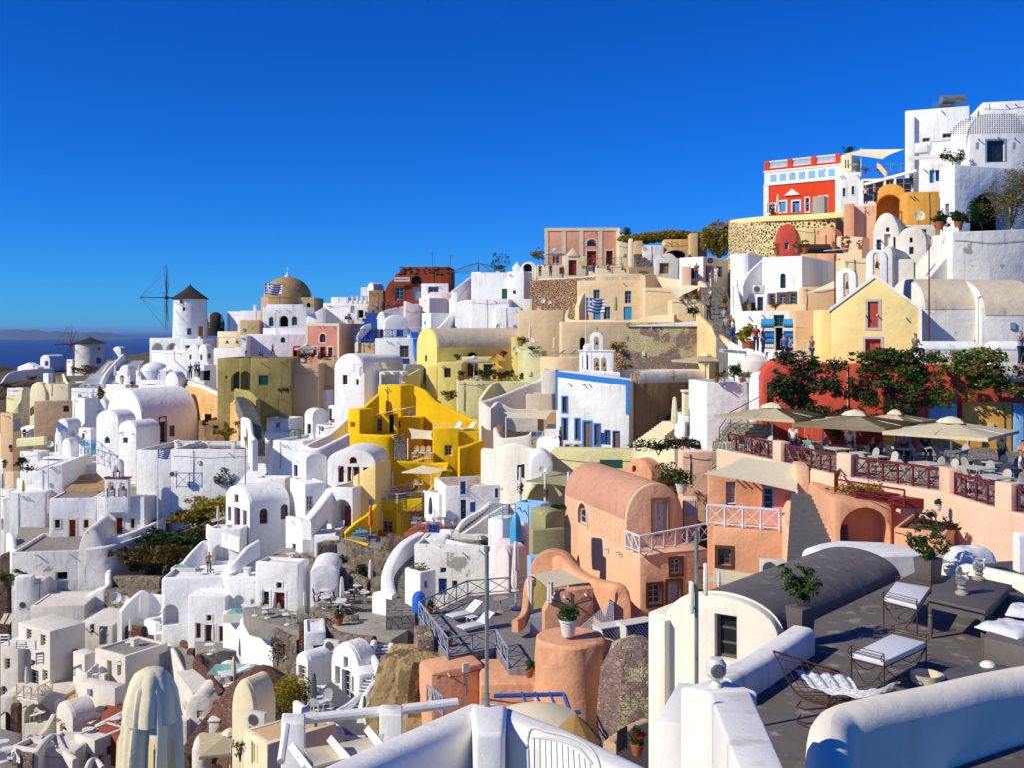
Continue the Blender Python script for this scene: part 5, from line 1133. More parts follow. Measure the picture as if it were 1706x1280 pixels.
W('stone capped promenade wall with tourists',[(380,412,420,128),(560,405,420,127),(700,395,410,126),(770,385,400,125)],.6,'offwhite',drop=.8)
W('pink mortared rough stone retaining wall',[(330,425,600,127.6),(560,412,600,126.4),(700,402,600,125.4),(780,395,500,124.4)],.8,'stonepink',drop=7)
H('white skyline box with a dark green window',-60,183,None,550,370,8,Y=134,d=8,par=.2,op=[('s:green',143,478,184,545)])
H('white narrow tower box with a small square window',178,290,345,610,362,20,Y=131,par=.2,op=[('w:brown',216,488,236,512)])
Bk('white lower wall with a rounded corner under the skyline box',-60,190,545,780,129,8,4,par=0)
Bk('lower white wall right portion beside the cream hotel',100,260,600,790,127.5,6,3,par=0)
Bk('small grey stub roof beside the narrow tower',285,345,545,605,127,10,2,m='offwhite',par=0)
for i,(x,y,s,Y)in enumerate([(410,590,.8,124),(455,592,.6,125),(125,765,.9,122),(195,775,.7,121),(1500,1000,1.0,84),(235,915,.8,106),(370,1160,.7,99)]):
 dish(['large dish before the rough stone wall','smaller shaded dish before the rough stone wall','wire dish on the white lower wall','grey dish at the yellow roof edge','beige dish by the curving ochre stair wall','dish above the lemon planter','round white dish near the blue house'][i],P(x,y,Y),.1,s)
h=H('large cream hotel with blue shuttered doors and a curved shoulder',640,1085,1265,690,420,12,Y=112,m='cream',roof='flat',par=.3,rm='rooftan',op=[('w:greypaint',748,484,790,545),('w:greypaint',955,492,998,575),('s:sky',748,595,796,684),('w:greypaint',815,596,860,680),('s:sky',948,596,1002,684),('o',675,596,690,680,.4),('>w:greypaint',1125,582,1155,648),('>w:greypaint',1240,588,1270,650)])
Bk('cream roof terrace block with slatted screens above the hotel',765,1075,378,440,115,8,5,m='cream',par=.2,op=[('s:cloth',830,398,905,428,.08),('s:cloth',935,396,990,426,.08)])
W('cream shoulder curve at the left of the hotel',[(640,590,700,113),(670,510,690,113.5),(720,455,680,114),(770,430,680,115)],.6,'cream',drop=6)
W('cream rounded parapet right of the hotel roof',[(1075,390,500,111),(1130,378,500,113),(1200,400,500,113),(1290,415,500,111),(1400,415,520,108),(1480,440,560,104),(1490,520,600,101),(1490,600,680,97)],.6,'cream',drop=6)
Bk('cream lower wing wall under the triangular sail',1265,1480,548,690,101.5,4,5,m='cream',par=.3)
H('cream recessed wall behind the triangular sail',1085,1480,None,640,470,2,Y=108,d=2,m='cream',par=0)
sail('olive beige triangular sail beside the cream hotel',[P(1190,435,108),P(1470,460,104),P(1300,545,101)],m='cloth')
W('cream terrace parapet before the hotel doors',[(580,620,700,111),(590,680,700,108),(800,684,720,106),(990,690,720,104),(1150,655,700,103),(1290,650,680,101)],.4,'cream',drop=7)
parasol_closed('closed olive parasol on the cream hotel terrace',P(896,680,108),2.4,'clothgreen')
bush('prickly green cactus on the hotel terrace edge',P(1410,660,98),.9,.5,.55,'leafdark',300,.12)
for i,x in enumerate((1360,1430,1462)):bush(['small succulent under the sail point','succulent right of the sail','round cactus on the hotel corner'][i],P(x,545,101.5),.45,.35,.35,'leafolive',160,.08)
Bk('long cream wall with an arched dark door left of the hotel',250,550,620,870,113,2,3,m='cream',par=.2,op=[('oa',385,680,440,735,.3),('d:brown',385,735,440,885),('oa',474,750,508,815,.3)])
h=H('cream lower curved retaining house below the hotel',535,990,None,930,695,0,Y=103.5,d=4,m='cream',par=0,op=[('oa',658,800,694,925,.3)])
W('cream lower wall by the striped parasols',[(405,925,1000,101),(520,930,1010,100),(690,925,1010,100)],.4,'cream',drop=5)
for i,(x,y,c)in enumerate([(328,845,'clothwhite'),(490,915,'cloth'),(572,925,'clothdark')]):parasol_closed(['closed grey striped parasol by the arched dark door','closed cream parasol before the hotel retaining wall','closed dark parasol beside the cream one'][i],P(x,y,104),1.8,c)
for i,x in enumerate((330,362)):chair(['white cafe chair left at the arched door','white cafe chair right at the arched door'][i],P(x,862,105),1+i,'whitepaint')
for i,x in enumerate((470,545,605)):lounger(['dark lounger left under the cream parasol','dark lounger beside the dark parasol','striped lounger at the arched niche'][i],P(x,922,102),-1.4,'clothdark',s=.75)
bush('grey green potted shrub by the cafe chairs',P(275,850,105),.7,.5,.8,'leafolive',300,.1)
Bk('lemon planter block between the yellow and cream houses',250,400,862,960,104,6,2,m='limepale',par=0)
H('rounded lemon buttress below the planter',285,410,None,1120,885,12,Y=101,d=3,m='limepale',par=0,bev=.5)
bush('trailing plants on the rounded lemon buttress',P(350,885,101),.9,.5,.3,'leaf',260,.08)
H('small dark yellow block with a lantern',205,250,None,940,800,10,Y=106,d=3,m='lemon',par=0)
sail('golden triangular sail left on the yellow terrace',[P(20,970,104),P(185,950,106),P(110,905,107)],m='clothgold');sail('second golden sail under the first',[P(70,1010,103),P(160,1005,103),P(95,960,104)],m='clothgold')
bush('bright bougainvillea above the yellow terrace',P(152,930,106),.45,.4,.55,'flowerpink',220,.1)
for i,(x,y)in enumerate([(40,1070),(140,1080),(190,1060),(290,1080)]):bush(['leafy pot group left on the yellow terrace','leafy pot group in the middle of the yellow terrace','tall leafy plant under the golden sails','trailing flowers at the yellow terrace end'][i],P(x,y,103),.8,.5,.5,'leafdark',350,.1,flower='flowerred' if i%2 else None)
W('lemon curved wall sweeping to the left below the terrace',[(0,1210,1260,98),(60,1130,1230,99.5),(110,1095,1200,101),(200,1090,1200,101),(310,1090,1190,101)],.4,'limepale',drop=5)
W('pale sloping garden wall below the lemon wall',[(0,1230,1260,95),(130,1190,1260,96),(300,1120,1230,98),(420,1060,1180,99)],.5,'offwhite',drop=5)
h=Bk('great patched stone retaining wall below the hotel',965,1450,700,1010,93.5,12,2,m='rubble',par=0)
H('white sloping cap above the patched stone wall',968,1455,None,712,690,12,Y=93.3,d=1,par=0,roof='shed',rise=-.5,fd=.2)
Bk('pinkish rubble wedge with a shrub left of the patched wall',865,968,830,1010,95,0,2,m='stonepink',par=0)
bush('shrub spilling over the pinkish rubble wedge',P(905,890,94.5),.8,.5,.6,'leafolive',250,.09)
bush('olive shrub at the foot of the patched wall',P(965,1015,93),.8,.5,.45,'leafolive',250,.09)
W('ochre plastered curving wall beside the crowded steps',[(1448,650,980,94.5),(1500,700,960,88),(1560,760,960,84),(1640,815,1000,79.5),(1706,860,1050,76.5),(1800,895,1050,73.5),(1880,910,1050,71)],.6,'wallochre',drop=7)
stairs('crowded grey stone steps climbing through the village',P(1760,930,76),P(1540,470,101),2.3,44,'steppaving',mid=[P(1640,760,83.5),P(1590,640,91)],drop=3)
pe=[(1430,420,'stand','slate',104),(1528,472,'stand','clothwhite',101),(1515,640,'stand','black',90),(1612,745,'walk','shutter',82),(1625,800,'walk','greypaint',80),(1660,800,'stand','red_',81),(1668,822,'walk','clothwhite',79),(1520,600,'stand','cloth',92),(1560,440,'stand','acwhite',103),(1510,690,'stand','black',88)]
for i,(x,y,k,c,Y)in enumerate(pe):person(['person in grey outside the red signed shop','person all in white at the head of the steps','person in black halfway up the steps','man in a pale blue shirt walking down the steps','person in grey shorts walking down the steps','person in red top on the steps','person in a white shirt and blue shorts lowest on the steps','person in a straw hat climbing the steps','person in a white dress by the shop counter','person in dark clothes against the alley wall'][i],P(x,y,Y),i*.7,k,c,['navy','clothwhite','black','navy','slate','black','blue','charcoal','acwhite','black'][i])
h=H('white shop corner with two red oval signs',1315,1475,1640,430,265,40,Y=106,par=.2,d=None,op=[('w:green',1390,340,1425,410),('>o',1490,325,1545,435),('>w:greypaint',1560,330,1600,400)])
for i,(x,y,w)in enumerate([(1409,300,24),(1516,293,32)]):
 bm=bmesh.new();lathe(bm,[(.38+.12*i,-.03),(.38+.12*i,.03)],20)
 for v in bm.verts:v.co=Vector((v.co.x,v.co.z,v.co.y*.6))
 o=obj('shop_sign',bm,'red_');o.location=P(x,y,[107.5,105.0][i])+Vector((0,-.35,0));o.rotation_euler=(0,0,[-.7,.75][i]);tag(o,['left red oval sign with white script on the corner shop','right red oval sign with white script on the corner shop'][i],'sign')
 text_on(o,"Terry's",Matrix.Translation((0,-.045,0))@Matrix.Rotation(rad(90),4,'X'),.22,'whitepaint')
Bk('round shouldered pink wall below the shop',1330,1395,330,415,105,10,2,m='peachpale',par=0,bev=.4)
bush('green creeper column beside the crowded steps',P(1615,600,90),.35,.35,.9,'leafyellow',350,.08)
for i,(x,y)in enumerate([(1612,600),(1618,655)]):potplant(['terracotta pot high beside the steps','terracotta pot lower beside the steps'][i],P(x,y,88),.9)
h=H('pinkish brown wedge wall below the tall bush',1545,1706,None,270,240,0,Y=112,d=2,m='peachpale',par=0,roof='shed',rise=-1.5)
h=H('tall white house front edged in bright blue with dark shuttered doors',500,985,1040,1610,1085,22,Y=82,m='white',roof='shed',rise=.65,par=0,fd=1.0,op=[('s:brown+bluebright',545,1200,572,1300),('d:brown+bluebright',543,1342,572,1485),('s:slate+bluebright',630,1345,656,1478),('s:wood+bluebright',686,1365,730,1552),('s:slate+bluebright',756,1380,790,1520),('s:slate+blue',828,1425,852,1505),('s:wood+blue',882,1430,914,1575),('s:blue',796,1435,820,1510,.05)])
bm=bmesh.new();w,Hh=h.w,h.H
prism(bm,[(-w-.02,Hh+.66),(.02,Hh+.02),(.02,Hh-.45),(-w-.02,Hh+.2)],-.03,.05);bx(bm,-.28,.02,-.03,.05,Hh-2.8,Hh-.44);bx(bm,-w-.02,-w+.14,-.03,.05,Hh-2.6,Hh+.3);part(h,'blue_border',bm,'bluebright',0)
W('white bell gable base wall behind the blue edged house',[(670,1010,1030,86),(920,1030,1050,86)],.8,drop=3)
belfry('large white triple arched bell gable behind the blue edged house',P(772,1035,86.5),-.2,[(2.9,1.9,[(-.95,.5,1.55),(0,.5,1.25),(.62,.45,1.25)]),(1.15,1.45,[(0,.45,1.1)])],.7)
H('left shoulder arch of the large bell gable',680,735,None,1040,870,10,Y=86.2,d=.8,roof='vault',rise=.35,par=0,op=[('la',702,878,732,1020,.7)])
flagpole('tall flagpole with a waving blue and white flag before the hotel',P(698,1010,88),(1010-530)/3.967/F*88,1.75,1.25,.1)
H('weathered tan and white vaulted chapel behind the blue edged house',985,1030,1480,1290,1105,62,Y=83,m='brownplaster',roof='vault',rise=1.0,rm='whiteold',d=10.5,fd=4)
W('whitewashed sloping vault crest left of the parasols',[(930,1020,1060,88),(1100,1012,1060,89),(1420,1010,1060,90)],1.2,'whiteold',drop=2.5)
parasol_square('broad flat beige parasol beyond the chapel vault',P(1490,1090,83),4.0,1.7,.4,'cloth',rise=.4)
bush('tall green shrub behind the white cylinder house',P(1670,1090,78),.8,.7,.95,'leafdark',700,.09)
for i,a in enumerate([(405,500,1120,1015),(300,480,1250,1180)]):Bk(['white curved annex left of the blue edged house','tan roofed low house left of the blue edged house'][i],a[0],a[1],a[3],a[2],96-2*i,8,3,m=['offwhite','roofbeige'][i],par=.3,bev=.2)
# == upper right
rg('d')
h=H('red and white neoclassical house with a balustraded roof and blue doors',305,715,735,668,400,38,Y=108,m='scarlet',par=.3,rm='roofbeige',d=6,op=[('d:bluebright+white',455,598,494,655),('s:sky+white',385,600,420,656),('d:bluebright+white',600,575,640,662),('w:whitepaint+white',525,580,545,655),('w:whitepaint+white',325,615,360,662)])
bm=bmesh.new();w,Hh=h.w,h.H
bx(bm,-w-.1,.12,-.12,.05,Hh-.1,Hh+.1);bx(bm,-w-.1,.12,-.12,.05,Hh-1.55,Hh-1.4);bx(bm,-w-.02,.08,-.07,.02,Hh-1.4,Hh-.1)
bx(bm,-.55,.1,-.09,.02,0,Hh-1.4);bx(bm,-w-.1,-w+.5,-.09,.02,0,Hh-1.4);bx(bm,.0,.1,-.1,h.d,Hh-.1,Hh+.1);part(h,'cornice',bm,'whitepaint',0)
for k in range(7):bm=bmesh.new();x0=-w+.5+k*(w-.9)/7;bx(bm,x0+.2,x0+(w-.9)/7-.2,-.09,-.06,Hh-1.15,Hh-.4);part(h,'frieze_panel',bm,'skyblue',0)
bal=bmesh.new()
for k in range(4):x0=-w+.1+k*(w-.5)/3.0;bm=bmesh.new();bx(bm,x0-.12,x0+.42,-.1,.35,Hh+.1,Hh+1.15);part(h,'parapet_pier',bm,'scarlet',0)
bx(bal,-w,0,-.02,.2,Hh+1.0,Hh+1.15);bx(bal,-w,0,-.02,.2,Hh+.35,Hh+.42)
for k in range(60):x=-w+.3+k*(w-.5)/60;tube(bal,[(x,.08,Hh+.4),(x,.08,Hh+.65),(x,.08,Hh+1.02)],.06,5,.04)
part(h,'balustrade',bal,'whitepaint',0);bm=bmesh.new();bx(bm,-w,0,0,.15,Hh+.1,Hh+.35);part(h,'parapet',bm,'scarlet',0)
bm=bmesh.new();q=h.M.inverted()@P(474,572,112);prism(bm,[(q.x-.9,q.z),(q.x+.9,q.z),(q.x,q.z+.7)],-.2,.0);part(h,'pediment',bm,'whitepaint',0)
H('grey stone porch block in front of the red house',562,628,700,668,568,38,Y=103.5,m='concrete',par=0,d=1.0)
railing('glass balustrade along the red house terrace',[P(320,662,108),P(560,668,105)],1.0,'greypaint',1.6,style='h')
parasol_closed('closed parasol before the red house',P(376,660,107),1.9)
person('visitor sitting on the terrace wall under the red house',P(346,690,104),.2,'sit','black','black')
H('cream block with slit windows on the red house roof end',715,775,830,440,345,30,Y=106,m='ivory',par=0,op=[('o',738,375,745,420,.2),('o',752,375,759,420,.2)])
h=H('white cube house with two windows beside the red house',695,822,900,660,440,20,Y=103,par=.2,fd=2,op=[('w:greypaint+white',726,527,741,573),('w:greypaint+white',774,517,789,563)])
sail('wide beige canopy over the roof restaurant',[P(725,345,104),P(830,318,104),P(1060,318,100),P(940,372,98)],sag=.15)
flagpole('white canopy mast on the roof restaurant',P(825,440,102),130/3.243/F*102,flag=False)
bush('palm like plant on the skyline behind the canopy',P(762,345,108),.8,.6,.6,'leafdark',160,.14)
for i,x in enumerate((760,790,985,1040,1075)):table(['white roof table left of the mast','white roof table by the mast','white roof table right of the curved screen','white roof table near the white tall house','last white roof table at the tall house'][i],P(x,440,101),0,w=.8)
W('beige curved screen on the roof restaurant',[(915,385,440,100),(940,410,440,99.5),(965,440,445,99)],.2,'sand',drop=.6)
for i,x in enumerate((850,925)):bush(['shrub by the mast on the roof restaurant','shrub by the curved screen'][i],P(x,445,100),.6,.4,.45,'leafolive',180,.08)
h=Bk('glazed white veranda below the roof restaurant',830,1110,470,610,97,12,3,par=0,op=[('w:greypaint',838,488,950,600),('w:greypaint',960,478,1005,580),('w:greypaint',1015,470,1100,565)])
W('slanting white roof edge over the veranda',[(845,500,510,96),(1125,425,440,92)],.3,drop=.25,n=1)
for i,(x,y,c)in enumerate([(850,605,'clothwhite'),(900,595,'pink'),(1098,520,'tealcloth'),(1165,495,'yellow')]):person(['woman in white top at the veranda left','person in pink patterned top at the veranda','man in a teal shirt leaning on the terrace','man in a yellow shirt taking a photo'][i],P(x,y+12,93),i,['stand','stand','stand','photo'][i],c,'navy')
h=H('tall white house on the crest with a solar water tank',1063,1412,1600,420,82,24,Y=96,par=.2,fd=2,op=[('w:greypaint+white',1265,232,1313,256),('w:greypaint+white',1348,215,1392,236),('w:greypaint',1157,256,1197,278)])
Bk('small chimney step at the left of the tall white house',1063,1115,135,200,97.5,24,1,par=0)
Bk('white bay with pale blue glass balcony on the tall white house',1190,1380,262,400,93,24,2,par=0,op=[('n:skyblue',1200,270,1375,325,.1)])
H('white box balcony on the tall white house',1115,1185,None,335,280,24,Y=94,d=1,par=0,fd=0)
bm=bmesh.new();bx(bm,-2.6,2.6,-1.3,0,0,.1)
for v in bm.verts:v.co.z+=v.co.y*.35
bmesh.ops.recalc_face_normals(bm,faces=bm.faces[:]);o=obj('awning',bm,'clothwhite',ang=0);o.location=P(1250,352,92.0);o.rotation_euler=(0,0,-rad(24));tag(o,'pale awning under the blue glass balcony','awning')
e=thing('water_heater','grey solar water tank with panel on the tall house roof','water heater',P(1320,92,98));bm=bmesh.new();tube(bm,[(-1.1,0,.7),(1.1,0,.8)],.42,14);obj('tank',bm,'galv',e);bm=bmesh.new();bx(bm,-1.5,.1,-.6,.3,.0,.12);obj('panel',bm,'slate',e,0)
bm=bmesh.new();[tube(bm,[(x,0,0),(x,0,.5)],.04,4)for x in(-1,0,1)];obj('stand',bm,'metal',e);bm=bmesh.new();[tube(bm,[(-1.9+.2*k,0,0),(-1.9+.2*k,0,.6)],.02,3)for k in range(4)];obj('rack',bm,'metal',e)
H('white rear wing of the tall house at the right edge',1480,1740,None,260,52,14,d=6,Y=96,par=0)
h=H('white house with a perforated arched screen and a large glass door',1410,1712,None,500,235,6,Y=88,d=5,par=0,roof='vault',rise=2.1,fd=2,op=[('d:glass+greypaint',1505,270,1600,385)])
bm=bmesh.new();w=h.w
for j in range(10):
 z=h.H+.12+j*.17;a=math.sqrt(max(0,1-((z-h.H)/1.85)**2))*(w/2-.35);n=int(a/.1)
 for k in range(-n,n+1):bx(bm,-w/2+k*.2-.05,-w/2+k*.2+.05,-.012,.03,z,z+.09)
part(h,'painted_perforations',bm,'slate',0)  # slate squares laid on the face, painting the shade of the holes
for i,x in enumerate((1450,1648)):bm=bmesh.new();bx(bm,-.1,.1,-.2,0,0,.55);o=obj('wall_lamp',bm,'greypaint',ang=0);o.location=P(x,318,86.9);tag(o,['wall lamp left of the large glass door','wall lamp right of the large glass door'][i],'wall lamp')
Bk('white side bay with blue door below the awning',1140,1260,395,520,91,20,2,par=0,op=[('d:sky',1195,430,1222,500),('d:blue',1228,430,1248,490)])
bush('dark plants on the sill below the awning',P(1320,395,88),1.2,.5,.9,'leafdark',500,.11)
h=H('white house with a shaded grand archway and green vines',1250,1330,1800,760,400,70,Y=78,par=0,roof='flat',fd=2,d=11,op=[('>oa',1415,545,1640,780,1.6),('w:greypaint',1280,612,1300,680),])
bush('big dark olive tree before the grand archway',P(1630,740,71),2.7,1.6,3.0,'leafolive',5200,.075,name='tree',cat='tree')
bush('dark climbing vine inside the grand archway',P(1480,735,73),1.1,.8,1.4,'leafdark',1800,.08)
for i,(x,y,s)in enumerate([(1265,745,1.3),(1365,740,1.7),(1350,700,.9)]):bush(['leafy terracotta planter left of the grand archway','large leafy shrub in a pot by the grand archway','shrub top beside the archway steps'][i],P(x,y,73),.9*s*.7,.5,.5*s,'leaf',600,.09)
for i,x in enumerate((1250,1352)):potplant(['terracotta tub left by the grand archway','terracotta tub right by the grand archway'][i],P(x,752,72.8),1.5,n=300)
H('long white retaining wall block at the right edge',1320,1760,None,1250,748,-4,Y=68,d=3,m='whiteold',par=0,roof='shed',rise=-.25,fd=2)
W('white pillar left end of the long retaining wall',[(1315,742,1150,69),(1345,740,1150,69)],.5,drop=8,n=1)
h=H('amber house with a deep arched balcony loggia',905,1068,1248,800,570,22,Y=92,m='amber',roof='vault',rise=1.15,par=0,fd=3,op=[('la',908,562,1046,745,2.6),])
Bk('amber wall extension right of the arched loggia',1068,1248,545,730,89.5,10,3,m='amber',par=0)
railing('dark wooden lattice in the arched loggia',[P(908,745,92.5),P(1046,715,91.6)],1.0,'raildark',.9)
Bk('peach wall with a chimney pillar left of the loggia',788,905,622,800,94,10,3,m='peachpale',par=0)
H('tall tapered peach chimney pillar',735,790,None,800,610,15,Y=93.5,d=1,m='orange',par=0,bev=.3)
Bk('red arched niche wall before the yellow stone wall',375,482,800,860,97,10,3,m='red',par=0,roof='vault',rise=1.4,op=[('w:whitepaint',412,820,436,858)])
h=W('yellow mortared curved stone bastion wall',[(128,705,880,112),(200,700,880,108),(300,695,890,104),(420,685,880,102),(560,680,860,100),(690,668,800,99)],.8,'stoneyellow',drop=10)
W('pale plaster band along the top of the bastion',[(128,700,760,111.6),(200,690,760,107.6),(300,680,760,103.6),(420,675,760,101.6),(560,668,740,99.6),(735,655,740,98)],.5,'butter',drop=.55)
slabw('upper promenade terrace behind the bastion',[P(128,700,112),P(420,680,102.5),P(735,660,99),P(735,620,112),P(128,670,128)],zof(690,103),5,'paving')
for i,(x,y,c)in enumerate([(115,700,'red_'),(138,690,'bluebright'),(160,690,'black'),(185,690,'black'),(208,690,'black'),(100,685,'slate')]):person(['tourist in red on the bastion end','tourist in blue on the bastion end','first dark dressed tourist crouching on the bastion','second dark dressed tourist on the bastion','third dark dressed tourist with a bag on the bastion','tourist in grey at the far end of the bastion'][i],P(x,y+78,112.5),i,['stand','sit'][i>1],c,'navy',s=.95)
Bk('butter plaster house wall under the bastion with small lamps',480,640,742,830,97,5,3,m='butter',par=0)
H('small peach arched oven house',590,690,725,855,790,35,Y=93,m='orange',roof='vault',rise=.9,op=[('>o',690,785,712,835)],par=0)
W('rough peach rooftop ledge beside the oven house',[(715,790,830,92),(780,790,830,91),(850,795,830,90)],1.2,'peachpale',drop=3)
for i,(x,y,s)in enumerate([(480,880,1.2),(520,885,1.5),(740,875,1.7),(370,890,1.2),(680,870,1.0),(820,860,1.0)]):potplant(['terracotta pot left before the red niche','cactus pot before the red niche','large terracotta urn by the solar panels','leafy pot on the white roof corner','small terracotta pot right of the urn','terracotta pot below the rough ledge'][i],P(x,y,88),s,'leafolive',n=120)
for i,x in enumerate((575,665)):bm=bmesh.new();vs=bx(bm,-.9,.9,-.6,.6,0,.08);[setattr(v.co,'z',v.co.z+v.co.y*.5)for v in vs];o=obj('solar_panel',bm,'black',ang=0);o.location=P(x,865,89);tag(o,['dark tilted solar panel left of the urn','dark tilted solar panel right beside the urn'][i],'solar panel')
bm=bmesh.new();bx(bm,-1.4,1.4,-.8,.8,0,.7);o=obj('planter',bm,'brown',ang=0);o.location=P(560,878,90);tag(o,'brown planter box behind the solar panels','planter')
dish('round sign like dish with yellow lettering on the amber wall',P(1135,730,87),.0,1.1,m='ivory')
H('cream vaulted chapel with a tall glazed front',890,1032,1180,880,790,28,Y=80,m='offwhite',roof='vault',rise=1.9,par=0,op=[('w:greypaint+white',908,805,935,865),('d:cloth+white',950,775,985,870),('w:brown',1000,792,1012,852),('w:brown',960,740,978,770)])
H('second cream vaulted chapel with small windows',1020,1180,1245,890,820,28,Y=77,m='offwhite',roof='vault',rise=1.2,par=0,op=[('w:greypaint',1085,845,1110,885),('o',1088,795,1104,822,.2)])
Bk('cream block with dark glazed openings behind the chapels',1040,1230,725,780,83,15,3,m='offwhite',par=0,op=[('w:slate',1062,735,1110,780),('w:slate',1120,750,1180,778)])
H('low cream vault in front of the chapels',945,995,1115,990,885,30,Y=72,m='offwhite',roof='vault',rise=.6,par=0)
stairs('cream steps beside the long retaining wall',P(1180,950,71),P(1320,780,74),1.6,16,'offwhite')
W('cream sloping parapet of the steps',[(1160,1000,1050,69),(1230,900,960,70.5),(1330,790,860,72)],.4,'offwhite',drop=4)
W('second sloping wall between steps and retaining wall',[(1060,1150,1180,67),(1200,990,1130,68),(1330,830,1100,69)],.4,'offwhite',drop=7)
bm=bmesh.new()
rg('e')
H('white house with an oval window and three dark framed windows',290,508,760,372,82,34,Y=78,m='white',par=.3,fd=2,rm='rooftan',op=[('wa:brown',388,178,418,258),('w:greypaint+brown',328,292,356,345),('w:greypaint+brown',380,290,416,345),('w:greypaint+brown',438,286,470,345)])
H('white stepped tower beside the oval window house',118,215,320,400,70,30,Y=82,par=.2)
H('small white cube on the stepped tower',158,215,None,150,75,20,Y=81,d=2,par=0)
stairs('shaded steps climbing inside the white tower house',P(195,390,77.5),P(165,235,83),1.0,14,'olive')
W('white slanting stair parapet left of the oval window',[(180,250,390,79),(200,200,380,79.5),(240,150,370,80.5),(290,105,360,81.5)],.25,drop=3)
W('white curved stair wall at the tower foot',[(148,210,300,80),(160,300,400,78.5),(180,390,420,76.5)],.3,drop=2.5)
Bk('white recess wall with glass door behind the air conditioner',210,320,290,390,79,25,1,par=0,op=[('w:slate',230,335,256,378),('w:slate',264,305,296,380)])
ac_unit('air conditioner beside the shaded steps',P(272,290,77),-.4,1.0)
W('beige parapet beneath the three dark framed windows',[(315,348,380,77),(508,345,380,75.5),(520,350,390,75)],.25,'sand',drop=.7)
bush('low plants in the beige parapet',P(360,360,76.5),.8,.25,.25,'leafolive',260,.06)
h=H('white souvenir shop front with blue pottery shelves',160,470,612,615,380,22,Y=73,par=.1,fd=2,rm='offwhite',op=[('o',360,470,402,595,.6),('w:green',353,402,410,466),('w:brown',444,405,466,464,.1),('>w:cloth',512,538,585,598)])
for i,(x0,x1)in enumerate([(285,355),(405,465)]):
 e=thing('display_shelf',['blue pottery shelf left of the shop door','blue pottery shelf right of the shop door'][i],'shelf',P(x0,600,72),-rad(22));wv=(x1-x0)/3.243/F*72;rn=random.Random(i)
 for k in range(5):bm=bmesh.new();bx(bm,0,wv,-.3,0,.3+k*.38,.33+k*.38);[lathe(bm,[(.07,.33+k*.38),(.1,.45+k*.38),(.04,.52+k*.38)],6,wv*(j+.5)/6,-.15)for j in range(6)];obj('shelf',bm,['whitepaint','sky','bluebright','whitepaint','sky'][k],e,0)
 bm=bmesh.new();bx(bm,0,wv,0,.04,.2,2.3);obj('back_panel',bm,'sky',e,0)
Bk('butter coloured side wall with a notice and lattice window',470,612,378,610,70.5,6,3,m='sand',par=0,op=[('s:cloth',512,538,585,598,.1),('n:whitepaint',474,470,518,536,.03)])
H('sand wall stub joining the yellow church',605,672,None,610,375,6,Y=68,d=3,m='butter',par=0)
sail('olive canvas slung beside the oval window house',[P(520,288,74),P(690,215,76),P(700,255,73)],sag=.1)
Bk('long tan shaded wall behind the canvas',508,700,250,372,76,8,2,m='sand',par=0)
Bk('cream garden wall behind the small bell gables',730,1060,95,230,76,6,3,m='cream',par=0)
H('cream stepped block right of the tall bell gable',985,1112,1180,230,100,15,Y=72,m='offwhite',par=0)
stairs('cream staircase behind the tall bell gable',P(1070,225,72),P(1330,20,80),1.2,20,'offwhite',drop=3)
e=thing('cross_pole','thin rusty pole with a cross arm by the bell gables','pole',P(684,350,69));bm=bmesh.new();tube(bm,[(0,0,-1),(0,0,275/3.243/F*69)],.045,5);obj('mast',bm,'rust',e);bm=bmesh.new();tube(bm,[(-.75,0,2.15*1.7),(1.1,0,2.25*1.7)],.035,4);obj('cross_arm',bm,'whitepaint',e)
belfry('tall pale bell gable at the peak of the yellow church',P(912,212,64.5),-.45,[(1.25,1.75,[(0,.42,1.6)])],.8,'white')
belfry('smaller pale bell gable on the left roof slope',P(750,330,67),-.5,[(1.25,2.05,[(0,.4,1.8)])],.7,'white')
h=H('pale yellow gabled church with red lattice window and red door',662,1145,1480,655,372,24,Y=61.5,m='butter',roof='gable',rise=2.05,par=0,fd=2,rm='concrete',d=9,name='church',cat='church',op=[('s:pinkwood+cloudy',862,330,920,472),('d:pinkwood+cloudy',848,532,932,655)])
bm=bmesh.new();w,Hh=h.w,h.H
for s_ in(-1,1):prism(bm,[(-w/2,Hh+1.93),(-w/2,Hh+2.17),(-w/2+s_*(w/2+.08),Hh+.1),(-w/2+s_*(w/2+.08),Hh-.1)],-.08,.25)
part(h,'verge',bm,'white',0);bm=bmesh.new();bx(bm,-.06,.1,-.06,.15,0,Hh);part(h,'corner_band',bm,'white',0)
h=H('long shaded church nave with stained plaster under a broad grey vault',1152,1475,1800,560,372,4,Y=62.5,m='whiteold',roof='vaultx',rise=2.0,par=0,rm='roofbeige',d=7,fd=3,op=[('o',1437,538,1475,558,.3)])
h=H('white shaded end wing of the nave at the right edge',1475,1800,None,600,405,3,Y=61.5,m='whiteold',roof='vaultx',rise=2.3,par=0,rm='roofbeige',d=8)
for i,(x0,x1)in enumerate([(1145,1475),(1550,1800)]):H(['white rounded bench vault beside the seated man','white rounded bench vault at the right edge'][i],x0,x1,None,670,590,2,Y=59-i,d=1.6,roof='vaultx',rise=.45,par=0,fd=1)
Bk('low red doorway block between the white bench vaults',1480,1550,602,670,59.5,2,.6,m='pink',par=0,op=[('d:pinkwood',1482,612,1508,668,.1)])
e=flagpole('tall spiral striped maroon pole before the church',P(1193,560,60.5),535/3.243/F*60.5,flag=False,m='maroon')
person('man in a grey shirt sitting by the white bench vault',P(1118,640,57.5),1.9,'sit','slate','navy',s=1.1)
person('man shading his eyes at the right edge',P(1690,675,57),.3,'photo','greypaint','navy',s=1.1)
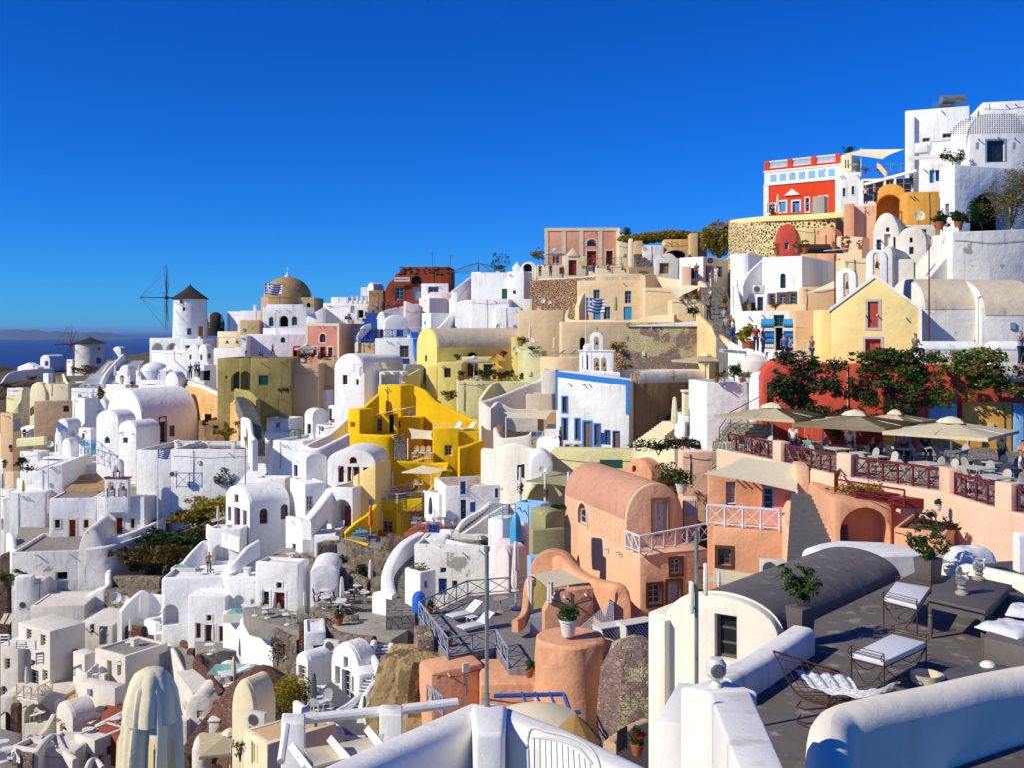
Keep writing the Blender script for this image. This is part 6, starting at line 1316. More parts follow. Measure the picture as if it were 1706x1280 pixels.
for i,(x,y,c)in enumerate([(258,590,'red_'),(295,600,'black'),(438,650,'sky'),(412,640,'plasticblue'),(764,655,'brown'),(560,650,'charcoal')]):person(['woman in red at the pottery shelf','man in black bending at the pottery shelf','child in a bright blue shirt by the shop','person with blue bag beside the child','brown haired head behind the church hedge','dark head behind the wooden lattice'][i],P(x,y+12,66),i,'stand',c,'navy')
potplant('spiky yucca in a pot before the shop',P(215,605,69),2.2,'leafyellow',n=200,ls=.11)
railing('pale wooden lattice screen by the shop',[P(450,692,60),P(552,692,60)],1.0,'whitepaint',.5)
W('white curved parapet before the souvenir shop',[(120,550,600,72),(200,580,640,69),(300,600,660,67),(370,610,680,65),(390,640,700,64)],.35,drop=2.5)
bm=bmesh.new();bx(bm,-1.6,1.6,-.03,.03,-.12,.12);o=obj('street_sign',bm,'whitepaint',ang=0);o.location=P(190,605,68.5);o.rotation_euler=(0,rad(5),0);tag(o,'long white street sign with dark letters over the ochre wall','sign')
text_on(o,'NAUTICAL MUSEUM  AMOUDI',Matrix.Translation((0,-.04,0))@Matrix.Rotation(rad(90),4,'X'),.2,'navy')
bm=bmesh.new();lathe(bm,[(1.0,-3),(1.0,0),(.93,.35),(.7,.6),(.3,.75),(0,.8)],24);o=obj('cistern',bm,'offwhite');o.location=P(247,680,66);tag(o,'white domed cylinder cistern by the street sign','cistern')
bush('conical green shrub left of the white cistern',P(140,740,65),.55,.5,.75,'leaf',900,.07)
h=H('big smooth white wall block left of the red house',-10,285,300,1000,765,-6,Y=63,d=4,par=.2,fd=2,rm='paving')
W('white wall curl between the cistern and the red house',[(230,720,760,62.5),(300,700,740,61.5),(360,660,720,61),(388,640,700,61)],.3,drop=3)
for i,x in enumerate((45,80,180,215)):potplant(['white cushion and cactus left on the smooth wall','small cactus pot on the smooth wall','small terracotta pot on the smooth wall','succulent in a concrete pot on the smooth wall'][i],P(x,768,62.5),.8,'leafolive',pot='potwhite' if i%2 else 'terracotta')
h=H('coral red arched house with a red door and grey window',290,540,None,1000,760,8,Y=59.5,d=3,m='red',roof='vault',rise=1.2,par=0,op=[('d:red_',318,768,358,895),('w:greypaint+pink',396,795,435,862)])
h=Bk('long coral red restaurant wall under the vines',520,1790,672,1180,58.5,4,2,m='red',par=0,op=[('n',1130,840,1165,845,.1)][:0])
bm=bmesh.new()
for k,(x0,x1,y0,m_)in enumerate([(950,1110,845,'orangecloth'),(1040,1112,850,'skyblue'),(1195,1345,870,'skyblue'),(1380,1640,880,'orangecloth'),(1650,1706,885,'skyblue'),(1190,1480,1000,'orangecloth')]):
 Bk(['orange painted panel wall left behind the parasols','pale blue painted panel by the red pier','pale blue arched panel in the middle','orange painted wall right behind the parasols','pale blue panel at the right edge','lower orange wall in the middle of the restaurant'][k],x0,x1,y0,1160,57.5-k*.06,4,.3,m=m_ if m_=='skyblue' else 'amber',par=0)
Bk('red pier between the painted panels',1112,1172,860,1100,57,4,.5,m='red',par=0)
# == middle: red windowed houses, hot tub house, stone terraces
rg('h')
H('white hillside house with tall red French windows and an arched light',575,895,1005,470,290,6,Y=87,roof='vault',rise=1.15,par=0,op=[('w:red_+white',648,308,686,415),('g:red_+white',708,312,790,450),('w:red_+white',812,315,855,422),('wa:red_',722,247,772,292)],d=5)
H('white cube with a vault top and slim red windows',345,435,575,470,268,55,Y=89,roof='vaultx',rise=.5,par=0,op=[('w:maroon',354,300,380,378),('>w:maroon',578,300,596,395)][:1])
H('white block with a deep arched porch under the red French windows',600,745,895,755,452,18,Y=82.5,par=.1,op=[('la',612,528,735,750,1.8)],rm='paving')
H('arched red door inside the deep white porch',690,724,None,752,575,18,Y=83.9,d=.2,m='red_',roof='none',name='door_leaf',cat='door',bev=0)
W('slanting white stair parapet beside the deep arched porch',[(438,660,800,80.5),(520,560,760,82),(598,452,700,83.5)],.9,drop=1.6,n=1)
slabw('white porch floor with deckchairs',[P(490,775,80),P(750,770,80),P(750,690,85),P(490,690,85)],zof(770,80),4,'white',name='porch')
for i,x in enumerate((545,645)):lounger(['wooden deckchair left in the white porch','wooden deckchair right in the white porch'][i],P(x,745,81.3),.1-i*.2,'clothwhite','brown',up=1.0,s=.75)
H('white barrel vaulted house with red windows on its gable end',-97,62,330,935,570,52,Y=86,roof='vault',rise=1.35,par=0,op=[('w:red_+white',-77,575,-57,670),('g:red_+white',-36,582,3,745),('w:red_+white',21,600,46,702),('w:red_',-37,495,-11,550),('>wa:red_',130,588,182,690),('>wa:maroon',268,560,316,660)])
H('white block with a slim shuttered niche beside the barrel vault',330,428,568,680,425,60,Y=86,par=.15,op=[('>w:whitepaint',440,505,480,600)])
H('narrow white pier with a red cellar door',300,405,440,900,660,40,Y=83,par=.1,op=[('w:maroon',345,822,378,896)])
H('rounded white bastion beside the red cellar door',365,410,502,880,710,60,Y=81.5,par=0,bev=.3)
H('white upper terrace block left of the curved white roof',215,415,640,300,145,20,Y=97,par=.3)
W('long white wing wall from the terrace block to the yellow house',[(410,160,250,96),(500,190,260,95),(620,140,250,96),(715,90,200,97)],.5,drop=4)
H('white side block with a cut corner by the alley',185,215,275,290,185,30,Y=98,par=.1)
stairs('white garden steps between the alley and the vault roof',P(45,430,97),P(165,290,102),2,12,'white')
H('low white L shaped planter wall by the garden steps',95,300,None,440,390,5,Y=93,d=2,par=.2)
e=thing('street_lamp','tall grey street lamp by the alley corner','street lamp',P(35,435,96));bm=bmesh.new();tube(bm,[(0,0,-1),(0,0,4.2)],.05,6);obj('pole',bm,'galv',e);bm=bmesh.new();lathe(bm,[(.06,4.1),(.16,4.4),(.2,4.5),(0,4.6)],10);obj('lantern',bm,'clothgold',e)
for i,(x,y)in enumerate([(742,450),(148,1265),(425,1290),(672,1255),(862,1130)]):parasol_closed(['closed parasol before the red French windows','closed parasol by the black doorway','closed parasol right of the red double door','tall closed parasol among the stone terrace tables','closed parasol above the stone terrace'][i],P(x,y,[86,73,72.5,70,74][i]),[1.7,1.6,1.6,2.2,2.2][i])
h=H('white house with a red double door and a black doorway',95,385,462,1290,955,14,Y=73,par=.25,bev=.25,rm='offwhite',op=[('w:red_+white',240,1076,276,1115),('d:red_+white',228,1142,296,1285),('w:black+white',137,1135,192,1236)])
H('white rounded annex with a small arched red light',465,648,None,1290,1010,-5,Y=72.5,d=4,roof='vault',rise=.55,par=0,op=[('d:red_+white',514,1165,567,1285),('wa:red_',524,1120,550,1150),('d:maroon',468,1150,492,1255)][:2])
for i,(x,y)in enumerate([(255,935),(325,925)]):lounger(['reclining white lounger on the shaded yard','low white lounger by the bastion'][i],P(x,y,80),-1.8,s=.8)
table('round white table in the shaded yard',P(335,948,79))
slabw('grey shaded yard between the white houses',[P(180,955,78),P(600,960,77),P(520,870,84),P(250,900,84)],zof(950,78.5),5,'paving')
for i,a in enumerate([((510,815,960,78.5),(640,800,960,79),(700,785,960,79),(850,850,1000,77),(1030,880,1000,76)),((590,960,1030,75),(700,985,1040,74),(740,1000,1040,73.5)),((750,1010,1060,73.5),(860,1060,1110,72.5)),((415,880,930,79.5),(520,935,1000,77.5)),((880,1040,1130,72.5),(975,1045,1130,72)),((655,740,800,80),(700,722,800,81)),((990,750,870,77),(1110,770,870,76)),((960,775,840,77),(960,830,850,76.6))]):
 W(['long grey stone retaining wall with a pale cap','low stone planter wall below the long retaining wall','second low stone planter with shrubs','stone stair wall at the left of the retaining wall','short stone wall joining the snake wall','stone stub at the yellow garden corner','reddish stone pier wall with a small red hatch','tiny stone return wall'][i],list(a),.7,'stonegrey' if i!=6 else 'stonedark',drop=[4.5,1.5,1.5,2,2.5,1.5,3,2][i],n=2)
slabw('long pale coping terrace behind the grey stone wall',[P(520,800,79.2),P(1030,870,77),P(1100,780,80),P(700,740,83)],zof(830,78),4,'paving')
H('small white wedge wall behind the coping terrace',830,950,None,830,800,0,Y=80.5,d=1,roof='shed',rise=-.6,par=0)
for i,(x,y,r)in enumerate([(655,955,.8),(800,1020,.9)]):bush(['green bush in the low stone planter','green bush in the second planter'][i],P(x,y,76),r,.5,.5,'leaf',450,.08)
slabw('dark stone dining terrace below the stone walls',[P(500,1250,69),P(890,1250,69),P(870,1080,76),P(600,1040,77)],zof(1240,69.5),4,'steppaving')
zt=zof(1240,69.5);k_=0
for i,(x,y)in enumerate([(555,1195),(670,1262),(690,1215),(780,1160),(760,1120),(820,1210),(560,1245)]):
 table(['white table at the left of the stone dining terrace','round white table at the front of the stone dining terrace','white table by the tall closed parasol','white table highest on the stone dining terrace','white table nearest the planter','white table by the red hatch','white table at the front left corner'][i],on(zt,x,y),0)
 for j in range(2):chair(['cream cafe chair left of table %s on the stone terrace','cream cafe chair right of table %s on the stone terrace'][j]%('front left','front middle','by the parasol','highest','by the planter','by the hatch','corner')[i],on(zt,x+45*(j*2-1),y+5),1.6-3.2*j,'brown','clothwhite','cream cushioned chairs on the stone terrace')
W('thick white snake wall winding down beside the dark stair',[(1195,745,800,76),(1110,790,850,74.5),(1040,860,920,72.5),(985,970,1010,70.5),(975,1060,1090,68.5),(1010,1190,1220,66),(1005,1290,1300,64)],.85,drop=3)
W('broad white slab wall at the foot of the snake wall',[(890,1140,1300,67),(960,1130,1300,66.5),(1020,1150,1300,66)],.5,drop=3.2)
stairs('dark stone stair between the snake wall and the old white house',P(1060,1300,63),P(1190,780,79),1.8,34,'steppaving',mid=[P(1055,1120,68),P(1100,940,73)])
H('white house with a tan roof, blue shutters and a wall air conditioner',1355,1832,None,690,425,-14,Y=80,d=5,rm='rooftan',par=.25,op=[('s:blue+white',1455,408,1492,494),('d:navy',1458,530,1495,660),('s:blue',1520,545,1558,612),('s:blue+white',1684,455,1706,516)])
H('white annex with a tan roof and a dark open door',1215,1315,1445,690,490,45,Y=80,rm='rooftan',par=.12,op=[('>o',1340,522,1385,680)])
ac_unit('air conditioner on the white annex roof',P(1390,470,81),.2,.75)
slabw('stone terrace before the white annex',[P(1080,745,76),P(1430,760,75),P(1440,680,81),P(1200,670,82)],zof(735,77),4,'redfloor')
zt=zof(735,77)
for i,x in enumerate((1190,1330)):table(['grey table left on the annex terrace','grey table right on the annex terrace'][i],on(zt,x,715),.3,'greypaint',False,.8,.8)
for i,x in enumerate((1150,1225,1300,1370,1410)):chair(['wicker chair first from the left on the annex terrace','wicker chair second from the left on the annex terrace','wicker chair in the middle of the annex terrace','wicker chair near the dark open door','wicker chair last on the annex terrace'][i],on(zt,x,722),i,'greypaint','cushion')
parasol_closed('slim grey closed parasol on the annex terrace',P(1258,690,78),2.0,'clothdark')
railing('thin dark handrail up to the annex terrace',[P(1060,720,76.5),P(1210,620,80)],.9,'slate',1.5,style='h',r=.02)
railing('blue iron gate below the annex terrace',[P(1250,785,75),P(1312,785,75)],.95,'blue',.4,style='v',r=.04)
for i,(y,s)in enumerate([(612,1),(580,.8)]):e=thing('antenna',['fishbone antenna on the white house wall','second antenna mast on the white house wall'][i],'antenna',P([1568,1600][i],y,82));bm=bmesh.new();tube(bm,[(0,0,0),(0,0,2.6*s)],.025,4);[tube(bm,[(-.3,0,(2.5-k*.35)*s),(.3,0,(2.5-k*.35)*s+.1)],.015,3)for k in range(4)];obj('mast',bm,'galv',e)
W('white curving stair parapet below the blue shutters',[(1425,740,800,74),(1480,660,760,75.5),(1600,590,700,78),(1706,510,640,81),(1800,470,600,83)],.35,drop=1.8)
W('second white stair parapet running parallel',[(1455,760,820,72.5),(1560,690,780,74),(1640,630,740,75.5),(1760,560,700,78)],.3,drop=3.5)
stairs('grey steps between the two white parapets',P(1440,790,73),P(1760,540,80),1.3,18,'paving')
H('long old white wall with a blue door and small windows',1150,1706,1900,1180,840,8,Y=67.5,m='whiteold',par=.4,d=4,rm='paving',op=[('w:sky',1322,978,1362,1014),('d:blue',1310,1050,1366,1162),('w:greypaint',1400,1065,1436,1116)])
H('white ledge block above the old white wall',1190,1355,None,850,790,5,Y=70,d=2,par=.1)
H('white cube by the blue gate',1318,1392,1410,810,735,20,Y=72,par=0)
W('rounded white parapet above the old white wall',[(1365,790,850,69),(1500,820,870,68.5),(1706,850,890,68)],.4,drop=1)
railing('white picket rail above the old white wall',[P(1395,792,70),P(1445,792,70)],.6,'whitepaint',.5,style='v')
table('white patio table by the parapet',P(1575,830,71));chair('white patio chair by the parapet',P(1620,822,71.5),-1.2)
bush('fern green planter on the white parapet',P(1620,835,69),.9,.4,.35,'leaf',400,.07)
H('white shell shaped hut with a stair hollow',1085,1190,1298,1255,1010,50,Y=64,m='white',roof='flat',par=.3,bev=.2,op=[('>w:paledoor',1218,1068,1238,1115)])
for i,x in enumerate((1148,1180,1212)):potplant(['terracotta pot left on the shell hut','terracotta pot middle on the shell hut','terracotta pot right on the shell hut'][i],P(x,1015,65),.8,n=60)
bm=bmesh.new();lathe(bm,[(.42,-.3),(.42,.5),(.34,.75),(.2,.88),(0,.93)],18);o=obj('boat_hood',bm,'plasticblue');o.location=P(1182,1235,62.5);tag(o,'bright blue domed hood beside the shell hut','hood')
rg('g')
H('tall rounded white house carrying a hot tub terrace',1062,1478,1500,1500,1040,-3,Y=79.5,d=6,par=.35,bev=.3,rm='white',fd=7,op=[('la',1075,1222,1180,1360,1.2)])
bm=bmesh.new();bx(bm,-1.0,1.0,-.6,.6,-.3,.35);bevel_sharp(bm,.06);o=obj('hot_tub',bm,'offwhite');o.location=P(1225,998,83);tag(o,'white rimmed hot tub on the rounded house','hot tub');bm=bmesh.new();bx(bm,-.85,.85,-.48,.48,.33,.37);obj('water',bm,'pool',o,0)
person('shirtless man standing by the hot tub',P(1382,1018,82.2),.3,'stand',bare=True,trousers='slate',s=1.0)
for i,x in enumerate((1310,1395)):chair(['pale chair left of the shirtless man','pale chair right of the shirtless man'][i],P(x,1032,81.5),2,'acwhite','cushion')
H('white wall with a tall arched alcove behind the hot tub',1370,1590,1620,1010,725,4,Y=84.5,d=2.0,par=.25,op=[('la',1400,826,1512,990,1.3)])
W('white stepped parapet left of the hot tub',[(1205,950,1010,84),(1260,880,980,84.6),(1330,810,960,85),(1370,800,900,85.5)],.35,drop=2.2)
W('white parapet wrapping the red window terrace',[(1372,690,760,86),(1440,730,780,85),(1590,780,830,84)],.3,drop=1.2)
W('sweeping white arched stair wall right of the hot tub',[(1470,1010,1100,80),(1540,940,1050,79.5),(1620,850,1000,80),(1706,795,960,81)],.5,drop=1.3)
parasol_closed('grey closed parasol on the red window terrace',P(1440,715,86),1.8)
W('white curved wall around the red closed parasol court',[(790,1275,1300,82),(850,1200,1260,83),(940,1130,1230,84),(990,1150,1240,84.5),(1070,1160,1260,84.5)],.45,drop=3.5)
rg('k')
H('recess wall with red French doors under the hot tub house',1480,1860,None,300,-60,10,Y=77,d=3,par=.2,op=[('na',1545,50,1615,115),('na',1655,75,1680,112)])
bm=bmesh.new();bx(bm,-1.6,1.6,-.8,.8,-.6,.0);o=obj('plunge_pool',bm,'offwhite',ang=0);o.location=P(1640,160,75.5);tag(o,'curved turquoise plunge pool at the white recess','pool');bm=bmesh.new();bx(bm,-1.4,1.4,-.65,.65,-.02,.02);obj('water',bm,'pool',o,0)
H('lower white front with red doors and four small red windows',1240,1490,1660,440,60,8,Y=77,d=4,par=0,fd=6,op=[('w:red_+white',1366,180,1398,220),('w:red_+white',1292,234,1328,336),('g:red_+white',1352,245,1418,410),('w:red_+white',1445,255,1482,358)])
W('white rounded garden wall descending to the right',[(1490,150,250,76),(1600,190,330,75),(1706,240,400,73),(1800,300,480,71),(1900,400,560,69.5),(1945,500,620,68)],.5,drop=5)
for i,(x,y,Y)in enumerate([(1410,415,74),(1545,660,68),(930,215,83),(860,335,80),(680,600,76),(755,640,75),(760,900,71),(370,1190,64)]):
 parasol_closed(['closed cream parasol before the lower red doors','closed cream parasol by the green plunge pool','closed grey parasol in the curved court','closed parasol on the red brick terrace','closed parasol left on the white balcony','closed parasol right on the white balcony','closed parasol beside the orange tiled terrace','closed parasol at the bottom left garden'][i],P(x,y,Y),[1.9,2.0,1.9,1.5,1.8,1.8,2.0,1.4][i],'cloth' if i%3==1 else 'clothwhite')
# ---- bottom left houses
h=H('tall white hotel block with stacked windows and a lattice balcony',118,330,565,700,290,34,Y=77,m='offwhite',roof='flat',par=0,rm='roofbeige',fd=4,op=[('w:cloth',175,275,210,345),('w:cloth',268,312,304,388),('w:cloth',198,478,236,520),('w:cloth',130,540,166,612),('g:greypaint',190,542,255,655),('w:cloth',280,545,318,620)])
H('left wing of the white hotel with slit windows',0,120,None,700,380,12,Y=78,d=4,m='offwhite',par=0,op=[('w:cloth',30,468,66,540),('wa:greypaint',0,650,48,720)])
railing('white timber rail on the hotel roof corner',[P(0,385,77),P(60,385,76.5)],.8,'whitepaint',1,style='h',r=.05)
railing('white timber rail on the hotel balcony',[P(110,405,76),P(235,410,75.5)],.6,'whitepaint',1,style='h',r=.05)
zb=zof(720,72.5)
slabw('balcony floor of the lattice balcony',[P(110,720,72.5),P(250,752,71.5),P(345,700,74.5),P(200,690,75.5)],zb,.25,'offwhite',name='balcony')
railing('ornate cream lattice balcony rail',[on(zb,110,722),on(zb,250,748),on(zb,345,700)],.95,'cloth',.8,r=.035)
parasol_closed('closed parasol on the lattice balcony',on(zb,175,700),1.9);table('round table on the lattice balcony',on(zb,210,712))
H('shaded porch block under the lattice balcony',130,360,None,900,750,10,Y=73.5,d=4,m='offwhite',par=0,op=[('la',160,765,340,905,2.2)])
H('white garden wall bay below the shaded porch',0,90,None,1000,720,0,Y=74,d=3,m='offwhite',par=0,op=[('oa',0,820,70,1000)])
W('dark stone pillar beside the shaded porch',[(85,765,1010,72),(130,765,1010,72)],.7,'stonedark',drop=6,n=1)
W('curving white wall sweeping up to the porch',[(100,1080,1140,65),(230,1000,1060,68),(310,920,980,70),(355,835,900,72)],.4,'offwhite',drop=4)
for i in range(4):sail(['first striped roof canvas at the left edge','second striped roof canvas','third striped roof canvas','fourth striped roof canvas by the hotel wall'][i],[P(-10+i*42,240+i*2,82),P(22+i*42,240+i*2,82),P(60+i*42,168,88),P(28+i*42,168,88)],['cloth','clothwhite'][i%2],sag=.02)
H('low beige roofed house behind the hotel block',500,745,None,360,250,4,Y=84,d=5,m='offwhite',par=0,rm='roofbeige',op=[('d:paledoor',505,265,560,400),('w:greypaint',592,245,622,302),('d:greypaint',655,255,712,380)])
H('flat pale roof with a small chimney by the stone wall',560,800,None,230,165,0,Y=91,d=5,m='offwhite',par=0,rm='roofbeige')
W('dark red brick low wall of the brown box',[(480,395,520,79),(560,450,560,77.5)],.4,'stonered',drop=2,n=1)
H('white and brown box terrace beside the hotel',480,560,640,560,445,35,Y=76.5,m='offwhite',par=.3,rm='redfloor')
H('square white house with a stone deck and sun chairs',625,828,1112,650,455,32,Y=74,m='offwhite',par=.15,rm='paving',fd=5,op=[('d:cloth',708,482,738,638),('w:cloth',775,510,800,585),('>d:paledoor',1050,430,1110,560)])
for i,x in enumerate((855,910)):lounger(['cream folding chair left on the stone deck','cream folding chair right on the stone deck'][i],P(x,415,78),2.6,'cloth','wood',up=1.0,s=.7)
table('round white table on the stone deck',P(860,420,77.5))
H('long white balcony block below the stone deck house',515,760,835,830,665,22,Y=70.5,m='offwhite',par=.5,rm='redfloor',fd=6,op=[('w:cloth',528,545,550,598)][:0])
W('ragged white side parapet of the balcony block',[(515,530,640,74),(570,560,700,73),(640,500,640,75)],.3,'offwhite',drop=2)
for i,x in enumerate((640,690)):chair(['armchair left on the white balcony','armchair right on the white balcony'][i],P(x,612,72.5),1)
W('red brick curved wall behind the stone deck',[(935,310,380,82),(1060,305,380,81),(1180,320,400,80),(1245,385,440,78.5)],.5,'stonered',drop=2.5)
W('red brick pier by the closed parasol court',[(810,245,350,83),(950,255,350,81.5)],.6,'stonered',drop=3,n=1)
H('white cube against the red brick pier',950,1028,1060,310,235,35,Y=81,par=.1)
lounger('pale lounger in the curved court',P(975,235,82.5),-.6,s=.9)
stairs('white steps up to the curved court',P(1085,300,80.5),P(1040,235,84),1.3,7,'white')
stairs('grey steps below the brick wall',P(1270,540,73),P(1170,390,79),1.3,11,'paving')
W('white parapet beside the grey brick steps',[(1115,370,500,78.5),(1160,430,540,76),(1215,550,600,72.5)],.3,'offwhite',drop=2.5)
stairs('white steps descending beside the stone pillar',P(1350,680,67.5),P(1240,545,72.5),1.5,8,'offwhite')
for i,a in enumerate([((1250,400,500,77),(1290,400,500,76.8)),((1310,440,560,74),(1400,420,560,75),(1555,410,560,75.5)),((1300,470,560,73),(1380,560,640,70.5),(1470,690,740,67)),((1530,730,800,65),(1640,650,760,66.5),(1720,600,720,68)),((1430,740,800,65),(1500,780,830,64))]):
 W(['red brick pillar at the head of the white steps','red brick terrace wall below the closed cream parasol','red brick stepped wall beside the white steps','red brick curving wall at the plunge pool','short red brick return wall'][i],list(a),.55,'stonered',drop=2.8,n=2)
slabw('brick terrace floor before the lower red doors',[P(1310,440,74),P(1560,410,75),P(1560,370,78),P(1280,390,78)],zof(432,74.5),3,'paving')
slabw('sunken paved court with the green plunge pool',[P(1380,700,66.5),P(1560,740,66),P(1690,560,71),P(1560,470,74),P(1380,540,72)],zof(660,68.5),4,'paving')
bm=bmesh.new();bx(bm,-1.5,1.5,-1,1,-.3,.25);o=obj('plunge_pool',bm,'concrete',ang=0);o.location=P(1540,560,71);tag(o,'green plunge pool in the sunken brick court','pool');bm=bmesh.new();bx(bm,-1.35,1.35,-.85,.85,.23,.28);obj('water',bm,'pool',o,0)
lounger('wide grey lounge bed by the green plunge pool',P(1440,600,69.5),-1.2,'cushion',s=1.1,up=.3);table('round white table by the closed cream parasol',P(1495,650,68.5));table('round white table by the lower red doors',P(1385,440,74.3));chair('small chair by the green plunge pool',P(1525,675,68),1)
for i,a in enumerate([(370,480,640,1010,890,42,'vault','white orange canvassed vault with an arched window',[('wa:cloth',395,915,450,965)]),(1140,1225,1405,990,870,35,'vault','beige barrel vault behind the big folded parasol',[('>w:cloth',1300,812,1342,860)][:0])]):
 H(a[7],a[0],a[1],a[2],a[3],a[4],a[5],Y=68,m='offwhite',roof=a[6],rise=1.0,par=0,op=a[8])
H('large beige barrel roof with a pale gable window',1130,1235,None,1000,880,10,Y=66,d=3,m='offwhite',par=0)
h=H('beige vault gable with a square louvred window',1225,1420,None,1010,830,0,Y=66.5,d=7,m='offwhite',roof='vault',rise=1.2,par=0,op=[('s:cloth',1300,812,1343,862)])
sail('pair of beige awning strips beside the white vault',[P(500,890,69),P(600,900,68),P(740,815,71),P(660,770,73)],'cloth',sag=.05);sail('sand canvas awning below the balcony block',[P(360,840,71),P(450,800,71),P(560,720,75),P(480,660,77)],'clothgold',sag=.1)
H('white house with a small window and twin doors at the bottom',490,625,845,1200,1010,30,Y=64.5,m='offwhite',par=.1,fd=6,op=[('d:paledoor',525,1090,600,1200),('>w:cloth',705,1045,748,1105),('>g:paledoor',650,1100,690,1200)])
H('white terrace box with an orange tiled floor',625,650,840,1010,910,20,Y=67,d=4,m='offwhite',par=.35,rm='redfloor')
slabw('orange tiled floor of the white terrace box',[P(640,930,66),P(850,970,65),P(850,880,71),P(700,870,71)],zof(945,66.2),2,'redfloor')
for i,(x,y)in enumerate([(760,935),(582,1008),(240,1065),(265,890),(45,1140),(20,1090)]):table(['round table on the orange tiles','round table in the shaded niche of the vault','round table in the bottom left garden','round table in the shaded porch','round table in the corner yard','second round table in the corner yard'][i],P(x,y,[67,66,66,72.5,63,64.5][i]))
for i,(x,y)in enumerate([(800,930),(215,1075),(270,1040),(85,1130),(10,1150),(60,1180),(225,885),(25,1200)]):chair(['chair on the orange tiles','cream chair left in the bottom left garden','cream chair right in the bottom left garden','wooden chair in the corner yard','chair at the left edge of the corner yard','front chair of the corner yard','chair in the shaded porch','lowest chair of the corner yard'][i],P(x,y,[67,65.5,66.5,64,63.5,62,73,61.5][i]),i,['cloth','whitepaint'][i%2])
H('white bay with a stone panel at the bottom left',70,235,365,1200,1075,20,Y=63,m='offwhite',par=.3,rm='paving',op=[])
W('stone panel wall in the bottom left bay',[(145,1085,1200,62.3),(225,1095,1200,62)],.3,'stonegrey',drop=2.5,n=1)
W('white swooping wall over the bottom left garden',[(230,1090,1190,62),(290,1010,1120,64),(360,965,1080,66),(420,1060,1150,64),(500,1130,1200,62.5)],.4,'offwhite',drop=4)
H('plain white wall at the bottom left with a closed parasol',235,500,None,1250,1080,5,Y=63.5,d=3,m='offwhite',par=.2)
W('small white arch wall at the bottom centre left',[(570,1190,1230,60),(600,1130,1200,61),(640,1130,1200,61.2),(680,1180,1230,60.5)],.3,'offwhite',drop=3)
slabw('paved corner yard at the bottom left',[P(-20,1250,60),P(110,1210,62),P(140,1040,68),P(-20,1030,69)],zof(1130,64),3,'paving')
H('small ivory chapel with two dark arched grilles',1265,1330,1555,1180,1075,30,Y=58,m='offwhite',par=.1,rm='pink',op=[('wa:brown',1278,1100,1318,1160),('>wa:brown',1392,1080,1434,1145),('>s:blue',1490,1030,1534,1102)])
dome('small ivory dome with a chimney beside the big parasol',1345,1065,68,105,58,'offwhite');chimney('ivory fluted chimney beside the small dome',P(1425,1000,58.5),1.2,'offwhite')
W('rubble mound wall under the ivory chapel',[(1190,1120,1200,60),(1240,1080,1180,61),(1420,830,1000,66),(1500,800,900,66.5)],1.2,'stonedark',drop=3,n=2)
parasol_square('straw coloured low parasol by the chapel',P(1520,1250,55),3.2,1.9,.3,'cloth',rise=.5)
# == centre front: peach house, restaurant, pool deck
rg('i')
H('tan terrace house wall behind a beige awning',150,505,None,330,110,2,Y=92,d=3,m='sand',par=.1,op=[('w:slate',205,160,265,232),('d:sky',298,155,358,235)])
sail('beige awning stretched over the tan terrace',[P(155,112,90),P(500,95,92),P(440,158,88),P(170,150,88)],'cloth',sag=.1,posts=[(3,1.6)])
W('white scalloped parapet above the tan terrace',[(20,45,110,92),(70,80,130,91),(120,40,120,92),(210,85,130,92),(300,90,130,92),(380,90,130,92)],.4,'offwhite',drop=2)
W('white terrace parapet below the tan house',[(100,210,340,89),(130,270,345,88),(170,280,345,87.5),(300,265,340,87),(335,240,340,87)],.35,'offwhite',drop=3)
railing('pale blue crossed gate by the tan terrace',[P(338,328,87),P(420,330,86.5)],1.15,'shutter',.55,r=.04)
stairs('white steps left of the blue edged house',P(430,300,86),P(500,190,90),1.3,8,'offwhite')
W('white curved terrace wall before the blue edged house',[(385,300,360,83),(400,275,340,82),(460,270,345,81),(540,300,370,79.5)],.3,drop=3)
person('person in a teal dress beside the air conditioners',P(530,345,79.5),1.2,'stand','tealcloth','navy',s=.95)
for i,x in enumerate((580,640)):ac_unit(['first air conditioner before the blue edged house','second air conditioner before the blue edged house'][i],P(x,365,79),.1,.85)
W('broad white humped retaining wall left of the lime wall',[(25,345,460,82),(110,350,480,80.5),(180,320,490,79.5),(260,312,480,79),(340,345,470,78.5),(470,372,460,77.5)],.6,'offwhite',drop=6)
railing('black iron gate on the white house roof',[P(248,555,73),P(290,550,72.5)],1.0,'black',.3,style='v')
H('white domed oven like wall with a round dish',330,480,None,600,470,0,Y=72,d=3,par=0,roof='vault',rise=1.0);dish('white dish on the rounded white wall',P(412,530,71),0,.6)
Bk('long pale lime wall below the blue edged house',470,1045,368,640,74,10,2,m='limepale',par=0,fd=6)
bm=bmesh.new();bx(bm,-.8,.8,-.04,.04,-.3,.3);o=obj('sign_board',bm,'green',ang=0);o.location=P(866,453,71.5);tag(o,'dark green sign board on the pale lime wall','sign')
W('yellow lime sloping wall under the green canopies',[(280,720,760,68),(340,600,740,69),(480,560,740,70),(620,520,740,70)],.4,'limepale',drop=3)
sail('dark green triangular sail over the lime garden',[P(300,565,69),P(640,490,70),P(600,585,67)],'clothdark');sail('pale green canopy under the dark sail',[P(300,570,68),P(480,500,71),P(640,520,69),P(590,605,66)],'clothgreen',sag=.1)
for i,(x,y)in enumerate([(265,700),(430,750),(585,730)]):
 e=thing('wrapped_post',['green wrapped canopy post at the left','green wrapped canopy post in the middle','green wrapped canopy post by the peach house'][i],'post',P(x,y,66));bm=bmesh.new();tube(bm,[(0,0,-1),(0,0,2.2)],.09,7);obj('post',bm,'whitepaint',e);bm=bmesh.new();leafcloud(bm,[(0,0,1.0,.18,.18,.7)],300,.07,i);obj('wrapping',bm,'leaf',e,0)
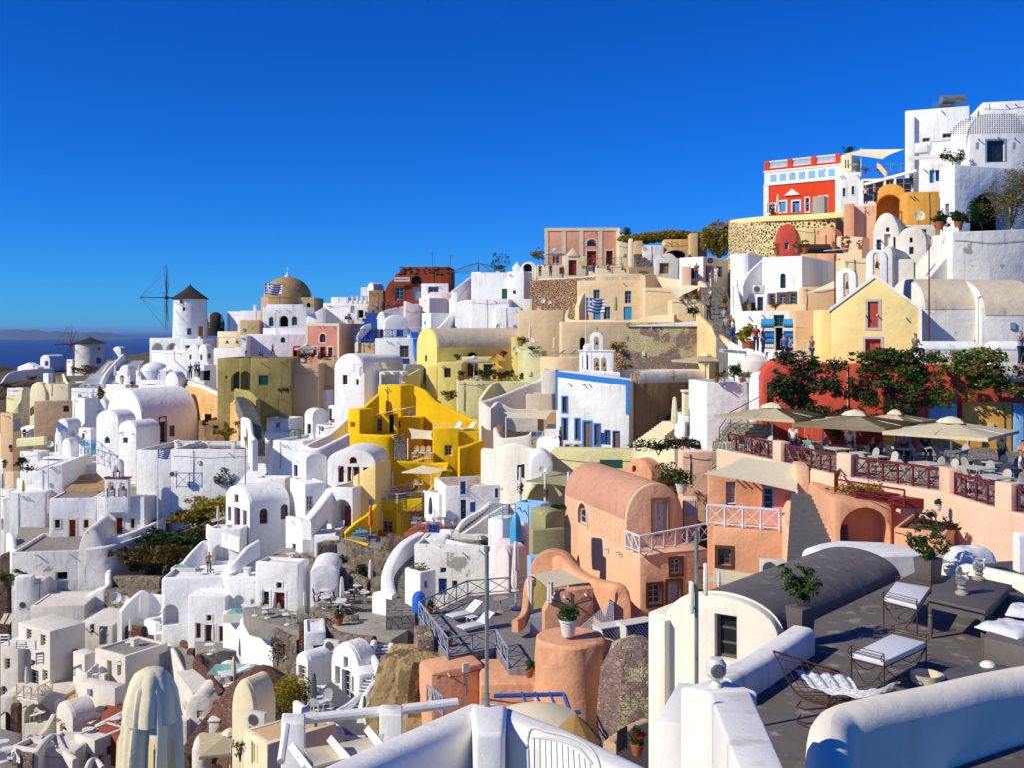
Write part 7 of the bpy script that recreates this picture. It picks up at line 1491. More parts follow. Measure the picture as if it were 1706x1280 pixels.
bush('creeping plants on the lime garden floor',P(500,760,65),1.6,.5,.35,'leafdark',500,.08)
H('pale blue house with tall blue tarpaulin',232,400,470,930,720,35,Y=63,m='skyblue',par=.2);bm=bmesh.new();lathe(bm,[(.34,-.8),(.36,.3),(.22,.9),(.08,1.15),(0,1.2)],12,wob=lambda k,j:1+.1*(k%2));o=obj('tarpaulin',bm,'sky');o.location=P(235,900,61);tag(o,'bright blue draped tarpaulin by the pale blue house','tarpaulin')
H('olive canvas covered hut beside the peach house',322,345,560,1070,890,75,Y=57,m='clothgreen',par=0,bev=.1);H('pale blue base wall under the olive canvas hut',310,335,560,1160,1072,75,Y=56,m='skyblue',par=0,bev=.02)
H('rolled olive canvas hump on the hut',330,430,560,895,800,60,Y=57.5,m='clothgreen',par=0,roof='vaultx',rise=.3,fd=.1)
railing('clear glass balustrade by the white curved stair',[P(60,815,66),P(150,830,64.5),P(232,820,65)],1.0,'sky',1.2,style='h',r=.02)
H('white cube terrace with the glass balustrade',50,150,235,1010,822,25,Y=64.5,par=.1)
H('pale pink vaulted hut with a tiny window',105,190,312,1260,1090,40,Y=59,m='pinkpale',roof='vault',rise=.7,par=0,op=[('>d:red_',155,1155,210,1265)][:0]);H('little pink domed hut above the pink vault',218,320,None,1035,965,5,Y=61,d=2,m='pinkpale',roof='vault',rise=.8,par=0,op=[('w:whitepaint',268,962,290,1005)])
Bk('red shuttered strip wall by the pink hut',100,215,985,1060,61.5,5,2,m='pinkpale',par=0,op=[('s:red_',138,1002,186,1045)])
parasol_closed('closed cream parasol beside the pink vaulted hut',P(235,1290,55),2.6,'clothwhite')
# ---- peach house
H('big peach vaulted house with a weathered barrel roof',555,965,1345,1400,825,72,Y=56,m='peach',roof='vaultx',rise=1.95,par=0,rm='roofpeach',fd=3,bev=.12,op=[('wa:paledoor+peachpale',648,712,706,852),('>d:paledoor+wood',1143,692,1238,928)])
zb=zof(1050,54.3)
H('peach lower storey carrying the white crossed balcony',640,1055,1530,1480,1055,72,Y=54.3,m='peach',par=0,fd=3,bev=.12,op=[('>w:paledoor+brown',1262,1082,1328,1180),('>w:paledoor+brown',1112,1250,1195,1380),('>d:paledoor+brown',1240,1228,1322,1399)])
railing('white crossed balcony rail on the peach house',[P(962,1010,55.8),P(1055,1050,54.2),P(1520,958,55.6)],.95,'railwhite',.75,r=.04)
H('second peach barrel vault behind with an arched gable',950,1135,1570,640,535,40,Y=66,m='orange',roof='vault',rise=1.0,par=0,rm='roofpeach',op=[('wa:paledoor',1005,462,1030,505)])
bush('bougainvillea bush with red flowers behind the peach vault',P(1290,640,60),1.5,1.0,1.2,'leaf',1500,.08,flower='flowerred');potplant('white bowl planter of the bougainvillea',P(1330,650,59),1.6,pot='potwhite')
H('peach storage box with grey doors beside the vault',1345,1440,None,800,680,5,Y=58,d=1,m='peachpale',par=0,op=[('s:paledoor',1352,692,1420,795,.05)])
Bk('pink peach planter wall with greenery',1335,1640,370,520,62,-4,1.2,m='peachpale',par=0)
for i,(x,y,r)in enumerate([(1180,375,2.2),(1340,350,1.6),(1560,370,2.0)]):bush(['dark green hedge before the closed cream parasol','green hedge with a red bloom','green hedge on the peach planter'][i],P(x,y,64),r,.5,.55,'leafdark',900,.09,flower='flowerred' if i==1 else None)
H('white house with a bright turquoise double door',1335,1500,None,400,140,2,Y=68,d=4,par=.15,rm='rooftan',op=[('d:sky+concrete',1368,190,1454,345)])
chimney('stout beige chimney over the turquoise door',P(1380,130,69),1.7,'ivory');parasol_closed('tall closed cream parasol left of the turquoise door',P(1285,290,66),2.7,'cloth')
stairs('beige steps rising to the chapel wall',P(1080,320,72),P(1280,170,78),1.6,12,'ivory');W('low beige wall before the beige steps',[(1060,280,360,70),(1120,290,370,68),(1220,275,370,67),(1300,290,380,66)],.4,'ivory',drop=2.5)
# ---- pool deck
rg('m')
zd=-15.0
def dk(x,y,z=zd):return on(z,x,y)
slabw('grey stone pool deck with loungers',[dk(205,400),dk(378,628),dk(660,572),dk(740,690),dk(1000,700),dk(1180,560),dk(960,330),dk(860,235),dk(495,262)],zd,.9,'grey',name='pool_deck')
H('orange garden wall supporting the pool deck',278,590,None,880,655,-22,Y=46.2,d=2,m='orange',par=0,fd=3,bev=.2,roof='shed',rise=-.2)
bm=bmesh.new();vs_=[(80,940),(90,760),(150,560),(190,430),(300,560),(280,660),(290,930),(200,1000)]
lathe(bm,[(3.0,-7),(2.6,-4.5),(2.35,-2.5),(2.0,-1.2),(1.6,-.3),(.6,-.05)],22,wob=lambda k,j:1+.16*math.sin(k*1.9+j)+.09*math.sin(k*5+j*3));o=obj('cliff',bm,'cliff',ang=15);o.location=P(215,560,49);tag(o,'craggy ochre rock face below the pool deck','rock')
H('rubble stone pier under the deck corner',200,300,None,800,520,-10,Y=48.5,d=2.5,m='rubble',par=0,fd=3,bev=.3)
railing('grey blue crossed railing around the pool deck',[dk(862,232),dk(495,262),dk(207,395),dk(378,624),dk(662,570),dk(735,690)],.85,'rail',1.25,r=.032)
z2=zd-1.4
railing('second grey blue railing on the lower landing',[on(z2,1000,755),on(z2,735,765),on(z2,490,850),on(z2,462,800)],.85,'rail',1.0,r=.03);railing('short grey blue rail down the orange wall steps',[P(255,900,44),P(350,980,42)],.8,'rail',.8,r=.03)
H('orange retaining step under the lower landing',570,1030,None,1150,778,-3,Y=44.3,d=3.5,m='orange',par=0,rm='roofpeach',fd=2,bev=.15)
for i,(x,y,r)in enumerate([(385,420,-.9),(450,490,-.9)]):lounger(['grey framed sun lounger at the back of the pool deck','grey framed sun lounger at the front of the pool deck'][i],dk(x,y),r,'cushion','greypaint',s=1.05)
table('low white side table between the sun loungers',dk(520,430),.7,'cushion',False,.5,.5,h=.4);table('round bistro table on the pool deck',dk(690,355),0,'concrete',w=.85);chair('wooden armchair beside the closed deck parasol',dk(815,335),-1,'wood','wood');parasol_closed('tall closed cream parasol on the pool deck',dk(778,335),2.9,'clothwhite')
for i,(x,y)in enumerate([(268,370),(860,745),(385,560)]):potplant(['green pot plant in the deck corner','bushy pot plant on the lower landing','red flowering pot plant behind the railing'][i],dk(x,y),.9,flower='flowerred' if i==2 else None)
H('orange rounded wall of the canopy nook',950,1242,None,520,215,-12,Y=50,d=.6,m='orange',roof='poly',Bw=lambda w,H1,fd:[(-w,-fd),(0,-fd),(0,H1)]+[(-w*.66,H1-.05),(-w*.9,H1-.55),(-w,H1-1.0)],bev=.2,fd=1)
H('peach arched rear wall behind the fabric canopy',865,1150,None,400,135,10,Y=54.5,d=.6,m='orange',roof='vault',rise=1.2,par=0,bev=.1,fd=1)
W('peach swooping buttress from the canopy to the peach house',[(985,5,100,55.5),(1070,30,140,54.5),(1170,120,200,53),(1290,170,240,52),(1400,200,300,51),(1412,300,380,50.7)],.8,'orange',drop=4)
sail('olive cream fabric canopy over the deck nook',[P(865,135,52),P(1060,98,54),P(1212,185,52),P(975,225,49.5)],'cloth',sag=.05);Bk('olive green wall of the shaded nook',880,1080,170,350,53.5,5,.3,m='olive',par=0)
for i,(x,y)in enumerate([(868,395),(985,300)]):e=thing('curtain',['yellowish gathered curtain at the deck canopy','short gathered curtain at the canopy corner'][i],'curtain',P(x,y,[51,49.6][i]));bm=bmesh.new();lathe(bm,[(.14,0),(.11,.9),(.16,(1.95,1.0)[i])],14,wob=lambda k,j:1+.3*(k%2));obj('folds',bm,'clothwhite',e)
W('peach curved foot of the canopy arch',[(775,405,430,49.5),(830,350,400,50.5),(850,180,380,51.5),(880,130,380,52.5)],.35,'orange',drop=.6)
bm=bmesh.new();bx(bm,-.55,.55,-1.6,0,0,.9);o=obj('cabinet',bm,'greypaint',ang=0);o.location=dk(925,440);tag(o,'long grey cabinet under the fabric canopy','cabinet')
e=thing('trellis','white diagonal trellis panel beside the orange wall','trellis',P(1160,450,48.5));bm=bmesh.new();q0=P(1160,450,48.5);q1=P(1365,510,47.5)-q0;t0=P(1355,285,47.6)-q0
for k in range(17):s_=k/16;tube(bm,[q1*s_,t0*s_],.012,4);tube(bm,[q1*s_,q1*s_+t0*(1-s_)],.012,4)
obj('lattice',bm,'railwhite',e)
for i,(x,y)in enumerate([(1350,560),(1490,540)]):
 e=thing('lattice_box',['white lattice cover box left by the peach house','white lattice cover box right by the peach house'][i],'cover',P(x,y,46.5),.5);bm=bmesh.new();bx(bm,-.85,.85,-.4,.4,.95,1.0);bx(bm,-.8,-.75,-.38,.38,0,.95);bx(bm,-.8,.8,-.37,-.34,0,.08);obj('casing',bm,'acwhite',e,0);bm=bmesh.new();bx(bm,-.78,.78,-.3,.3,0,.94);obj('interior',bm,'slate',e,0);bm=bmesh.new();[tube(bm,[(-.8+k*.16,-.38,0),(-.8+min(k+5,10)*.16,-.38,.9)],.02,4)for k in range(10)];[tube(bm,[(.8-k*.16,-.385,0),(.8-min(k+5,10)*.16,-.385,.9)],.02,4)for k in range(10)];obj('lattice',bm,'railwhite',e,0)
for i,(x,y,r,b_)in enumerate([(1105,500,1.55,9),(1235,540,1.1,9)]):bm=bmesh.new();lathe(bm,[(r*1.25,-b_),(r*1.15,-4.2),(r*1.03,-3.6),(r,-1),(r*.98,-.12),(r*.9,0)],30,wob=lambda k,j:1+.03*math.sin(k*1.3+j));o=obj('bastion',bm,'orange',ang=40);o.location=P(x,y,44+i*.8);tag(o,['stout round orange bastion carrying a white pot','slimmer round orange bastion joined behind the stout one'][i],'bastion')
e=thing('potted_plant','clipped green ball in a white pot on the orange bastion','potted plant',P(1090,498,43.6));bm=bmesh.new();lathe(bm,[(.26,0),(.36,.6),(.4,.62),(.4,.7),(.3,.68),(0,.6)],20);obj('pot',bm,'potwhite',e);bm=bmesh.new();leafcloud(bm,[(0,0,.95,.46,.46,.4)]*3,1500,.05,9,1);obj('foliage',bm,'leaf',e,0)
H('tall cream rounded wall right of the orange bastions',1322,1412,None,1050,615,-10,Y=43,d=2,m='sand',par=0,bev=.3);bm=bmesh.new();lathe(bm,[(1.6,-8),(1.45,-3),(1.3,-1.2),(.9,-.3),(.3,0)],18,wob=lambda k,j:1+.1*math.sin(k*2.1+j));o=obj('rock_outcrop',bm,'rubble',ang=30);o.location=P(1490,505,41.5);tag(o,'rough olive rock column beside the cream wall','rock')
e=thing('pergola','bright blue timber pergola below the orange step','pergola',P(660,850,41));o0=e.location.copy()
for a,b_ in(((650,855),(1065,845)),((1065,845),(1105,960)),((1030,965),(1165,950)),((1105,960),(1100,1040))):bm=bmesh.new();tube(bm,[P(*a,41)-o0,P(*b_,41-(b_[1]-a[1])*.008)-o0],.09,4);obj('beam',bm,'blue',e,0)
for x in(815,895,980):bm=bmesh.new();tube(bm,[P(x,835,41.2)-o0,P(x+45,935,39.8)-o0],.06,4);obj('rafter',bm,'blue',e,0)
bm=bmesh.new();lathe(bm,[(1.55,0),(1.5,.06),(.8,.32),(0,.5)],20);o=obj('parasol',bm,'cloth',ang=15);o.location=P(905,985,38);tag(o,'round beige parasol under the blue pergola','parasol');bm=bmesh.new();tube(bm,[(0,0,-2.3),(0,0,.4)],.04,6);obj('pole',bm,'whitepaint',o)
bm=bmesh.new();lathe(bm,[(.95,-.2),(.9,0),(.45,.5),(.12,.8),(0,.85)],18,wob=lambda k,j:1+.05*(k%2));o=obj('parasol',bm,'straw',ang=10);o.location=P(1130,1110,36);tag(o,'small straw thatched parasol at the blue pergola','parasol');bm=bmesh.new();tube(bm,[(0,0,-2.2),(0,0,.7)],.05,6);obj('pole',bm,'wood',o)
# ---- right wing of the peach house
rg('j')
H('peach side wing with a dark small window and an air conditioner',25,400,None,1080,800,14,Y=46.55,d=7,m='orange',par=0,rm='paving',bev=.12,op=[('w:slate+brown',52,892,122,982)])
zf=zof(797,46.55);railing('white crossed rail along the peach side wing',[on(zf,-4,765),on(zf,385,797)],.95,'railwhite',.75,r=.04)
Bk('terracotta shaded rear wall under the ribbed awning',0,480,480,800,49.4,5,.5,m='orange',par=0,op=[('d:greypaint',95,530,148,660)])
H('salmon block with a blue framed window under the awning',290,478,None,800,575,14,Y=47.78,d=1.5,m='pink',par=0,op=[('w:sky',296,562,352,682,.08)])
sail('ribbed cream awning over the peach terrace',[P(-30,490,47.31),P(190,398,49.78),P(540,442,49.02),P(480,588,46.83)],'cloth',sag=.02,posts=[(3,.6)]);table('round glass table on the peach terrace',on(zf,130,720),w=.9)
for i,x in enumerate((100,195)):chair(['round wire chair left on the peach terrace','round wire chair right on the peach terrace'][i],on(zf,x,722),1.4-i*3,'cloth','cloth')
H('tall peach side wall with a rounded shoulder beside the alley',478,545,None,900,450,10,Y=47.50,d=2,m='peach',par=0,bev=.3)
W('wavy peach parapet curling down beside the alley',[(455,610,700,47.78),(425,690,760,46.74),(440,770,820,45.88),(490,850,900,45.03),(500,950,980,44.27),(400,1030,1080,43.23)],.45,'peach',drop=3.5)
ac_unit('white air conditioner on the peach side wing',P(345,1052,44.65),-.15,1.25);sail('low cream awning below the air conditioner',[P(-20,1070,43.70),P(40,1000,46.07),P(290,1035,45.60),P(235,1110,43.23)],'cloth',sag=.02);parasol_closed('small closed parasol below the low cream awning',P(58,1150,41.80),1.0)
stairs('dark shaded alley steps between the peach houses',P(590,1030,40.5),P(598,600,46.5),2.4,16,'slate',drop=4)  # dark slate tone puts the alley walls' shade into the step colour
# ---- restaurant terrace
zr=-6.6;T=lambda x,y:on(zr,x,y)
slabw('restaurant terrace floor with many tables',[T(60,345),T(370,415),T(712,492),T(1280,578),T(1620,690),T(1900,740),T(1900,400),T(1500,345),T(300,318)],zr,1.0,'cobble',name='restaurant_floor')
W('peach retaining wall along the restaurant terrace',[(60,352,400,55.8),(370,416,450,50.7),(712,496,520,45.6),(1280,585,620,41),(1560,672,700,37.4),(1640,690,720,36.9),(1900,735,780,35.4)],.35,'peachpale',drop=4.5,n=1)
RP=[(110,354),(370,412),(415,424),(712,490),(790,502),(1278,578),(1333,600),(1572,672),(1665,690),(1900,735)]
for i in range(0,10,2):railing('dark red crossed railing, %s'%['section at the stone steps','section by the seated woman','long middle section','section before the small square table','section at the right edge'][i//2],[T(*RP[i]),T(*RP[i+1])],.85,'railred',.75,r=.035)
for i in(1,3,5,7):a,b_=T(*RP[i]),T(*RP[i+1]);bm=bmesh.new();L=(b_-a).length;bx(bm,0,L,-.25,.25,-.6,1.0);bevel_sharp(bm,.05);o=obj('pier',bm,'peachpale');o.location=a;o.rotation_euler=(0,0,math.atan2(b_.y-a.y,b_.x-a.x));tag(o,['narrow peach pier near the waiter','broad peach pier in the middle of the railing','slim peach pier right of the long railing','wide peach pier at the right of the terrace'][i//2],'pier')
for i,(x,y)in enumerate([(345,355),(792,418),(1312,478)]):parasol_square(['large cream square parasol at the left of the restaurant','large cream square parasol in the middle of the restaurant','large cream square parasol at the right of the restaurant'][i],T(x,y),4.6,1.9,rad(45)+[.1,.1,.06][i],'cloth',rise=.45)
for i,(x,y)in enumerate([(620,345),(1010,352)]):parasol_square(['rear cream parasol behind the left one','rear cream parasol behind the middle one','rear cream parasol at the right edge'][i],T(x,y),3.2,1.6,.7,'cloth',rise=.35)
bz=[(255,372,0),(400,392,0),(290,345,0),(690,428,1),(820,455,0),(920,478,0),(850,420,0),(1185,520,1),(1450,545,1),(1530,508,1),(1540,600,1),(1060,430,0),(1180,425,0),(1310,432,0),(560,385,0),(960,410,0)]
nm=['nearest the stone steps','beside the narrow pier','under the left parasol','behind the seated woman','left of the middle pole','behind the long railing','behind the middle pole','at the middle of the long railing','right of the right pole','in the right back corner','by the right railing section','in the middle back row','in the back row right of centre','behind the right pole','in the back row at the left','in the back row by the pole']
for i,(x,y,s_)in enumerate(bz):
 table('grey cafe table '+nm[i],T(x,y),.35,'cloudy',False,1.0 if s_ else .7,1.3 if s_ else .7)
 for j in range(4 if s_ else 2):a=[0,3.14,0,3.14][j]+.35;d_=Vector((math.cos(a),math.sin(a),0))*(.85 if s_ else .65)+(Vector((-math.sin(.35),math.cos(.35),0))*(.4 if j>1 else-.4)if s_ else Vector());chair('%s woven chair of the table %s'%(['left','right','far left','far right'][j]if s_ else['right','left'][j],nm[i]),T(x,y)+d_,a-1.57,'cloudy','cushion','woven chairs of the restaurant terrace')
for i,(x,y,k,c,r)in enumerate([(460,400,'stand','clothwhite',2.5),(540,420,'sit','tealcloth',-1),(762,420,'stand','clothwhite',.4),(890,425,'sit','black',2),(1015,425,'sit','slate',1),(1060,425,'sit','brown',2),(1585,470,'stand','limepale',.3),(1690,590,'stand','clothwhite',1),(1700,520,'stand','pink',2),(1170,410,'sit','black',0)]):
 person(['waiter in white leaning over a table near the narrow pier','woman with bare shoulders seated by the red railing','waiter in white beside the middle parasol pole','diner in black behind the middle tables','diner in grey in the back row','diner in brown in the back row','man in a lime shirt in the doorway at the right','person in a striped white shirt with a black bag','person in a pink patterned top at the right edge','diner in black under the right parasol'][i],T(x,y),r,k,c,'navy')
stairs('pale stone steps left of the restaurant',P(150,335,55.5),P(240,215,59),2.6,6,'cobble',drop=2);railing('dark handrail of the pale stone steps',[P(60,330,56),P(120,240,58),P(285,150,61)],.9,'slate',1.6,style='h',r=.02)
for i,(x,w_,cs)in enumerate([(760,6.5,'flowerpink'),(1240,5.5,'flowerred'),(1700,6,'flowerpink')]):
 rn=random.Random(i+3);bl=[]
 for q in range(84 if i==0 else 50):u=rn.uniform(-.5,.5)*w_*1.25;dz=-rn.random()*(4.9 if i==0 else 2.9)*(1.1-abs(u)/w_);bl.append((u,rn.uniform(-.3,.3),2.0+dz,rn.uniform(.4,.9),.4,rn.uniform(.3,.6)))
 bush(['dense bougainvillea cascading over the red wall at the left','sprawling vine with red blooms in the middle of the red wall','vine with pink blooms at the right end of the red wall'][i],P(x,30,56.8),3,1,1,['leaf','leafgreen','leafgreen'][i],19000 if i==0 else 12000,.1,flower=cs,name='climbing_vine',cat='vine',blobs=bl)
H('orange house with a wide arched niche below the red planters',678,1000,None,1010,655,4,Y=42,d=5,m='orange',par=0,bev=.25,op=[('la',712,668,985,905,1.5)],roof='shed',rise=.25)
zg=zof(806,38)
H('orange block carrying the flower bed',1003,1285,1612,1040,806,32,Y=38,m='orange',par=.18,pw=.12,rm='stonedark',bev=.06)
for i,(x,y,f)in enumerate([(1180,745,'flowerpink'),(1290,770,'flowerpink'),(1340,720,'flowerred'),(1430,745,'flowerpink'),(1250,700,'flowerred')]):bush(['pink flowering clump left in the flower bed','magenta flowering clump at the front of the flower bed','red flowering clump behind','magenta clump at the right of the flower bed','red clump at the back of the flower bed'][i],on(zg-.1,x,y+30),.7,.45,.28,'leafdark',500,.05,flower=f,stem=False)
railing('sloping dark red rail over the arched niche',[P(685,605,44),P(1060,672,40.5)],.7,'railred',3,style='h');railing('short red fence behind the yellow flowers',[P(685,600,44),P(720,560,47)],.9,'railred',.8)
for i,(x,y)in enumerate([(1105,668),(900,640)]):bm=bmesh.new();bx(bm,-.9,.9,-.35,.35,0,.4);o=obj('planter',bm,'railred',ang=0);o.location=P(x,y,42+i);tag(o,['dark red planter box on the orange house roof','long dark red planter box with yellow flowers'][i],'planter')
bush('yellow flowering hedge in the long red planter',P(900,615,43.5),2.2,.4,.45,'leafyellow',1500,.06);potplant('white pot on the flower bed corner',P(1242,690,40),.6,pot='potwhite')
# == bottom centre
rg('l')
W('grey stone parapet in front of the stone dining terrace',[(485,125,250,68.5),(560,150,260,66.5),(680,185,280,65),(785,175,280,65)],.5,'stonegrey',drop=3.5,n=2)
slabw('pale paved landing below the stone dining terrace',[P(600,245,64),P(720,300,62),P(1000,330,61),P(1110,290,63),P(1090,190,67),P(780,190,67)],zof(280,63),1.0,'concrete',name='landing')
W('curved stone wall under the paved landing',[(568,235,330,64),(640,285,380,62.5),(760,310,400,61.3),(885,320,410,60.6)],.6,'stonegrey',drop=4.5,n=3)
potplant('large terracotta pot with a red plant on the landing',P(652,250,64),1.3,'leafdry');bush('green and red shrubs at the curved stone wall',P(520,290,65),1.0,.6,.6,'leaf',700,.07,flower='flowerred')
H('white cube with a red window and a brick side',425,568,None,470,290,-12,Y=62,d=3,par=.15,fd=6,op=[('w:red_',484,380,550,440)])
Bk('narrow red brick flank of the white cube',390,425,282,470,62.6,-12,2,m='stonered',par=0);ac_unit('air conditioner beside the white cube',P(612,430,60.5),-.3,1.15)
slabw('brown yard with round tables below the red double door',[on(-19.9,60,200),on(-19.9,440,300),on(-19.9,500,190),on(-19.9,200,120),on(-19.9,20,130)],-19.9,1.2,'paving')
for i,(x,y)in enumerate([(98,185),(312,245),(660,165),(180,200)]):table(['round table left in the brown yard','round table right in the brown yard','round table on the stone parapet corner','second round table in the brown yard'][i],on(-19.9,x,y)if i!=2 else P(x,y,67))
for i,(x,y)in enumerate([(165,205),(280,190),(350,245),(380,215)]):chair(['cream chair by the red double door','white armchair left in the brown yard','cream folding chair right in the brown yard','cream folding chair by the right parasol'][i],on(-19.9,x,y),i*1.3,'cloth','clothwhite')
W('brick stepped wall at the edge of the brown yard',[(235,265,330,65.5),(300,300,400,64),(390,340,460,63)],.4,'stonegrey',drop=2.5,n=1)
bush('bougainvillea with pink flowers by the white garden wall',P(250,500,62),.8,.4,1.1,'leafdark',600,.06,flower='flowerpink')
bm=bmesh.new();lathe(bm,[(3.3,-3),(2.6,-.5),(1.6,.9),(.5,1.7),(0,1.8)],20,wob=lambda k,j:1+.12*math.sin(k*2.3+j));o=obj('rubble_mound',bm,'stonefine',ang=30);o.location=P(140,720,60);tag(o,'mound of reddish rubble behind the golden shrub','rubble')
bush('large golden green shrub at the bottom centre left',P(310,810,56),1.5,1.2,1.25,'leafyellow',6500,.06,stem=False)
H('small white vaulted room with a tall dim window',368,448,620,650,505,42,Y=59,roof='vault',rise=.5,par=0,op=[('w:cloth',385,515,435,610)])
H('white vaulted house with pale blue doors on its gable',600,785,905,760,560,40,Y=57,roof='vault',rise=1.35,par=0,op=[('w:paledoor',684,458,713,530),('g:paledoor',672,545,730,735),('g:paledoor',628,520,660,640),('w:shutter',738,590,762,692)])
H('white parapet block right of the vaulted house',785,915,None,720,560,-20,Y=56,d=1.5,par=0,op=[('o',818,610,838,626,.1)]);Bk('low white wall with louvred panels by the terrace table',470,655,655,760,57,-8,.4,par=0,op=[('s:paledoor',550,668,632,735,.05)])
stairs('dark treaded white edged stair curling down at the centre',P(960,650,54),P(940,370,60.5),1.5,13,'slate',mid=[P(985,520,57)],rise_m='white');stairs('lower flight of the curling stair',P(740,880,50.5),P(905,600,55.5),1.1,13,'slate',rise_m='white')
stairs('bottom flight of the curling stair at the terrace',P(700,980,48),P(740,870,50.5),1.8,4,'slate',rise_m='white')
W('white rounded parapet left of the curling stair',[(885,345,400,60),(870,420,500,58.5),(915,520,620,56.5),(880,620,700,55)],.35,drop=2.5);W('white parapet right of the curling stair',[(1000,365,420,60),(1005,480,560,57.5),(1020,600,680,55)],.35,drop=3)
W('white low wall of the lower flight',[(800,690,740,53.5),(720,760,800,51.8),(650,800,860,50.5)],.3,drop=2);W('white shell like curved wall beside the lower flight',[(795,830,900,50),(830,700,880,51.5),(925,595,800,54),(1025,665,830,53.5)],.35,drop=3.5)
H('beige white low vault at the foot of the shell wall',815,925,1045,960,860,15,Y=49.5,roof='vault',rise=.7,par=0,m='offwhite');dish('large white dish by the ochre rock',P(1060,530,55),.5,.95)
slabw('slate terrace with the dining table set',[P(430,790,53),P(640,880,50.5),P(790,960,48),P(800,760,53),P(600,690,57)],zof(820,52.3),3,'slate');W('white rounded wall of the slate terrace',[(370,745,820,54.5),(450,800,860,52.5),(560,870,940,50),(640,910,980,48.5),(668,960,1000,47.5)],.35,drop=3.5)
table('pale rectangular dining table on the slate terrace',P(545,835,52),.4,'cushion',False,.8,1.3)
for i,(x,y)in enumerate([(575,800),(590,850),(500,835),(530,860)]):chair(['white chair behind the pale dining table','white chair right of the pale dining table','white chair left of the pale dining table','white chair in front of the pale dining table'][i],P(x,y,51.6),i*1.5,'whitepaint','cushion')
parasol_closed('dark closed parasol on the slate terrace',P(488,830,52),2.0,'clothdark');parasol_closed('dark folded parasol by the shell wall',P(822,880,50),1.2,'clothdark');parasol_closed('dark folded parasol behind the sand roof',P(500,1010,46),1.0,'clothdark')
for i,x in enumerate((430,525)):potplant(['round green plant in the terrace corner','small green pot on the dining table wall'][i],P(x,775,54),.7)
H('sand house with a flat tan roof and one shuttered window',20,178,640,1300,1035,48,Y=44,m='ivory',par=.06,rm='sand',op=[('s:cloth',75,1030,122,1178)]);ac_unit('air conditioner box on the sand house roof',P(115,925,47),-.3,1.1)
H('yellowed ivory chapel with a rounded roof at the sand house',-60,90,None,1250,850,30,Y=50,d=1.6,m='ivory',roof='vault',rise=1.6,par=0,bev=.15);bush('pink flowers at the lower left corner of the sand house',P(0,1120,42),.35,.3,.5,'leaf',200,.05,flower='flowerpink')
rg('p')
# == foreground roof terrace and parapets
def FB(label,pts,z1,th,m,name='parapet',cat='parapet',bev=.04):
 bm=bmesh.new();slab(bm,[(p[0],p[1])for p in pts],z1-th,z1);bevel_sharp(bm,bev,3);o=obj(name,bm,m,None,30);tag(o,label,cat);return o
za=-3.15
G=lambda x,y,z=za:on(z,x,y)
W('long white parapet slanting down to the lower left',[(520,1300,0,7.0),(660,1238,0,7.9),(800,1176,0,8.7)],.34,'whitenear',drop=4,n=1);W('long white parapet slanting down to the lower right',[(812,1176,0,8.7),(930,1222,0,8.05),(1090,1300,0,7.15)],.34,'whitenear',drop=4,n=1)
FB('white corner pillar under the steel pole',[G(790,1225),G(840,1225),G(845,1176),G(785,1176)],za+.012,4,'whitenear','pillar','pillar')
e=thing('pole','slim galvanised steel pole on the white corner','pole',G(811,1180));bm=bmesh.new();tube(bm,[(0,0,0),(0,0,(1180-918)/F*8.65)],.017,10);obj('shaft',bm,'galv',e);bm=bmesh.new();tube(bm,[(0,0,0),(0,0,.12)],.024,10);tube(bm,[(0,0,1.3),(0,0,1.34)],.024,10);obj('collar',bm,'galv',e)
for i,(x0,x1,y)in enumerate([(468,508,1192),(632,670,1178)]):FB(['left square white post of the tube railing','right square white post of the tube railing'][i],[G(x0,y+13,-4.5),G(x1,y+14,-4.5),G(x1+1,y-3,-4.5),G(x0+2,y-4,-4.5)],-4.5,4,'whitenear','post','post',.02)
for i,(a,b_)in enumerate([((508,1199),(634,1186)),((670,1183),(762,1172))]):bm=bmesh.new();q=G(*a,-4.6);tube(bm,[Vector(),G(*b_,-4.6)-q],.06,10);o=obj('handrail',bm,'whitenear');o.location=q;tag(o,['thick white tube rail between the two posts','thick white tube rail right of the posts'][i],'railing')
bm=bmesh.new();q=P(477,1210,11);tube(bm,[Vector(),P(468,1270,10.5)-q],.04,8);o=obj('handrail',bm,'whitenear');o.location=q;tag(o,'short white tube running down from the left post','railing')
sail('beige canvas panels over the white pergola',[P(500,1288,9),P(505,1252,10.4),P(640,1226,11.5),P(650,1252,10)],'cloth',sag=.12)
for i,(a,b_)in enumerate([((488,1246),(520,1290)),((552,1234),(600,1290)),((614,1218),(650,1262))]):bm=bmesh.new();q=P(*a,10.6);tube(bm,[Vector(),P(*b_,9.0)-q],.05,4);o=obj('beam',bm,'whitenear',ang=0);o.location=q;tag(o,['left white pergola beam','middle white pergola beam','right white pergola beam'][i]+' over the canvas','beam')
e=thing('folded_parasol','large folded canvas parasol in the near lower left','parasol',P(252,1460,8.0));K=8.0/F;hh=345*K
def tri(u):return 4*abs(u%1-.5)-1
def pleat(prof,name,mt,ph=0,am=.17):
 bm=bmesh.new();n=154;R=[]
 for j,(r,y)in enumerate(prof):
  f=j/(len(prof)-1);R.append([bm.verts.new((r*K*(1+am*min(1,f*2)*(tri(k/n*7+ph+f*.15)+.6*tri(k/n*11+f*.3)))*math.cos(k/n*2*math.pi)+.004*math.sin(j*2.),r*K*(1+am*min(1,f*2)*tri(k/n*7+ph+f*.15))*math.sin(k/n*2*math.pi),hh-(y-1112)*K))for k in range(n)])
 for a,b_ in zip(R,R[1:]):
  for k in range(n):bm.faces.new((a[k],a[(k+1)%n],b_[(k+1)%n],b_[k]))
 bm.faces.new(R[0]);obj(name,bm,mt,e,35)
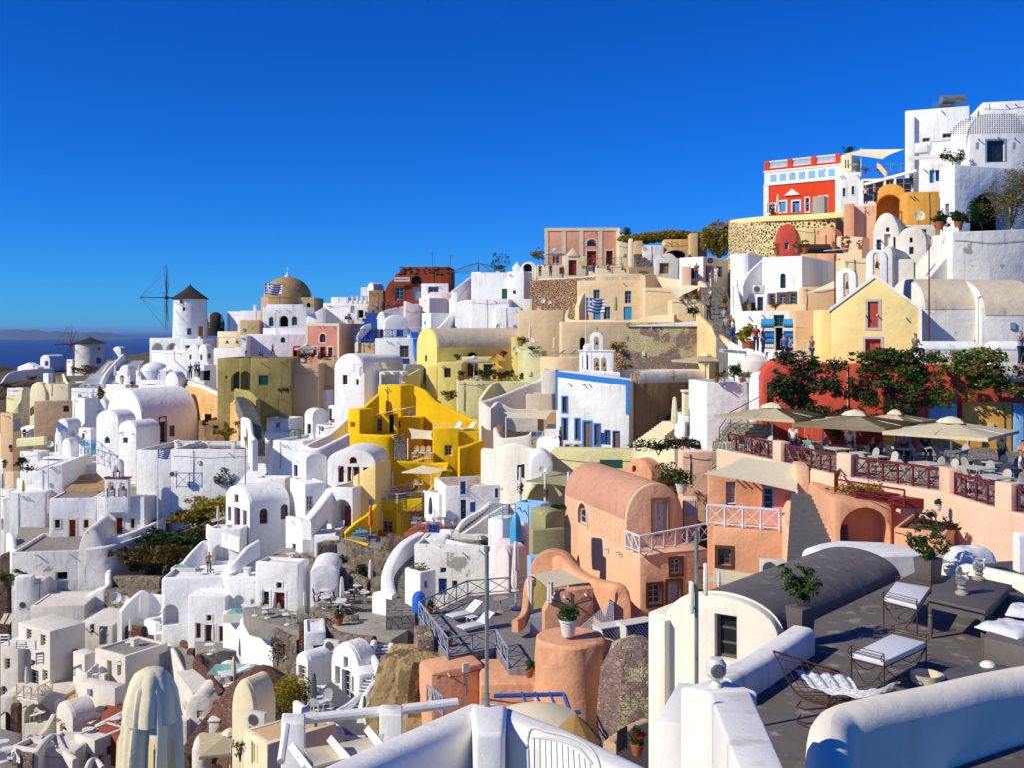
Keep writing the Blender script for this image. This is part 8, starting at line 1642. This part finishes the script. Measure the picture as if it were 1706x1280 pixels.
pleat([(6,1111),(17,1113),(26,1120),(33,1134),(38,1150),(42,1170),(44,1185),(45,1196)],'vent_flap','cloth',.4,.07);pleat([(12,1116),(24,1124),(33,1140),(38,1170),(41,1200),(44,1240),(46,1290),(47,1340)],'canopy','cloth',0,.2);pleat([(20,1190),(34,1196),(37,1230),(39,1290),(40,1340)],'lining','clothyellow',1.2,.3)
bm=bmesh.new();tube(bm,[(0,0,-.4),(0,0,hh-.05)],.025,8);obj('pole',bm,'whitepaint',e)
e=thing('metal_chair','cream slatted metal chair back in the near bottom centre','chair',P(882,1300,5.6));o0=e.location.copy();bm=bmesh.new()
top=[P(882,1300,5.6),P(882,1219,5.6),P(915,1221,5.55),P(950,1229,5.5),P(980,1245,5.45),(P(996,1268,5.4)),P(1002,1300,5.35)];tube(bm,[p-o0 for p in catmull(top,5)],.009,8);t2=[P(886,1230,5.6),P(930,1234,5.53),P(965,1248,5.45),P(988,1275,5.4)];tube(bm,[p-o0 for p in catmull(t2,4)],.006,6);obj('frame',bm,'clothwhite',e,60)
for k in range(11):x=890+k*9.3;bm=bmesh.new();yt=1231+(k/10)**2.2*42;tube(bm,[P(x,yt,5.6-k*.02)-o0,P(x+k*.4,1300,5.6-k*.02)-o0],.0045,6);obj('slat',bm,'clothwhite',e,60)
rg('n')
zf=-5.2;A_=lambda x,y,z=zf:on(z,x,y)
slabw('dark grey plaster roof terrace with wrought iron furniture',[A_(560,1000),A_(395,900),A_(540,690),A_(790,550),A_(640,470),A_(1230,190),A_(1480,150),A_(1900,130),A_(1900,1100)],zf,.5,'darkgrey',name='roof_terrace',cat='roof terrace')
slabw('white house mass under the dark roof terrace',[A_(560,1000),A_(420,900),A_(560,690),A_(790,560),A_(680,480),A_(1230,200),A_(1480,165),A_(1900,150),A_(1900,1200),A_(500,1200)],zf-.5,9,'whitenear',name='house',cat='house')
h=H('cream arched gable with a deep window under the grey vault',150,640,None,1200,478,32,Y=17.3,d=.35,m='creamwhite',roof='vault',rise=.56,par=0,bev=.03,fd=5,op=[('w:charcoal',365,378,462,572,.22),])
H('long dark grey barrel vault roof beside the terrace',190,622,None,700,478,42,Y=17.5,d=5.6,m='vaultgrey',roof='vault',rise=.5,par=0,bev=0,fd=5)
H('cream stepped wall left of the arched gable',75,210,None,1200,392,40,Y=18.6,d=1.5,m='creamwhite',par=.1,pw=.12,bev=.05);H('rounded cream pilaster on the stepped wall',118,150,None,780,408,40,Y=18.2,d=.3,m='creamwhite',par=0,bev=.06,fd=.5)
H('pale low ledge block before the cream wall',108,225,None,1100,850,20,Y=13.5,d=1.6,m='whitenear',par=0,roof='shed',rise=.0)
W('low white parapet running back along the grey terrace',[(388,645,0,14.1),(560,552,0,15.1),(745,428,0,16.5)],.42,'whitenear',drop=.75,n=1)
zp=-3.5
FB('white square corner pillar carrying the spot lamp',[A_(212,690,zp),A_(350,715,zp),A_(556,708,zp),A_(385,645,zp)],zp,6,'whitenear','pillar','pillar')
b1=[A_(340,712,zp),A_(520,706,zp)];bm=bmesh.new();e0=[P(470,1060,7.4),P(680,1060,7.4)]
va=[bm.verts.new(v)for v in(b1[0],b1[1],e0[1],e0[0])];vb=[bm.verts.new(v.co-Vector((0,0,3)))for v in va];bm.faces.new(va);bm.faces.new(vb[::-1]);[bm.faces.new((va[i],vb[i],vb[(i+1)%4],va[(i+1)%4]))for i in range(4)];bevel_sharp(bm,.03,3);o=obj('parapet',bm,'whitenear',None,30);tag(o,'sloping white parapet falling from the corner pillar','parapet')
W('big rounded white parapet in the near lower right',[(868,1180,0,9.6),(866,930,0,10.6),(885,800,0,11.4),(1000,752,0,11.7),(1300,690,0,12.3),(1560,632,0,12.9),(1800,590,0,13.4)],.5,'creamwhite',drop=4,n=6)  # cream plaster paints warm sunlight into the colour of this white parapet
e=thing('spot_lamp','round white spot lamp on the corner pillar','lamp',A_(372,690,zp));bm=bmesh.new();lathe(bm,[(.06,0),(.05,.03),(.03,.05),(.03,.09)],14);obj('foot',bm,'creamwhite',e);bm=bmesh.new();lathe(bm,[(0,.08),(.07,.09),(.1,.14),(.1,.22),(.06,.28),(0,.29)],20);obj('housing',bm,'acwhite',e);bm=bmesh.new();lathe(bm,[(.0,-.1),(.05,-.1),(.07,-.085)],14);[setattr(v,'co',Vector((v.co.x,v.co.z,v.co.y+.18)))for v in bm.verts];obj('lens',bm,'slate',e)
e=thing('pole','galvanised mast with cream antenna panels beside the gable','pole',P(287,820,13));k_=13/F/2.6;bm=bmesh.new();tube(bm,[(0,0,-.3),(0,0,800*k_)],.026,12);tube(bm,[(0,0,800*k_),(0,0,806*k_)],.034,12);obj('shaft',bm,'galv',e)
for x,y0,y1 in((265,235,370),(325,155,292)):bm=bmesh.new();bx(bm,(x-287)*k_-.025,(x-287)*k_+.025,-.06,.06,(820-y1)*k_,(820-y0)*k_);bevel_sharp(bm,.012);p_=obj('antenna_panel',bm,'creamwhite',e);bm=bmesh.new();[bx(bm,min(0,(x-287)*k_),max(0,(x-287)*k_),-.012,.012,z-.012,z+.012)for z in((820-y1+20)*k_,(820-y0-20)*k_)];obj('bracket',bm,'rust',p_,0)
zt=zf+.70;e=thing('dining_table','grey painted wooden table with turned legs on the dark terrace','table',A_(1480,400));o0=e.location.copy();tc=[A_(1280,303,zt),A_(1538,362,zt),A_(1655,248,zt),A_(1412,195,zt)]
bm=bmesh.new();slab(bm,[((p-o0).x,(p-o0).y)for p in tc],zt-.05-zf,zt-zf);bevel_sharp(bm,.01);obj('table_top',bm,'charcoal',e);cc=sum(tc,Vector())/4;tc2=[p.lerp(cc,.07)-o0 for p in tc];bm=bmesh.new();slab(bm,[(p.x,p.y)for p in tc2],.52,.65);obj('apron',bm,'charcoal',e,0)
for p in tc2:p=p.lerp(cc-o0,.04);bm=bmesh.new();lathe(bm,[(.03,0),(.035,.02),(.028,.05),(.04,.12),(.045,.3),(.03,.36),(.045,.38),(.03,.41),(.042,.44),(.042,.53)],12,p.x,p.y);obj('leg',bm,'charcoal',e)
for i,(x,y)in enumerate([(1437,288),(1510,225)]):e=thing('candle_lamp',['glass hurricane lamp with a stone foot nearer the table corner','glass hurricane lamp filled with sand at the far side'][i],'candle lamp',A_(x,y,zt),0,'hurricane lamps on the table');bm=bmesh.new();lathe(bm,[(.11,0),(.11,.03),(.08,.05),(.05,.08),(.085,.11),(.06,.14)],18);obj('foot',bm,'concrete',e);bm=bmesh.new();lathe(bm,[(.05,.14),(.1,.18),(.105,.28),(.09,.34),(.12,.40)],20);bm.faces.ensure_lookup_table();bmesh.ops.delete(bm,geom=[f for f in bm.faces if len(f.verts)>4],context='FACES');obj('glass',bm,'clearglass',e);bm=bmesh.new();lathe(bm,[(.05,.15),(.08,.18),(.085,.23),(0,.24)],16);obj('sand',bm,'roofbeige',e)
for i,(cs,hz)in enumerate([([(1098,305),(1243,342),(1302,262),(1150,237)],.5),([(958,548),(1100,585),(1282,500),(1132,464)],.5)]):
 cp=[A_(x,y,zf+hz)for x,y in cs];e=thing('iron_stool',['wrought iron stool with a white cushion beside the table','wrought iron stool with a white cushion in the middle of the terrace'][i],'stool',A_(*[(1180,400),(1110,600)][i]));o0=e.location.copy();q=[p-o0 for p in cp]
 bm=bmesh.new();slab(bm,[(p.x,p.y)for p in q],hz-.06,hz+.015);bevel_sharp(bm,.02,3);obj('cushion',bm,'cushion',e)
 bm=bmesh.new();Z=lambda p,z:Vector((p.x,p.y,z));[tube(bm,[Z(q[a],hz-.07),Z(q[(a+1)%4],hz-.07)],.009,5)for a in range(4)]
 for a in(0,2):
  p0,p1=q[a],q[(a+1)%4]
  for z in(.04,.08,.12):tube(bm,[Z(p0,hz+z),Z(p1,hz+z)],.006,5)
  out=((p0+p1)/2-(q[0]+q[1]+q[2]+q[3])/4).normalized()
  for p in(p0,p1):tube(bm,[Z(p,hz-.05),Z(p,hz+.12)]+[Z(p,hz+.12)+out*(.05+.05*math.sin(t))*1+Vector((0,0,-.05+.05*math.cos(t)))for t in np.linspace(0,5.5,9)],.007,5)
 obj('arm_rolls',bm,'rust',e,60)
 for p in q:bm=bmesh.new();tube(bm,[Z(p,0),Z(p,hz)],.011,6);obj('leg',bm,'rust',e)
 bm=bmesh.new();[tube(bm,[Z(q[a].lerp(q[(a+1)%4],t),hz-.06-.3*math.sin(math.pi*t))for t in np.linspace(0,1,12)],.007,5)for a in range(4)];obj('hoops',bm,'rust',e,60)
e=thing('rocking_chair','rusty wire lattice rocking chair draped with a white quilt','rocking chair',A_(830,860));o0=e.location.copy();zc=zf;R_=lambda x,y,Y:P(x,y,Y)-o0
bk=[[R_(620,535,14.3),R_(700,690,13.6),R_(765,745,13.3),R_(900,778,12.9),R_(1010,790,12.8)],[R_(905,625,13.9),R_(945,700,13.5),R_(985,750,13.1),R_(1060,740,13.0),R_(1150,700,13.1)]]
rails_=[catmull(b_,4)for b_ in bk];n_=len(rails_[0]);bm=bmesh.new();[tube(bm,r,.012,6)for r in rails_];tube(bm,[rails_[0][0],rails_[1][0]],.014,6);obj('frame',bm,'rust',e,60)
bm=bmesh.new()
for k in range(1,8):tube(bm,[r[0].lerp(s_[0],k/8)for r,s_ in[(rails_[0],rails_[1])]]+[rails_[0][j].lerp(rails_[1][j],k/8)for j in range(1,n_)],.006,4)
for j in range(1,n_):tube(bm,[rails_[0][j],rails_[1][j]],.006,4)
obj('lattice',bm,'rust',e,60);bm=bmesh.new();g_=[]
for j in range(n_):g_.append([bm.verts.new(rails_[0][j].lerp(rails_[1][j],u)+Vector((.09,.0,.07+.045*abs(math.sin(u*14))+.04*abs(math.sin(j*.95)))))for u in np.linspace(.06,.94,20)])
g_=g_[3:]
for a,b_ in zip(g_,g_[1:]):[bm.faces.new((a[k],a[k+1],b_[k+1],b_[k]))for k in range(19)]
bmesh.ops.solidify(bm,geom=bm.faces[:],thickness=.05);bmesh.ops.subdivide_edges(bm,edges=bm.edges[:],cuts=1,use_grid_fill=True,smooth=.6);obj('quilt',bm,'cushion',e,60)
bm=bmesh.new()
for ya,yb in((830,870),(770,812)):tube(bm,[R_(740,ya-20,13.0),R_(720,ya+5,12.9),R_(760,ya+20,12.8),R_(850,ya+10,12.9),R_(880,yb-80,13.1)],.011,6)
tube(bm,[R_(720,845,12.9),R_(860,905,12.3)],.011,6);tube(bm,[R_(860,770,13.1),R_(1200,650,14.2)],.011,6);obj('rockers',bm,'rust',e,60)
for i,(x,y,s,pw_,ph)in enumerate([(738,440,1,.36,.42),(1290,235,1.15,.42,.5)]):
 e=thing('square_planter',['leafy bush in a dark square planter beside the vault','leafy bush in a tall dark planter behind the table'][i],'potted plant',A_(x,y)if i else P(x,450,16.9),.6);bm=bmesh.new();a=pw_/2;vs=bx(bm,-a*.8,a*.8,-a*.8,a*.8,-.05,ph);[setattr(v.co,'x',v.co.x*1.25)or setattr(v.co,'y',v.co.y*1.25)for v in vs[4:]];bevel_sharp(bm,.012);obj('planter',bm,'charcoal',e)
 rn=random.Random(i);bm=bmesh.new();leafcloud(bm,[(rn.uniform(-.33,.33)*s,rn.uniform(-.2,.2),ph+.25+rn.uniform(-.12,.28)*s,.17,.17,.15)for _ in range(13)],1500,.034,5+i,1);obj('foliage',bm,'leaf',e,0);bm=bmesh.new();[tube(bm,[(0,0,ph-.05),(math.cos(k)*.18,math.sin(k)*.12,ph+.2),(math.cos(k)*.36*s,math.sin(k)*.2,ph+.45)],.008,4)for k in range(7)];obj('stem',bm,'bark',e,0)
slabw('grey plastered bench at the right edge of the terrace',[A_(1530,590),A_(1750,650),A_(1900,500),A_(1620,330)],zf+.42,.45,'darkgrey',name='bench',cat='bench')
def pillow(label,c,rx,ry,rz_,a=0,m='cushion'):
 bm=bmesh.new();bmesh.ops.create_grid(bm,x_segments=16,y_segments=16,size=1)
 for v in bm.verts:x,y=v.co.x,v.co.y;v.co=Vector((x*rx,y*ry,rz_*((1-x**4)*(1-y**4))**.5*(1-.35*math.exp(-8*(x*x+y*y)))+.012*math.sin(x*9)*math.cos(y*8)))
 r=bmesh.ops.extrude_face_region(bm,geom=bm.faces[:]);[setattr(v.co,'z',-.02)for v in r['geom']if isinstance(v,bmesh.types.BMVert)];o=obj('cushion',bm,m,None,60);o.location=c;o.rotation_euler=(0,0,a);tag(o,label,'cushion')
pillow('button tufted grey seat cushion at the right edge',A_(1650,440,zf+.43),.38,.38,.1,.5);pillow('second pale cushion behind the tufted one',A_(1720,370,zf+.5),.3,.3,.12,1)
bm=bmesh.new();lathe(bm,[(.1,0),(.2,.08),(.22,.2),(.2,.2),(.17,.09),(0,.05)],18);o=obj('bowl',bm,'roofbeige');o.location=A_(1280,690);tag(o,'rough stone bowl near the white parapet','bowl')
for i,(x,y,r)in enumerate([(1335,668,.1),(1550,625,.12)]):bm=bmesh.new();bmesh.ops.create_icosphere(bm,subdivisions=3,radius=r);[setattr(v.co,'z',v.co.z*.7)for v in bm.verts];o=obj('stone',bm,'offwhite',None,60);o.location=A_(x,y)+Vector((0,0,r*.7));tag(o,['small round pebble beside the stone bowl','pale gourd at the dark blanket'][i],'stone')
pillow('dark folded blanket lying by the white parapet',A_(1480,640),.75,.25,.1,.4,'slate')
W('white plastered parapet behind the table at the right',[(1365,165,0,21.6),(1400,150,0,21.6),(1560,175,0,20.4),(1800,230,0,18.6)],.3,'creamwhite',drop=1.2)
W('rough white roof slab behind the grey vault',[(905,110,0,26.5),(1020,82,0,27),(1200,125,0,25)],2.2,'whitenear',drop=3.5);W('white slim pillar at the far right edge',[(1672,18,0,22),(1800,18,0,22)],.3,'whitenear',drop=4,n=1)
pillow('rounded white cushion on the right parapet',P(1470,140,21.8),.45,.3,.3,.2)
W('cream low wall at the bottom centre',[(-40,935,0,14),(200,1000,0,12),(-40,1080,0,10)],.3,'whitenear',drop=3)if 0 else W('beige garden wall below the cream stepped wall',[(-90,925,0,30),(0,860,0,32),(70,830,0,33)],.4,'sand',drop=4,n=1)
potplant('green bush in a terracotta pot at the bottom centre',P(30,985,22),.7,'leaf',flower='flowerred',n=701,ls=.05);railing('small black iron grille by the terracotta pot',[P(-55,985,22),P(-15,960,22.5)],.5,'black',.2,style='v',r=.01)
#  haze
m=bpy.data.materials.new('haze_air');m.use_nodes=True;nt=m.node_tree;nt.nodes.clear();MATS['haze_air']=m
v=nt.nodes.new('ShaderNodeVolumePrincipled');v.inputs['Density'].default_value=3.8e-5;v.inputs['Color'].default_value=(.3,.58,1,1);v.inputs['Anisotropy'].default_value=0
nt.links.new(v.outputs[0],nt.nodes.new('ShaderNodeOutputMaterial').inputs['Volume'])
bm=bmesh.new();bx(bm,-64000,64000,-1000,79000,-160,60);o=obj('haze',bm,'haze_air',ang=0);o['kind']='stuff'
